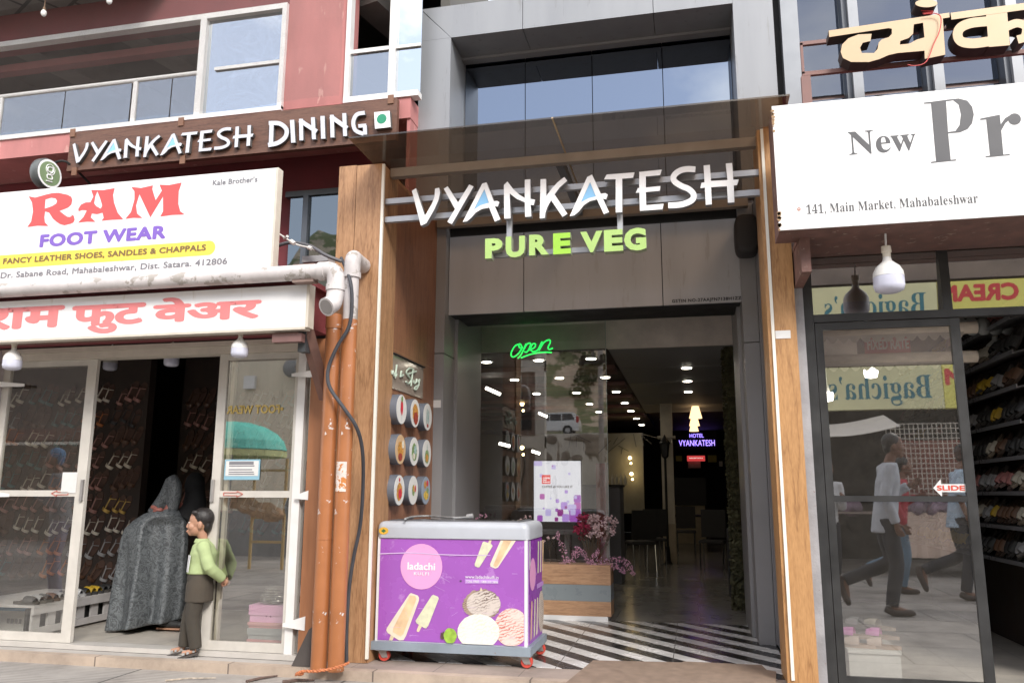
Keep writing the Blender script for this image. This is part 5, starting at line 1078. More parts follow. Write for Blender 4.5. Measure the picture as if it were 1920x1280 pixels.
# blue and white shoe box beside the stand
q = PZ(40, 1186, .13); t = thing('shoe_box', 'white shoe box with a blue lid behind the left glass door', 'box', q)
MB().box(q.x-.36, q.x+.10, q.y, q.y+.3, .131, .31).build('carton', mat('carton_white', (.60, .60, .60), .6), t); MB().box(q.x-.37, q.x+.11, q.y-.01, q.y+.31, .311, .37).build('lid', mat('lid_blue', (.16, .36, .60), .5), t)
for dx in (-.16, -.12, -.08, -.04): MB().box(q.x+dx, q.x+dx+.028, q.y-.002, q.y-.0005, .205, .245).build('print_block', ink('grey'), t)
# stack of boxes and plastic bags behind the right door
q = PZ(490, 1216, .13); z = .131
for k, (c_, h, nm_, w_) in enumerate((('rose', .055, 'thin rose box at the bottom of the stack behind the right glass door', .165), ('grey', .085, 'grey box between two rose boxes behind the right glass door', .165), ('rose', .045, 'thin rose box under the bright pink box behind the right glass door', .165), ('pink', .13, 'bright pink shoe box topmost of the stack behind the right glass door', .16))):
    t = thing('shoe_box', nm_, 'box', (q.x, q.y+.25, z), 'stacked shoe boxes')
    m = mat('box_'+c_, {'rose': (.72, .36, .38), 'grey': (.42, .45, .47), 'pink': (.88, .46, .76)}[c_], .5, var=.06)
    MB().box(q.x-w_, q.x+w_, q.y+.08, q.y+.45, z, z+h*.66).build('carton', m, t); MB().box(q.x-w_-.008, q.x+w_+.008, q.y+.072, q.y+.458, z+h*.4, z+h-.001).build('lid', m, t)
    if c_ == 'pink': MB().tube([(q.x-.04+.012*i, q.y+.078, z+.06+.02*sin(i*2.2)) for i in range(8)], .003, 5, smooth=3).build('script_mark', ink('plum', (.30, .06, .25)), t)
    z += h
b = MB(); random.seed(9)
for i in range(7):
    w_ = .16-.008*i; zz = z+.004+i*.018; n_ = 18
    b.loftrings([[Vector((q.x+w_*cos(2*pi*k/n_)*random.uniform(.88, 1.1), q.y+.26+.17*sin(2*pi*k/n_)*random.uniform(.88, 1.1), zz+dz+random.uniform(-.004, .004))) for k in range(n_)] for dz in (0, .012)])
tag(b.build('plastic_bags', glass('poly_bag', .18, (.62, .64, .62), fres=1, dirt_haze=2.5), loc=(q.x, q.y+.26, z), smooth=True), 'pile of clear plastic bags on the pink shoe box', 'plastic bags')

# ================================================================ RIGHT SHOP
t = thing('black_shop_front', 'black framed glass front of the right shop with a half open sliding door', 'shop front', (1.6, 5.9, .09))
M_bf = mat('black_frame', (.03, .03, .03), .4, var=.3, spots=((.45, .45, .45), .74, 22)); Yr = 5.90
xa_, xb_ = P(1503, 464, Yr).x, P(1828, 900, Yr).x
ztr = P(1515, 596, Yr).z; zb1 = P(1515, 612, Yr).z
MB().box(xa_-.02, xa_+.05, Yr, Yr+.06, .09, 3.2).build('post', M_bf, t)
MB().box(xa_+.05, 5, Yr-.005, Yr+.06, ztr-.035, ztr+.02).box(xa_+.05, 5, Yr, Yr+.06, 3.12, 3.2).build('transom', M_bf, t)
xt = P(1772, 520, Yr).x; MB().box(xt-.03, xt+.03, Yr, Yr+.06, ztr+.02, 3.12).build('mullion', M_bf, t)
M_rgl = glass('right_glass', .27, (.93, .93, .91), fres=1.3, wob=.004, dirt_haze=.3)
M_tgl = glass('transom_glass', .34, (.40, .38, .36), fres=1.4, wob=.015, dirt_haze=.4)
def tilted(x0, x1, z0, z1, y, deg, m, nm):               # pane leaning out of plumb: its face turned a little towards the street
    dy = (z1-z0)*math.tan(radians(deg)); return MB().add([(x0, y, z0), (x1, y, z0), (x1, y-dy, z1), (x0, y-dy, z1)], [(0, 1, 2, 3)]).build(nm, m, t)
tilted(xa_+.05, xt-.03, ztr+.02, 3.12, Yr+.058, 4.5, M_tgl, 'transom_pane'); tilted(xt+.03, 5, ztr+.02, 3.12, Yr+.058, 4.5, M_tgl, 'transom_pane')
sd_ = MB(); x0, x1 = xa_+.055, xb_+.005; zd0, zd1 = .11, ztr-.04; zm_ = P(1690, 935, Yr).z
sd_.box(x0, x0+.05, Yr+.005, Yr+.04, zd0, zd1); sd_.box(x1-.06, x1, Yr+.005, Yr+.04, zd0, zd1); sd_.box(x0+.05, x1-.06, Yr+.007, Yr+.038, zd0, zd0+.05); sd_.box(x0+.05, x1-.06, Yr+.007, Yr+.038, zm_-.018, zm_+.02); sd_.box(x0+.05, x1-.06, Yr+.007, Yr+.038, zd1-.05, zd1)
df = sd_.build('sliding_door', M_bf, t)
for z0, z1 in ((zd0+.051, zm_-.019), (zm_+.021, zd1-.051)): MB().box(x0+.05, x1-.06, Yr+.02, Yr+.025, z0, z1).build('pane', M_rgl, df)
# slide arrow
q = P(1783, 915, Yr+.004); ar = thing('slide_arrow', 'white arrow sticker with red lettering on the right glass door', 'sticker', q); A_, B_ = P(1751, 914, Yr).x, P(1813, 914, Yr).x; z1, z0 = P(1813, 907, Yr).z, P(1813, 922, Yr).z; zc_ = (z0+z1)/2
flat(ar, 'arrow_shape', fill2d([[(A_, zc_), (A_+.05, zc_+.058), (A_+.05, z1), (B_, z1), (B_, z0), (A_+.05, z0), (A_+.05, zc_-.058)]], False), Yr+.018, M_paper)
flat(ar, 'lettering', fit(text2d('SLIDE', .03), A_+.022, B_-.008, z0+.010, z1-.008), Yr+.016, ink('slide_red', (.62, .08, .05)))
# wall between pillar and shop
MB().box(.735, xa_-.021, 5.84, 6.2, -.02, 3.1).build('plaster_edge', mat('old_plaster', (.33, .33, .345), .9, var=.22, scale=5, bump=.8, bscale=35, spots=((.24, .12, .10), .64, 18)), t)
MB().box(.735, 5, 5.5, 5.9, 2.985, 3.02).box(.74, .80, 5.4, 5.9, 2.75, 3.0).build('lintel', M_rust, t)
# room of the right shop
tr = thing('slipper_shop_room', 'dark interior of the right shop with shoe shelves along its side wall', 'shop interior', (2, 8, .09))
MB().box(.75, 5, 10.5, 10.6, .09, 3.3).build('back_wall', M_disp, tr); MB().box(2.62, 2.7, 6.0, 10.5, .09, 3.3).box(.7, .745, 6.25, 10.5, .09, 3.3).build('side_wall', M_disp, tr); MB().box(.75, 2.62, 6.0, 10.5, 3.2, 3.3).build('ceiling', mat('shop_ceiling', (.11, .10, .09), .8), tr)
SHP = ['black', 'grey', 'brown', 'cream', 'rose', 'white', 'black', 'yellow', 'black']
shelf_z = [2.62, 2.36, 2.10, 1.84, 1.58, 1.32, 1.06, .80]
ordn = ['topmost', 'second', 'third', 'fourth', 'fifth', 'sixth', 'seventh', 'lowest']
random.seed(13); M_shelf = mat('shelf_grey', (.13, .13, .135), .4, metal=.3)
for r_, z in enumerate(shelf_z):
    t = thing('wall_shelf', f'grey sloping shoe shelf, {ordn[r_]} of those on the side wall of the right shop', 'shelf', (2.5, 8, z), 'shoe shelves on the side wall')
    MB().prism([(2.61, 6.6, z+.06), (2.61, 10.3, z+.06), (2.36, 10.3, z), (2.36, 6.6, z)], (0, 0, .012)).build('board', M_shelf, t); MB().box(2.352, 2.36, 6.6, 10.3, z, z+.03).build('edge', mat('edge_pale', (.24, .24, .26), .3, metal=.3), t)
    y = 6.75
    while y < 10.2:
        c_ = random.choice(SHP)
        for k in range(random.choice((2, 4, 4))):
            if y < 10.25 and random.random() > .12: lay(SLP[c_], (2.47, y, z+.13), f'{c_} slipper on the {ordn[r_]} shelf of the right shop', 'slippers on the wall shelves', pi/2+random.uniform(-.1, .1), rx=random.uniform(-1.2, -.6)); y += random.uniform(.085, .115)
        y += .03
# caps and bags hung near the ceiling, as in the doorway
for k in range(6):
    p_ = P(1800+k*22, 612, 6.9+.1*k); t_ = thing('hanging_sandal_pack', f'clear packed sandal hung under the ceiling of the right shop, {["first", "second", "third", "fourth", "fifth", "sixth"][k]} from the door', 'sandal', p_, 'packed sandals under the ceiling')
    MB().ball(p_, (.06, .03, .075)).build('pack', mat('pack_grey', (.30, .31, .30), .3, var=.3), t_, smooth=True); MB().tube([p_+Vector((0, 0, .07)), p_+Vector((0, 0, .16))], .004, 5).build('loop', M_black, t_)
for k, (px, py, lb) in enumerate(((1633, 700, 'lit bulb shining inside the right shop, the one nearer the dark opening'), (1550, 744, 'lit bulb shining inside the right shop, the one near the door post'))):
    q = P(px, py, 6.85); t_ = thing('lit_bulb', lb, 'light bulb', q, 'bulbs inside the right shop'); MB().lathe([(0, -.04), (.045, -.03), (.055, .01), (.05, .035), (0, .036)], q, 18).build('diffuser', lamp('led_white', (1, .96, .9), 6), t_, smooth=True); MB().lathe([(0, .037), (.03, .037), (.018, .09), (.012, .1), (.005, .3), (0, .3)], q, 12).build('socket', M_lw, t_)
led_bulb(P(1864, 617, 7.6), 1.25, 'unlit bulb under the ceiling inside the right shop', .12, 'bulbs inside the right shop')
# fixed rate sign and shelf roll behind the glass
A_, B_ = P(1620, 632, 6.6), P(1708, 660, 6.6); t = thing('price_sign', 'dark red sign reading fixed rate hanging behind the right glass door', 'sign', (A_.x, 6.6, B_.z))
MB().box(A_.x, B_.x, 6.6, 6.62, B_.z-.01, A_.z+.01).build('board', mat('maroon_board', (.42, .04, .05), .4), t); flat(t, 'lettering', pfit(text2d('FIXED RATE', .03), 6.6, 1626, 1704, 637, 656), 6.599, ink('pale', (.6, .55, .55)))
A_, B_ = P(1534, 620, 6.62), P(1608, 668, 6.62); t = thing('script_board', 'pale sign board with grey script lettering behind the right glass door', 'sign', (A_.x, 6.62, B_.z))
MB().box(A_.x, B_.x, 6.62, 6.64, B_.z, A_.z).build('board', mat('board_pale', (.80, .74, .68), .5), t); b = MB()
b.tube([P(1538+i*4.4, 628+8*sin(i*2.1), 6.61) for i in range(15)], .008, 6, smooth=3); b.build('lettering', ink('grey'), t)
for k, (py, lb) in enumerate(((625, 'upper rolled blind behind the right glass door'), (677, 'lower rolled blind with a scalloped edge behind the right glass door'))):
    a, c_ = P(1528+k*2, py, 6.5), P(1803, py-14, 6.5); t = thing('rolled_blind', lb, 'blind', a, 'rolled blinds')
    MB().tube([(a.x, 6.5, a.z), (c_.x+.1, 6.5, a.z)], .045, 12).build('roll', mat('blind_beige', (.78, .68, .56), .7, var=.15, scale=9, stretch=(1, 3, 3)), t, smooth=True)
    b = MB(); n_ = 13
    for i in range(n_):
        x = a.x+(c_.x-a.x)*i/n_; w_ = (c_.x-a.x)/n_; b.prism([(x, 6.47, a.z-.03), (x+w_, 6.47, a.z-.03)]+[(x+w_*(1-j/6), 6.47, a.z-.05-.04*sin(pi*j/6)) for j in range(7)], (0, .004, 0))
    b.build('scallops', mat('scallop', (.40, .36, .31), .7, var=.2), t)
# sandals on a box just inside the door
q = PZ(1603, 1279, .09); t = thing('display_box', 'white box under the pink sandals just inside the right glass door', 'box', (q.x, 6.3, .09)); a = P(1592, 1240, 6.0).x; c_ = a+.32
MB().box(a, c_, 6.0, 6.45, .091, .29).build('carton', M_paper, t); MB().box(a-.006, c_+.006, 5.99, 6.46, .291, .315).build('lid', M_paper, t)
SLP['pink'] = slipper('pink', (.85, .30, .70), (.30, .22, .17)); SLP['taupe'] = slipper('taupe', (.66, .52, .45), (.40, .29, .22))
for k, (c_, dx, dy, dz, rz, nm_) in enumerate((('taupe', .03, .06, 0, 1.35, 'taupe sandal lying in front on the white box by the right door'), ('taupe', .17, .05, 0, 1.3, 'second taupe sandal on the white box, nearer its right end'), ('pink', .02, .16, .045, 1.2, 'bright pink sandal on the white box, by the door post'), ('pink', .19, .17, .045, 1.15, 'bright pink sandal on the white box, away from the door post'), ('grey', .08, .26, .10, 1.0, 'grey sandal at the back of the heap on the white box'), ('cream', .2, .27, .09, .9, 'cream sandal at the back of the heap on the white box'))):
    lay(SLP[c_], (a+dx+.05, 6.02+dy, .316+dz), nm_, 'sandals on the white box', rz)

# ================================================================ PEOPLE
def soft(mb, name, m, parent, vox=.01, it=4, fac=.5):
    o = mb.build(name, m, parent, smooth=True); r = o.modifiers.new('remesh', 'REMESH'); r.mode = 'VOXEL'; r.voxel_size = vox; r.use_smooth_shade = True
    s_ = o.modifiers.new('smooth', 'SMOOTH'); s_.iterations = it; s_.factor = fac; return o
def frame_at(loc, yaw):                                  # local x = the person's left, y = forward, z up; yaw turns forward away from +x
    f = Vector((cos(yaw), sin(yaw), 0)); l_ = Vector((-f.y, f.x, 0)); loc = Vector(loc)
    return lambda p: loc+l_*p[0]+f*p[1]+Vector((0, 0, p[2]))
def oriented_ball(mb, c, ax, r, n=16, m=10):             # ax: three axes
    rings = []
    for j in range(1, m):
        ph = pi*j/m; rings.append([c+ax[0]*(r[0]*sin(ph)*cos(2*pi*i/n))+ax[1]*(r[1]*sin(ph)*sin(2*pi*i/n))-ax[2]*(r[2]*cos(ph)) for i in range(n)])
    mb.loftrings(rings)
def hand(mb, wr, d, pn, k=1.0, curl=.5):                 # wrist, finger direction, palm normal
    d = d.normalized(); pn = (pn-d*pn.dot(d)).normalized(); sd = d.cross(pn)
    mb.tube([wr, wr+d*.03*k, wr+d*.07*k, wr+d*.085*k], [.022*k, .028*k, .033*k, .026*k], 10)
    for i, (o, L_) in enumerate(((-.030, .062), (-.010, .074), (.010, .070), (.029, .055))):
        b0 = wr+d*.078*k+sd*o*k; p1 = b0+(d+pn*curl*.35).normalized()*L_*.45*k; p2 = p1+(d*.8+pn*curl).normalized()*L_*.35*k; p3 = p2+(d*.5+pn*curl*1.4).normalized()*L_*.28*k
        mb.tube([b0, p1, p2, p3], [.0095*k, .009*k, .0082*k, .0065*k], 8)
    b0 = wr+d*.025*k-sd*.026*k; p1 = b0+(d*.6-sd*.75+pn*.2).normalized()*.035*k; mb.tube([b0, p1, p1+(d*.9-sd*.2+pn*.3).normalized()*.032*k], [.013*k, .011*k, .008*k], 8)
def person(label, loc, yaw, J, k, col, group=None, head_yaw=0, head_pitch=0, vox=.012, face=False, sleeve='long', hair_len=.0, shoe=True, cap=None, hem=None, shirt_r=(.165, .105), cat='person', hsize=1.0, pr=1.0, sl=1.0):
    T = frame_at(loc, yaw); G = {n_: T(Vector(p)*k) for n_, p in J.items()}
    t = thing('person', label, cat, loc, group)
    fw = Vector((cos(yaw+head_yaw), sin(yaw+head_yaw), 0)); lf = Vector((-fw.y, fw.x, 0)); fw2 = (fw*cos(head_pitch)+Vector((0, 0, 1))*sin(head_pitch)); up2 = lf.cross(fw2)*-1
    up2 = up2 if up2.z > 0 else -up2
    hc_ = G['head']; h = k*hsize
    b = MB()
    oriented_ball(b, hc_+up2*.025*h-fw2*.008*h, (lf, fw2, up2), (.074*h, .094*h, .098*h)); oriented_ball(b, hc_-up2*(.046 if face else .055)*h+fw2*.022*h, (lf, fw2, up2), (.059*h, .066*h, .058*h))
    oriented_ball(b, hc_-up2*(.082 if face else .098)*h+fw2*(.06 if face else .055)*h, (lf, fw2, up2), (.026*h, .024*h, .022*h)); oriented_ball(b, hc_-up2*.02*h+fw2*.062*h, (lf, fw2, up2), (.052*h, .03*h, .05*h))
    b.tube([hc_+fw2*.082*h+up2*.012*h, hc_+fw2*.092*h-up2*.016*h, hc_+fw2*.097*h-up2*.030*h, hc_+fw2*.083*h-up2*.038*h], [.009*h, .011*h, .012*h, .011*h], 8)
    for s_ in (-1, 1):
        oriented_ball(b, hc_+lf*s_*.076*h-fw2*.012*h-up2*.012*h, (lf, fw2, up2), (.012*h, .019*h, .032*h), 10, 8); oriented_ball(b, hc_+lf*s_*.014*h+fw2*.092*h-up2*.034*h, (lf, fw2, up2), (.008*h, .008*h, .007*h), 8, 6)
        oriented_ball(b, hc_+lf*s_*.036*h+fw2*.055*h-up2*.03*h, (lf, fw2, up2), (.026*h, .03*h, .028*h), 10, 8)
    oriented_ball(b, hc_+fw2*.088*h-up2*.064*h, (lf, fw2, up2), (.021*h, .013*h, .009*h), 10, 6); oriented_ball(b, hc_+fw2*.085*h-up2*.075*h, (lf, fw2, up2), (.018*h, .012*h, .008*h), 10, 6)
    b.tube([G['chest'], G['neck'], hc_-up2*.05*h-fw2*.01*h], [.05*k, .052*k, .048*h], 12)
    b.tube([G['hip'], G['chest'], G['neck']], [.085*k, .095*k, .05*k], 12)
    for s_ in 'LR':
        b.tube([G['chest'], G['sh'+s_], G['el'+s_], G['wr'+s_]], [.05*k, .044*k, .034*k, .024*k], 12)
        wd = (G['wr'+s_]-G['el'+s_]).normalized(); hand(b, G['wr'+s_], wd, Vector((fw.x*.3, fw.y*.3, .2))+lf*(.5 if s_ == 'R' else -.5), k)
        b.tube([G['hip'], G['hp'+s_], G['kn'+s_], G['an'+s_]], [.08*k, .07*k, .048*k, .033*k], 12)
        td = (G['to'+s_]-G['an'+s_]); b.tube([G['an'+s_], G['an'+s_]+td*.45+Vector((0, 0, -.012*k)), G['to'+s_]], [.034*k, .032*k, .022*k], 10)
    soft(b, 'body', mat('skin_'+col['skin'][0], col['skin'][1], .5, var=.06, scale=12), t, vox*.62, 3)
    # shirt
    b = MB(); ax_l = T((1, 0, 0))-T((0, 0, 0)); ax_f = T((0, 1, 0))-T((0, 0, 0)); rx, ry = shirt_r
    def ring(c, a, d): return [c+ax_l*a*k*cos(2*pi*i/20)+ax_f*d*k*sin(2*pi*i/20) for i in range(20)]
    up_ = (G['chest']-G['hip']); hemp = G['hip']-up_.normalized()*(hem or .06)*k
    b.loftrings([ring(hemp, rx*.98, ry*1.12), ring(G['hip'], rx*.97, ry*1.1), ring(G['hip']*.5+G['chest']*.5, rx*.93, ry*1.05), ring(G['chest'], rx*1.04, ry*1.06), ring(G['chest']*.45+G['neck']*.55, rx*.86, ry*.85), ring(G['neck']-Vector((0, 0, .012*k)), .075, .07)])
    for s_ in 'LR':
        e = G['el'+s_]; w_ = G['wr'+s_]; s0 = G['sh'+s_]
        if sleeve == 'long': b.tube([G['chest']*.4+s0*.6+Vector((0, 0, .02*k)), s0, s0*.5+e*.5, e, e*.5+w_*.5, w_], [.062*k*sl, .062*k*sl, .056*k*sl, .056*k*sl, .052*k*sl, .045*k*sl], 14, smooth=2)
        else: b.tube([G['chest']*.4+s0*.6+Vector((0, 0, .02*k)), s0, s0*.4+e*.6, s0*.1+e*.9], [.062*k, .062*k, .062*k, .064*k], 14)
    sh = soft(b, 'shirt', col['shirt'], t, vox, 3)
    # trousers
    b = MB(); b.loftrings([ring(G['hip']+up_*.18, rx*.88, ry*.98), ring(G['hip'], rx*.9, ry*1.02), ring(G['hip']-Vector((0, 0, .10*k)), rx*.92, ry*1.05)])
    for s_ in 'LR': b.tube([G['hp'+s_]+Vector((0, 0, .03*k)), G['hp'+s_]*.5+G['kn'+s_]*.5, G['kn'+s_], G['kn'+s_]*.45+G['an'+s_]*.55, G['an'+s_]+Vector((0, 0, .005*k))], [.088*k*pr, .082*k*pr, .070*k*pr, .064*k*pr, .058*k*pr], 14, smooth=2)
    soft(b, 'trousers', col['pants'], t, vox, 3)
    for s_ in 'LR':
        a, c_ = G['an'+s_], G['to'+s_]; d = (c_-a); d2 = Vector((d.x, d.y, d.z)).normalized(); q = d2.orthogonal(); sd_ = d2.cross(Vector((0, 0, 1))).normalized(); dn = sd_.cross(d2)*1
        dn = dn if dn.z < 0 else -dn
        if shoe:
            b = MB(); b.tube([a-d2*.055*k+dn*.035*k, a+dn*.045*k+d2*.02*k, a*.5+c_*.5+dn*.028*k, c_+dn*.004*k, c_+d2*.035*k], [.034*k, .040*k, .038*k, .033*k, .014*k], 12, smooth=2); soft(b, 'shoe', col['shoe'], t, vox*.7, 2)
        else:
            b = MB(); o = []
            for i in range(16):
                an = 2*pi*i/16; o.append(a*.4+c_*.6+dn*.036*k+d2*.125*k*cos(an)+sd_*.045*k*sin(an))
            b.prism(o, dn*.022*k); so = b.build('sandal', col['shoe'], t); b = MB()
            for f_ in (.12, .55, .85):
                cc_ = a*(1-f_)+c_*f_; rr = (.048 if f_ > .2 else .046)*k; b.loftrings([[cc_+d2*w_+sd_*rr*cos(pi*j/8)-dn*(rr*(.62 if f_ > .2 else .75)*sin(pi*j/8)-.024*k) for j in range(9)] for w_ in (-.012*k, .014*k)], cap=False, close=False)
            b.build('strap', col['strap'], so)
    # hair or cap
    b = MB(); oriented_ball(b, hc_+up2*.042*h-fw2*.022*h, (lf, fw2, up2), (.080*h, .092*h, .092*h), 20, 14)
    oriented_ball(b, hc_-fw2*.062*h-up2*.015*h, (lf, fw2, up2), (.064*h, .042*h, .06*h), 14, 10)
    if face:
        for i in range(7): oriented_ball(b, hc_+up2*.088*h+fw2*(.05-.004*abs(i-3))*h+lf*(i-3)*.02*h, (lf, fw2, up2), (.016*h, .028*h, .022*h), 8, 6)
    cut = MB(); cut.v = b.v; cut.f = b.f; cut.m = b.m
    soft(cut, 'cap' if cap else 'hair', cap or mat('hair_black', (.014, .011, .010), .45, var=.4, scale=60, stretch=(1, 1, .3), bump=.6, bscale=140), t, vox*.75, 2)
    if cap: MB().add([hc_+up2*.03*h+fw2*.08*h+lf*.07*h*cos(a_)+fw2*.09*h*sin(a_) for a_ in [pi*j/8 for j in range(9)]], [tuple(range(9))]).build('peak', cap, t)
    if face:
        for s_ in (-1, 1):
            ec = hc_+lf*s_*.031*h+fw2*.0805*h+up2*.004*h
            b = MB(); oriented_ball(b, ec, (lf, fw2, up2), (.0145*h, .008*h, .0075*h), 12, 8); e_ = b.build('eye', mat('eye_white', (.55, .52, .48), .3, var=.02), t, smooth=True)
            b = MB(); oriented_ball(b, ec+fw2*.0045*h, (lf, fw2, up2), (.0068*h, .006*h, .0072*h), 10, 8); b.build('iris', mat('iris', (.02, .012, .008), .15), e_, smooth=True)
            b = MB().tube([ec+lf*s_*o+up2*(.021+u_)*h+fw2*(.006-f_)*h for o, u_, f_ in ((-.016*h, -.002, 0), (0, .002, .001), (.02*h, -.003, .008))], [.0025*h, .0035*h, .002*h], 6); b.build('eyebrow', mat('hair_black'), t)
        b = MB().tube([hc_+fw2*(.098-.006*abs(i))*h-up2*.0695*h+lf*i*.009*h for i in (-2, -1, 0, 1, 2)], [.002*h, .004*h, .0045*h, .004*h, .002*h], 6); b.build('lips', mat('lip', (.30, .11, .09), .5), t)
    return t, G
def cloth(name, c, var=.14, sc=9, crease=.4): return mat(name, c, .85, var=var, scale=sc, bump=crease, bscale=16)
SK = ('brown', (.42, .225, .145)); SKD = ('dark', (.20, .10, .065))
# ---- boy leaning on the door stile
q = PZ(358, 1229, FL); yawb = radians(200)
Jb = {'hip': (0, .02, .955), 'chest': (0, .0, 1.18), 'neck': (0, .02, 1.34), 'head': (0, .075, 1.53), 'shL': (.155, -.02, 1.265), 'elL': (.22, -.12, 1.03), 'wrL': (.07, -.25, .88), 'shR': (-.155, -.02, 1.265), 'elR': (-.21, -.13, 1.04), 'wrR': (-.06, -.23, .88),
      'hpL': (.085, .02, .80), 'knL': (.085, .06, .44), 'anL': (.085, -.0, .085), 'toL': (.10, .15, .045), 'hpR': (-.085, .02, .80), 'knR': (-.08, .14, .44), 'anR': (-.07, .17, .085), 'toR': (-.09, .32, .045)}
M_shirt = cloth('lime_shirt', (.37, .45, .22), .10, 14)
boy, GB = person('young boy in a pale green shirt and dark olive trousers leaning on the door frame', (q.x+.03, q.y+.03, FL), yawb, Jb, .632, {'skin': SK, 'shirt': M_shirt, 'pants': cloth('olive_trousers', (.05, .042, .032), .2, 20), 'shoe': mat('sandal_sole', (.06, .05, .045), .7), 'strap': mat('sandal_strap', (.28, .28, .27), .6, var=.3, scale=40)},
                 head_yaw=radians(6), head_pitch=radians(2), vox=.0075, face=True, shoe=False, hem=.015, shirt_r=(.20, .148), hsize=1.46, pr=1.22, sl=1.3)
p_ = GB['chest']; T = frame_at((q.x+.03, q.y+.03, FL), yawb)
b = MB(); rn = [T(Vector(v)*.632) for v in ((.03, .168, 1.16), (.16, .115, 1.16), (.16, .13, .965), (.03, .178, .965))]; b.prism(rn, (T((.3, 1, 0))-T((0, 0, 0))).normalized()*.004); b.build('white_print', mat('print_white', (.66, .66, .66), .7), boy)
b = MB(); ax_l = T((1, 0, 0))-T((0, 0, 0)); ax_f = T((0, 1, 0))-T((0, 0, 0))
def rg_(z, a, d, y=.02): return [T(Vector((a*cos(2*pi*i/20), y+d*sin(2*pi*i/20), z))*.632) for i in range(20)]
b.loftrings([rg_(.62, .198, .162), rg_(.80, .196, .158), rg_(.96, .178, .135)]); soft(b, 'tunic_hem', mat('olive_hem', (.062, .05, .037), .85, var=.15, scale=14, bump=.3, bscale=20), boy, .008, 2)
b = MB(); cn = T(Vector((0, .035, 1.33))*.632); b.loftrings([[cn+Vector((0, 0, dz))+ax_l*.632*r_*cos(2*pi*i/16)+ax_f*.632*r_*sin(2*pi*i/16) for i in range(16)] for dz, r_ in ((-.012, .082), (.012, .068), (.014, .075), (-.014, .095))], cap=False); b.build('collar', M_shirt, boy)

# ---- woman bending over, in a patterned grey cloak
def cloak_mat():
    m, n, b, o = newmat('patterned_cloak'); t = n.nodes.new('ShaderNodeTexCoord'); z = noise_node(n, 6, 2); ad = n.nodes.new('ShaderNodeVectorMath'); ad.operation = 'MULTIPLY_ADD'; ad.inputs[1].default_value = (.30, .30, .30)
    n.links.new(z.outputs['Color'], ad.inputs[0]); n.links.new(t.outputs['Object'], ad.inputs[2])
    def swirl(sc, k, lo, hi):                            # curling line ornament printed on the cloth
        zz = n.nodes.new('ShaderNodeTexNoise'); zz.inputs['Scale'].default_value = sc; zz.inputs['Detail'].default_value = 1.5; n.links.new(ad.outputs[0], zz.inputs['Vector'])
        mu = n.nodes.new('ShaderNodeMath'); mu.operation = 'MULTIPLY'; mu.inputs[1].default_value = k; n.links.new(zz.outputs['Fac'], mu.inputs[0])
        pp = n.nodes.new('ShaderNodeMath'); pp.operation = 'PINGPONG'; pp.inputs[1].default_value = 1; n.links.new(mu.outputs[0], pp.inputs[0])
        return ramp(n, pp.outputs[0], [(.3, lo), (.62, hi)]).outputs['Color']
    c = swirl(15, 12, (.040, .045, .05), (.145, .16, .168)); c2 = swirl(32, 7, (.06, .066, .072), (.12, .132, .14))
    n.links.new(mixc(n, .45, c, c2), b.inputs['Base Color']); b.inputs['Roughness'].default_value = .55; return m
M_clk = cloak_mat(); yw = 6.62
base = PZ(262, 1182, .13)
t = thing('person', 'woman in a patterned dark grey cloak bending forward inside the shoe shop doorway', 'person', (base.x, yw, .13))
def cz(x, y): return P(200+x/3.2, 850+y/3.2, yw)
b = MB(); secs = []
for (xl_, yl_), (xr_, yr_), d in (((80, 1050), (425, 1000), .30), ((92, 960), (434, 960), .29), ((102, 800), (446, 800), .27), ((112, 640), (456, 640), .25), ((118, 520), (464, 520), .25), ((135, 452), (458, 415), .23), ((180, 405), (440, 365), .19), ((240, 365), (405, 328), .14)):
    a, c_ = cz(xl_, yl_), cz(xr_, yr_); c0 = (a+c_)/2; n_ = 96; R_ = []
    for i in range(n_):
        an = 2*pi*i/n_; fold = 1+(.16*sin(an*8+1)+.07*sin(an*13+.5))*min(1, max(0, (yl_-400)/450))
        u_ = (cos(an)+1)/2; back = .09*min(1, max(0, (u_-.56)/.05)) if sin(an) < 0 and yl_ > 440 else 0
        R_.append(Vector((c0.x+(c_.x-a.x)/2*cos(an)*(1 if abs(cos(an)) > .9 else fold), yw+d*sin(an)*fold+back, a.z+(c_.z-a.z)*(cos(an)+1)/2)))
    secs.append(R_)
secs[0] = [Vector((v.x, v.y, max(.145, v.z))) for v in secs[0]]
b.loftrings(secs)
soft(b, 'cloak', M_clk, t, .011, 2)
b = MB().tube([cz(290, 362), cz(322, 305), cz(352, 245), cz(385, 160)], [.075, .062, .052, .048], 14, smooth=3)
b.tube([cz(388, 138), cz(408, 195), cz(404, 270), cz(392, 335), cz(384, 378)], [.05, .063, .06, .052, .046], 14, smooth=3)
soft(b, 'sleeve', M_clk, t, .010, 2)
b = MB(); hd = cz(345, 352); hd.y -= .13; hand(b, hd+Vector((.035, 0, .02)), Vector((-.8, -.1, .45)), Vector((0, -1, .2)), .55, .6); b.tube([hd+Vector((.045, 0, .03)), cz(372, 350)+Vector((0, -.06, 0)), cz(390, 290), cz(403, 200), cz(388, 150), cz(362, 220), cz(330, 300)+Vector((0, .06, 0))], [.02, .025, .03, .035, .03, .03, .04], 8)
b.tube([cz(330, 300)+Vector((0, .06, 0)), cz(400, 330)+Vector((0, .2, 0)), cz(440, 250)+Vector((0, .26, 0))], [.04, .05, .045], 10); oriented_ball(b, cz(437, 195)+Vector((0, .27, 0)), (Vector((1, 0, 0)), Vector((0, 1, 0)), Vector((0, 0, 1))), (.055, .06, .085))
soft(b, 'body', mat('henna_skin', (.30, .10, .08), .5, var=.15, scale=40), t, .007, 2)
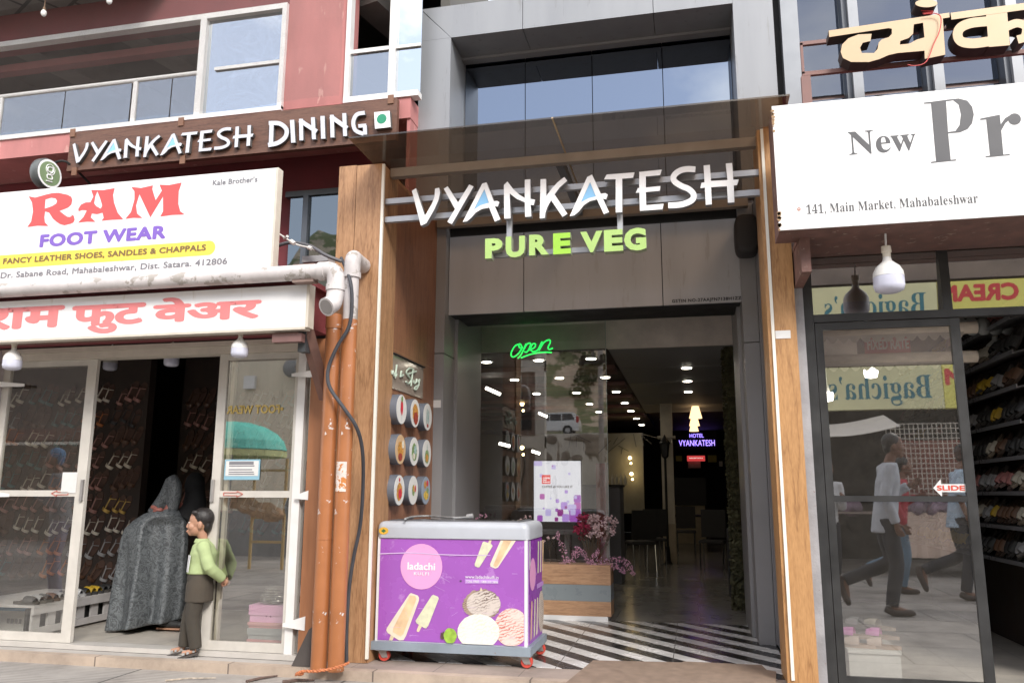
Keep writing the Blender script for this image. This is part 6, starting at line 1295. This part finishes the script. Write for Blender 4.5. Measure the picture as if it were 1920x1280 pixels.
b = MB(); oriented_ball(b, cz(435, 190)+Vector((0, .24, 0)), (Vector((1, 0, 0)), Vector((0, 1, 0)), Vector((0, 0, 1))), (.09, .10, .13)); b.tube([cz(437, 215)+Vector((0, .24, 0)), cz(445, 330)+Vector((0, .2, 0)), cz(420, 420)+Vector((0, .1, 0))], [.085, .11, .12], 14, smooth=3)
soft(b, 'headscarf', mat('black_scarf', (.005, .005, .006), .85, var=.3), t, .014, 2)
b = MB(); a = cz(385, 1032); b.tube([a+Vector((-.09, -.02, .012)), a+Vector((0, -.03, .02)), a+Vector((.12, -.02, .014))], [.025, .036, .028], 10); soft(b, 'shoe', mat('shoe_black', (.02, .02, .02), .5), t, .008, 1)
b = MB().box(a.x-.10, a.x+.13, a.y-.065, a.y+.01, a.z-.022, a.z-.010); b.build('shoe_sole', mat('sole_tan', (.40, .22, .14), .7), t)

# ================================================================ ACROSS THE STREET (seen mirrored in the glass)
gR, gL, gD = 5.922, YF+.016, 8.426
Jw = {'hip': (0, 0, .93), 'chest': (0, .05, 1.27), 'neck': (0, .08, 1.46), 'head': (0, .13, 1.61), 'shL': (.175, .05, 1.395), 'elL': (.215, -.03, 1.12), 'wrL': (.20, .05, .87), 'shR': (-.175, .05, 1.395), 'elR': (-.21, .05, 1.10), 'wrR': (-.12, .26, 1.22),
      'hpL': (.095, 0, .88), 'knL': (.095, .05, .48), 'anL': (.09, -.02, .09), 'toL': (.09, .15, .04), 'hpR': (-.095, 0, .88), 'knR': (-.095, .03, .49), 'anR': (-.09, -.40, .30), 'toR': (-.09, -.38, .10)}
def walker(px, py, Yv, label, k, cols, g=gR, yaw=0, J=Jw, **kw):
    q = V(px, py, Yv, g); return person(label, (q.x, q.y, .05), yaw, J, k, cols, 'passers-by mirrored in the shop glass', **kw)
a = PZ(1690, 1153, .05)
M_tr = cloth('dark_trousers', (.025, .027, .035), .3); M_sho = mat('dark_shoe', (.05, .035, .03), .5)
walker(1662, 1000, a.y, 'man in a pale grey shirt and dark trousers striding past the right shop', 1.12, {'skin': SKD, 'shirt': cloth('grey_shirt', (.48, .50, .54)), 'pants': M_tr, 'shoe': M_sho}, hem=.16)
a2 = PZ(1745, 1122, .05)
walker(1800, 1000, a2.y, 'man in a light blue short sleeved shirt walking behind the striding man', 1.10, {'skin': SKD, 'shirt': cloth('blue_shirt', (.40, .50, .60)), 'pants': M_tr, 'shoe': M_sho}, hem=.14, sleeve='short')
Js = dict(Jw); Js.update({'anR': (-.09, -.03, .09), 'toR': (-.09, .15, .04), 'knR': (-.095, .02, .49)})
walker(1548, 960, 11.6, 'man in a white shirt standing at the edge of the right shop door', 1.0, {'skin': SKD, 'shirt': cloth('white_shirt', (.60, .60, .60)), 'pants': M_tr, 'shoe': M_sho}, J=Js, yaw=1.3)
walker(1682, 960, 11.9, 'woman in a red top walking beside the striding man', 1.02, {'skin': SKD, 'shirt': cloth('red_top', (.45, .05, .07)), 'pants': cloth('jeans', (.12, .2, .28)), 'shoe': M_sho}, J=Jw, yaw=.1)
walker(570, 1000, 9.3, 'man in a dusty grey shirt standing in the street by the shoe shop', .98, {'skin': SKD, 'shirt': cloth('dusty_shirt', (.20, .24, .26)), 'pants': cloth('slate_trousers', (.07, .075, .085)), 'shoe': M_sho}, g=gL, J=Js, yaw=.5)
walker(112, 1000, 8.4, 'man in a blue cap and grey shirt standing in front of the left door', 1.03, {'skin': SKD, 'shirt': cloth('mid_grey_shirt', (.26, .27, .29)), 'pants': cloth('violet_grey', (.25, .25, .34)), 'shoe': M_sho}, g=gL, J=Js, yaw=2.6, cap=cloth('blue_cap', (.10, .24, .45)))
# yellow sign across the street
yo = 2*gR-15; A_, B_ = V(1540, 690, 15, gR), V(1772, 765, 15, gR)
t = thing('yellow_sign', 'long pale yellow shop sign across the street with teal and red lettering', 'sign', (3, yo, B_.z))
M_yel = mat('sign_yellow', (.74, .71, .42), .5, var=.05); b_ = lambda n_, vf, m: MB().add([(x, yo+.003+.0001*tt, z) for x, z, tt in vf[0]], vf[1]).build(n_, m, t)
MB().box(A_.x-.15, B_.x, yo-.2, yo, B_.z, A_.z).build('panel', M_yel, t); MB().box(B_.x+.01, B_.x+2.6, yo-.2, yo+.001, B_.z, A_.z).build('right_panel', mat('sign_lemon', (.80, .74, .18), .5, var=.05), t)
b_('lettering', fit(text2d(SERIF('Bagicha')+'\u2019'+SERIF('s'), .0), A_.x+.1, B_.x-.18, B_.z+.06, A_.z-.16, True), ink('teal', (.05, .20, .24)))
b_('lettering', fit(text2d('WITH CREAM', .05), B_.x+.04, B_.x+2.4, A_.z-.36, A_.z-.06, True), ink('sign_red', (.65, .06, .06))); b_('lettering', fit(text2d('DRINKS', .05), B_.x+.5, B_.x+1.6, B_.z+.04, B_.z+.2, True), ink('navy', (.06, .06, .2)))
t = thing('brown_building', 'weathered brown grey building with a shop front across the street', 'building', (4, yo-.6, .05))
M_bw = mat('brown_wall', (.24, .19, .165), .9, var=.25, scale=1.5, bump=.3); M_pale = mat('pale_band', (.46, .40, .36), .9, var=.2)
MB().box(.9, 11, yo-4, yo-.4, 3.6, 6.6).box(.9, 1.2, yo-4, yo-.4, .05, 3.6).build('wall', M_bw, t); MB().box(.9, 11, yo-.4, yo-.25, 4.3, 4.55).box(.9, 11, yo-.4, yo-.2, 5.6, 5.8).build('ledge', M_pale, t)
for i in range(5): MB().box(2.0+i*1.5, 2.7+i*1.5, yo-.4, yo-.36, 4.65, 5.45).build('window', mat('dull_pane', (.06, .06, .06), .2), t)
MB().box(1.2, 11, yo-3.2, yo-3, .05, 3.6).build('shop_back', mat('dim_stock', (.05, .045, .04), .8, var=.5, scale=8), t)
random.seed(17); A_ = V(1545, 905, 14.2, gR)
t = thing('stall_table', 'market stall table with a pale cloth and heaped clothes across the street', 'stall', (3.4, A_.y, .05)); x0, x1 = V(1590, 1000, 14.2, gR).x, V(1800, 1000, 14.2, gR).x
zt_ = V(1700, 960, 14.2, gR).z; MB().box(x0-.4, x1+2, A_.y-1, A_.y, zt_-.03, zt_).build('top', M_bw, t)
b = MB(); n_ = 40; b.loftrings([[Vector((x0+.8+(x1+1-x0)*i/n_, A_.y+.02+.03*sin(i*1.7)*(zz < zt_-.1), zz)) for i in range(n_+1)] for zz in (.35, zt_+.01)], cap=False, close=False); b.build('cloth', mat('cloth_peach', (.60, .46, .38), .8, var=.1), t)
b = MB()
for i in range(16): b.ball((random.uniform(x0, x1+1), A_.y-.4+random.uniform(-.3, .3), zt_+.06), (random.uniform(.12, .25), .2, random.uniform(.06, .16)), 10, 6)
soft(b, 'heaped_clothes', mat('clothes', (.22, .16, .20), .9, var=.7, scale=4), t, .03, 1)
A_, B_ = V(1660, 795, 14.6, gR), V(1795, 935, 14.6, gR)
t = thing('wire_grid', 'pale wire display grid standing behind the stall across the street', 'display grid', (A_.x, A_.y, 1)); b = MB()
for i in range(22): x = A_.x+(B_.x+.5-A_.x)*i/21; b.box(x-.006, x+.006, A_.y, A_.y+.012, B_.z, A_.z)
for i in range(16): z = B_.z+(A_.z-B_.z)*i/15; b.box(A_.x, B_.x+.5, A_.y+.0125, A_.y+.02, z-.006, z+.006)
b.build('grid', mat('grid_pale', (.60, .55, .48), .5), t); MB().box(A_.x+.1, B_.x+.4, A_.y-.5, A_.y-.4, B_.z-.1, A_.z-.25).build('red_cloth', mat('cloth_brick', (.24, .09, .07), .9, var=.2), t)
A_, B_, C_ = V(1535, 800, 14, gR), V(1700, 765, 13.4, gR), V(1540, 838, 13.2, gR)
b = MB(); n_ = 12; b.loftrings([[Vector((A_.x-.6+(B_.x-A_.x+.6)*i/n_, yo+.02+j*.22, A_.z+.2+(B_.z-A_.z)*i/n_*.3-j*.055-.12*sin(pi*i/n_))) for i in range(n_+1)] for j in range(6)], cap=False, close=False)
o_ = b.build('cloth_awning', mat('awning_white', (.68, .63, .57), .85, var=.08), loc=A_); tag(o_, 'sagging white cloth awning hung under the yellow sign across the street', 'awning'); o_.modifiers.new('thick', 'SOLIDIFY').thickness = .01
# beige wall and teal umbrella
t = thing('beige_wall', 'stained beige wall of the house across the street from the shoe shop', 'wall', (-9, -4.2, .05))
MB().box(-11.6, -7.2, -4.5, -4.2, .05, 7).build('wall', mat('beige_render', (.62, .55, .43), .9, var=.14, scale=1.3, stretch=(3, 3, .5), spots=((.34, .28, .2), .62, 1.6)), t)
MB().box(-11.4, -7.4, -4.2, -3.9, .05, .95).build('plinth', mat('grey_plinth', (.2, .2, .2), .9, var=.2), t); q = V(472, 718, 15.8, gL); MB().box(q.x-.12, q.x+.14, -4.2, -4.12, q.z-.14, q.z+.14).build('meter_box', M_paper, t); q = V(553, 690, 15.6, gL); MB().ball((q.x, -4.0, q.z), (.26, .1, .22)).build('dish', mat('dish_grey', (.2, .2, .2), .5), t, smooth=True)
t = thing('dark_house', 'dark brown house with a shadowed shop front across the street, beyond the beige wall', 'building', (-15, -4.4, .05))
MB().box(-24, -11.7, -5.0, -4.6, 2.6, 7).box(-24, -11.7, -8, -7.5, .05, 2.6).build('wall', mat('dark_render', (.17, .14, .12), .9, var=.3), t); MB().box(-24, -11.65, -5.0, -4.3, 2.5, 2.75).build('ledge', M_rust, t)
A_ = V(440, 790, 12.6, gL); A2 = V(527, 846, 12.6, gL); rad = abs(A2.x-A_.x); t = thing('market_umbrella', 'teal market umbrella with pale panels standing across the street from the shoe shop', 'umbrella', (A_.x, A_.y, .05))
b = MB(); b.cur = 0
for i in range(16):
    b.cur = 1 if i in (10, 13) else 0
    for j in range(5):
        f = lambda u_, v_: (A_.x+rad*sin(v_)*cos(2*pi*u_/16), A_.y+rad*sin(v_)*sin(2*pi*u_/16), A2.z+(A_.z-A2.z)*cos(v_))
        v0, v1 = .02+1.5*j/5, .02+1.5*(j+1)/5; b.quad(f(i, v0), f(i+1, v0), f(i+1, v1), f(i, v1))
b.build('canopy', [mat('teal_cloth', (.10, .55, .45), .7, var=.08), mat('teal_pale', (.45, .62, .56), .7)], t, smooth=True); b = MB()
for i in range(16):
    f = lambda u_, z: (A_.x+rad*1.0*cos(2*pi*u_/16), A_.y+rad*1.0*sin(2*pi*u_/16), z); b.quad(f(i, A2.z+.01), f(i+1, A2.z+.01), f(i+1, A2.z-.09), f(i, A2.z-.09))
b.build('valance', mat('valance_lemon', (.50, .55, .25), .7), t); MB().tube([(A_.x, A_.y, .05), (A_.x, A_.y, A_.z)], .02, 8).build('pole', M_zinc, t)
q = V(505, 935, 12.9, gL); t = thing('cane_rack', 'yellow cane display rack standing under the teal umbrella', 'rack', (q.x, q.y, .05)); b = MB()
for x in (-.3, .3): b.bar((q.x+x, q.y, .05), (q.x+x, q.y, 1.9), .04, .04)
for z in (.5, .9, 1.3, 1.7): b.bar((q.x-.3, q.y, z), (q.x+.3, q.y, z), .03, .04)
b.build('frame', mat('cane', (.50, .34, .13), .6), t); b = MB(); [b.ball((q.x+random.uniform(-.6, .2), q.y+.1, random.uniform(.95, 1.25)), (.22, .15, .14), 8, 6) for i in range(7)]; soft(b, 'baskets', mat('basket', (.36, .22, .12), .9, var=.5, scale=9), t, .03, 1)
# hillside with terrace road, parked car and concrete frame
Yc = 62; yh = 2*gD-Yc; zr = V(1040, 817, Yc, gD).z
hv, hf = [], []
nx_, ny_ = 46, 30
for j in range(ny_+1):
    for i in range(nx_+1):
        x = -60+i*2.4; s_ = j/ny_; y = yh-4.5-s_*55; z = zr-.1+s_*38*(1+.0*x)+noise.noise(Vector((x*.09, y*.09, 1)))*4*min(1, s_*6)+noise.noise(Vector((x*.35, y*.35, 4)))*1.2*min(1, s_*6); hv.append((x, y, z))
for j in range(ny_):
    for i in range(nx_): k_ = j*(nx_+1)+i; hf.append((k_, k_+1, k_+nx_+2, k_+nx_+1))
structure(MB().add(hv, hf).build('hillside', mat('hill_earth', (.52, .41, .30), .95, var=.35, scale=.35, spots=((.18, .19, .09), .50, .22), bump=.5, bscale=2), smooth=True))
structure(MB().box(-60, 50, yh-4.6, yh+2.6, zr-.6, zr).build('terrace_road', mat('road_dust', (.34, .29, .24), .95, var=.15, scale=1)))
t = thing('retaining_wall', 'pale concrete and rubble retaining wall below the terrace road on the hillside', 'wall', (-10, yh+2.6, .05))
MB().box(-60, 50, yh+2.6, yh+3.2, .05, zr-.05).build('wall', mat('old_concrete', (.60, .55, .48), .95, var=.25, scale=.8, stretch=(2, 2, .4), spots=((.24, .18, .14), .58, .9)), t); b = MB(); random.seed(30)
for i in range(60): b.ball((random.uniform(-22, 2), yh+3.2, random.uniform(zr-2.2, zr-.2)), (random.uniform(.3, .9), .3, random.uniform(.15, .45)), 8, 5)
soft(b, 'rubble', mat('rubble', (.20, .16, .13), .95, var=.4, scale=2), t, .12, 1)
random.seed(31)
for i in range(34):
    x = random.uniform(-32, 6); s_ = random.uniform(.05, .75); y = yh-4.5-s_*55; z = zr-.3+s_*38; r_ = random.uniform(.9, 2.6)
    t = thing('hill_shrub', 'green brown shrub on the hillside above the terrace road', 'shrub', (x, y, z), 'shrubs on the hillside'); b = MB()
    for k in range(170):
        d = Vector((random.gauss(0, 1), random.gauss(0, 1), random.gauss(0, .7))).normalized()*r_*random.random()**.4; c_ = Vector((x, y, z+r_*.6))+d; a = Vector((random.gauss(0, 1), random.gauss(0, 1), random.gauss(0, 1))).normalized()*r_*.16; e = a.orthogonal()*.7; b.add([c_-a, c_+e, c_+a, c_-e], [(0, 1, 2, 3)])
    b.build('foliage', mat('shrub_leaf%d' % (i % 3), [(.10, .125, .045), (.14, .14, .065), (.08, .10, .04)][i % 3], .9, var=.4, scale=1.2), t); MB().tube([(x, y, z-.3), (x, y, z+r_)], .07, 6).build('stem', M_stem, t)
# white car
cx = V(1034, 800, Yc, gD).x; t = thing('parked_car', 'white estate car parked on the terrace road of the hillside', 'car', (cx, yh, zr))
M_car = mat('car_white', (.74, .74, .74), .25, var=.02, coat=.5); M_cgl = mat('car_glass', (.02, .025, .03), .08); M_tyre = mat('tyre', (.02, .02, .02), .8)
pr_ = [(-2.3, .35), (-2.32, .75), (-2.2, .95), (-1.2, 1.08), (-.55, 1.62), (-.3, 1.7), (1.75, 1.74), (2.0, 1.62), (2.2, 1.05), (2.25, .7), (2.2, .35)]
rings = [[Vector((cx+x*sx_, yh+y, zr+z)) for x, z in pr_] for y, sx_ in ((-.9, .97), (-.84, 1), (.84, 1), (.9, .97))]
MB().loftrings(rings).build('body', M_car, t, auto=30); b = MB()
for s_ in (-1, 1):
    for w_ in ([(-.95, 1.1), (-.48, 1.55), (-.02, 1.6), (-.02, 1.1)], [(.06, 1.1), (.06, 1.6), (.9, 1.62), (.9, 1.1)], [(.98, 1.1), (.98, 1.62), (1.7, 1.62), (1.95, 1.15)]): b.add([(cx+x, yh+s_*.905, zr+z) for x, z in w_], [(0, 1, 2, 3)])
b.build('side_windows', M_cgl, t); MB().box(cx+2.05, cx+2.22, yh+.55, yh+.91, zr+.95, zr+1.4).build('tail_light', ink('tail_red', (.45, .03, .03)), t)
for x in (-1.45, 1.4):
    for y in (-.82, .82):
        w_ = MB().lathe([(0, -.11), (.36, -.11), (.37, .11), (0, .11)], (cx+x, yh+y, zr+.37), 20, 'Y').build('wheel', M_tyre, t); MB().lathe([(0, -.115), (.2, -.115), (.2, .115), (0, .115)], (cx+x, yh+y, zr+.37), 16, 'Y').build('rim', M_zinc, w_)
# unfinished concrete frame house, nearer
xa2, xb2 = V(945, 700, 30, gD).x-2.6, V(1012, 700, 30, gD).x; yb2 = 2*gD-30
t = thing('concrete_house', 'unfinished concrete frame house with brick infill across the street', 'building', (xa2, yb2, .05)); M_con = mat('raw_concrete', (.60, .55, .48), .9, var=.12, scale=1.5); M_brk = tile_mat('rubble_brick', (.27, .17, .13), (.22, .15, .12), (.3, .27, .24), .5, .18, .03)
b = MB()
for x in (xa2, (xa2+xb2)/2+.6, xb2): b.box(x-.18, x+.18, yb2-.4, yb2, .05, 9)
for z in (3.0, 5.9, 8.8): b.box(xa2-.18, xb2+.18, yb2-.38, yb2-.01, z, z+.45)
b.build('frame', M_con, t); MB().box(xa2-.1, xb2-.2, yb2-.3, yb2-.15, .05, 8.8).build('infill', M_brk, t); MB().box(xb2-1.1, xb2-.35, yb2-.15, yb2-.12, 3.7, 5.2).build('window', M_black, t)
q = V(1126, 700, 34, gD); t = thing('utility_pole', 'rusty street pole with wires standing below the hillside', 'pole', (q.x, q.y, .05)); MB().tube([(q.x, q.y, .05), (q.x, q.y, 9)], .11, 10).build('shaft', mat('pole_pale', (.40, .36, .33), .8, var=.3), t); MB().box(q.x-.5, q.x+.5, q.y-.05, q.y+.05, 7.9, 8.05).build('crossarm', M_rust, t)

# ================================================================ INSIDE THE RESTAURANT
M_dl = lamp('downlight', (1, .90, .74), 16.0)
spots_ = [(-.04, y) for y in (10.68, 11.97, 13.24)]+[(-1.18, y) for y in (9.75, 11.4, 13.09, 14.76, 16.24, 17.9, 19.6)]+[(-1.83, y) for y in (9.75, 11.35, 13.1, 14.8, 16.3)]+[(-2.5, y) for y in (9.75, 11.4, 13.1)]+[(-.62, 18.2)]
for k, (x, y) in enumerate(spots_):
    z = 2.949 if x > -.91 else 2.958
    row = {-.04: 'row over the walkway', -1.18: 'row left of the walkway', -1.83: 'row over the tables', -2.5: 'row by the left wall', -.62: 'pair near the column'}[x]
    t = thing('downlight', f'round downlight, {["nearest the door", "second from the door", "third from the door", "fourth from the door", "fifth from the door", "sixth from the door", "farthest from the door"][[q for q in spots_ if q[0] == x].index((x, y))]} in the {row}', 'downlight', (x, y, z), 'downlights in the restaurant ceiling')
    MB().lathe([(.062, 0), (.085, -.002), (.085, -.008), (.06, -.012)], (x, y, z), 20).build('rim', M_lw, t); MB().lathe([(0, -.0125), (.06, -.0125), (.06, -.016), (0, -.016)], (x, y, z), 20).build('lens', M_dl, t)
M_tubel = lamp('tube_light', (1, .93, .82), 5)
for k, ((x0_, y0_), (x1_, y1_), yy, lb) in enumerate((((911, 727), (938, 739), 11, 'slanting tube light high on the dark left wall'), ((1010, 774), (1026, 781), 15, 'slanting tube light beside the neon word, farther back'), ((936, 831), (956, 836), 12, 'low tube light seen left of the screen'), ((997, 845), (1012, 850), 13, 'low tube light seen above the screen'))):
    a, c_ = P(x0_, y0_, yy), P(x1_, y1_, yy); t = thing('tube_light', lb, 'lamp', a, 'tube lights in the restaurant'); MB().tube([a, c_], .022, 8).build('tube', M_tubel, t)
for k, (px, py) in enumerate(((979, 757), (979, 839), (1181, 858), (1184, 888))):
    p_ = P(px, py, 14 if k < 2 else 18.3); t = thing('wall_lamp', ['upper warm wall lamp behind the neon word', 'lower warm wall lamp behind the glass', 'upper small lamp on the patterned screen', 'lower small lamp on the patterned screen'][k], 'lamp', p_, 'small warm lamps'); MB().ball(p_, .035, 10, 8).build('globe', lamp('warm_lamp', (1, .72, .32), 10), t, smooth=True); MB().ball(p_+Vector((.02, 0, -.12)), .022, 8, 6).build('globe', lamp('warm_lamp', (1, .72, .32), 10), t, smooth=True)
for k, (px, py, s_) in enumerate(((1304, 774, 1), (1302, 790, .85), (1301, 801, .8))):
    p_ = P(px, py, 15.6+k*.9); t = thing('pendant_lamp', f'glowing woven pendant lamp over the walkway, {["nearest", "middle", "farthest"][k]} of the three', 'lamp', p_, 'pendant lamps over the walkway'); MB().lathe([(.05*s_, .17*s_), (.07*s_, .1*s_), (.12*s_, -.1*s_), (.115*s_, -.1*s_), (.04*s_, .17*s_)], p_, 18).build('lamp_shade', lamp('shade_glow', (1, .62, .30), 1.1), t); MB().tube([p_+Vector((0, 0, .17)), (p_.x, p_.y, 3.05)], .006, 6).build('cord', M_black, t)
yN = 23.0; t = thing('neon_wall_sign', 'glowing violet lettering on a black panel over the reception at the end of the hall', 'neon sign', P(1305, 826, yN)); A_, B_ = P(1262, 808, yN), P(1345, 842, yN); MB().box(A_.x, B_.x, yN, yN+.05, B_.z, A_.z).build('panel', M_black, t); M_vn = lamp('neon_violet', (.30, .20, 1), 1.6)
MB().put2d(pfit(text2d('HOTEL', .0), yN, 1293, 1319, 813, 820), yN-.02, 0).build('lettering', M_vn, t); MB().put2d(pfit(text2d('VYANKATESH', .0), yN, 1273, 1340, 825, 836), yN-.02, 0).build('lettering', M_vn, t)
def board(px0, py0, px1, py1, Y_, name, label, m, txt=None, tm=None):
    a, c_ = P(px0, py0, Y_), P(px1, py1, Y_); t = thing(name, label, 'sign', ((a.x+c_.x)/2, Y_, c_.z)); MB().box(a.x, c_.x, Y_, Y_+.03, c_.z, a.z).build('board', m, t)
    if txt: flat(t, 'lettering', fit(text2d(txt, .03), a.x+.06, c_.x-.06, c_.z+.07, a.z-.05), Y_, tm)
board(1288, 854, 1322, 864, 22.5, 'reception_sign', 'red sign reading reception hanging under the violet neon', lamp('sign_red_lit', (.45, .04, .04), .6), 'RECEPTION', lamp('sign_txt_lit', (.6, .5, .45), .8))
board(1290, 865, 1314, 877, 22.6, 'white_notice', 'white notice board under the red reception sign', mat('notice_lit', (.5, .5, .48), .5)); board(1327, 853, 1344, 866, 22.5, 'yellow_notice', 'yellow notice to the right of the red reception sign', mat('notice_yellow', (.6, .45, .06), .5)); board(1267, 854, 1279, 864, 22.5, 'yellow_poster', 'yellow poster to the left of the red reception sign', mat('notice_yellow'))
board(1348, 864, 1355, 874, 22.5, 'small_notice', 'small cream notice low on the dark reception wall', mat('board_pale')); board(1361, 846, 1368, 852, 22.5, 'small_notice', 'small cream notice beside the moss panel, upper one', mat('board_pale'))
a, c_ = PZ(1258, 1000, FL), P(1258, 895, 21); t = thing('reception_counter', 'dark reception counter at the end of the hall with a pale lower front', 'counter', (.1, 21, FL)); MB().box(P(1256, 950, 21).x, P(1325, 950, 21).x, 21, 21.6, 1.05, P(1290, 895, 21).z).build('top', M_dark, t); MB().box(P(1262, 950, 21).x, P(1322, 950, 21).x, 21.05, 21.55, FL, 1.05).build('front', mat('counter_cream', (.42, .34, .22), .4), t)
q = P(1247, 850, 14.9); t = thing('wall_lantern', 'black old fashioned lantern post in front of the cream column', 'lantern', (q.x, 14.85, FL)); M_iron = mat('black_iron', (.015, .014, .013), .5)
MB().tube([(q.x, 14.85, FL), (q.x, 14.85, 1.95)], .022, 8).lathe([(.08, 0), (.05, .05), (.03, .3), (.0, .32)], (q.x, 14.85, FL), 12).build('post', M_iron, t); MB().lathe([(.03, 1.95), (.06, 1.98), (.085, 2.2), (.1, 2.22), (.03, 2.32), (.0, 2.38)], (q.x, 14.85, 0), 6).build('lantern_head', M_iron, t)
def chair(loc, rz, label):
    t = thing('dining_chair', label, 'chair', (0, 0, 0), 'black dining chairs in the hall'); MB().rbox(-.21, .21, -.21, .21, .42, .47, .04, 3).build('seat', M_dark, t); b = MB(); b.loftrings([[Vector((x, -.2-.04*(z-.5)*2, z)) for x in (-.2, .2)]+[Vector((x, -.16-.04*(z-.5)*2, z)) for x in (.2, -.2)] for z in (.5, .95)]); b.build('backrest', M_dark, t)
    for x in (-.18, .18):
        for y, dy in ((-.18, -.05), (.18, .03)): MB().tube([(x, y+dy, 0), (x, y, .42)], .012, 8).build('leg', mat('chrome', (.6, .6, .6), .15, metal=1, var=.02), t)
    t.location = loc; t.rotation_euler = (0, 0, rz); return t
for k, (px, py, Y_, rz, lb) in enumerate(((1200, 990, 13.4, .4, 'black chair with chrome legs beside the grey cabinet'), (1222, 985, 14.4, .3, 'black chair second along from the grey cabinet'), (1335, 985, 14.0, 3.0, 'black chair by the moss panel at the right of the walkway'), (1285, 980, 17.5, 3.1, 'black chair in the middle of the hall before the reception'))):
    p_ = P(px, py, Y_); chair((p_.x, Y_, FL), rz, lb)
t = thing('dining_table', 'dark dining table in front of the reception', 'table', (P(1300, 930, 18.5).x, 18.5, FL)); x = P(1300, 930, 18.5).x; MB().box(x-.6, x+.35, 18.2, 19, .84, .88).build('top', M_dark, t)
for dx in (-.55, .3): MB().box(x+dx-.03, x+dx+.03, 18.25, 18.31, FL, .839).build('leg', M_dark, t)
a, c_ = P(1138, 908, 11.5), P(1164, 1000, 11.5); t = thing('grey_cabinet', 'grey cabinet with a dark top carrying small bottles inside the hall', 'cabinet', (a.x, 11.5, FL)); MB().box(a.x-.5, c_.x, 11.5, 12.1, FL, a.z-.03).build('carcass', mat('cabinet_grey', (.16, .165, .18), .5), t); MB().box(a.x-.5, c_.x+.02, 11.48, 12.12, a.z-.029, a.z).build('top', M_dark, t)
for k in range(4): x = a.x+.06+k*.06; t = thing('bottle', f'small bottle on the grey cabinet, {["first", "second", "third", "fourth"][k]} from the glass edge', 'bottle', (x, 11.7, a.z), 'bottles on the grey cabinet'); MB().lathe([(0, 0), (.022, 0), (.022, .09), (.008, .12), (.008, .15), (0, .15)], (x, 11.7, a.z), 10).build('glass_body', mat('bottle_pale', (.5, .45, .36), .2, var=.3), t, auto=40)
a, c_ = P(1117, 868, 10.6), P(1137, 1000, 10.6); tag(MB().box(a.x, c_.x, 10.6, 11.0, FL, a.z).build('red_stand', mat('red_lacquer', (.34, .06, .04), .4, var=.3), loc=(a.x, 10.6, FL)), 'tall red display stand just behind the edge of the glass door', 'stand')
a, c_ = P(905, 950, 9.4), P(1000, 980, 9.4); t = thing('sofa', 'black sofa back behind the glass door and the freezer', 'sofa', (a.x, 9.4, FL)); MB().rbox(a.x, c_.x+.3, 9.4, 9.62, FL, a.z+.02, .06, 4).build('backrest', M_dark, t, auto=40); MB().rbox(a.x, c_.x+.3, 9.63, 10.2, FL, .5, .06, 4).build('seat', M_dark, t, auto=40)
# prototypes that were never placed
for o in [o for o in bpy.data.objects if o.get('_used') is False]:
    for ch in list(o.children): bpy.data.objects.remove(ch)
    bpy.data.objects.remove(o)
for o in bpy.data.objects:
    for k_ in ('_o', '_used'):
        if k_ in o: del o[k_]
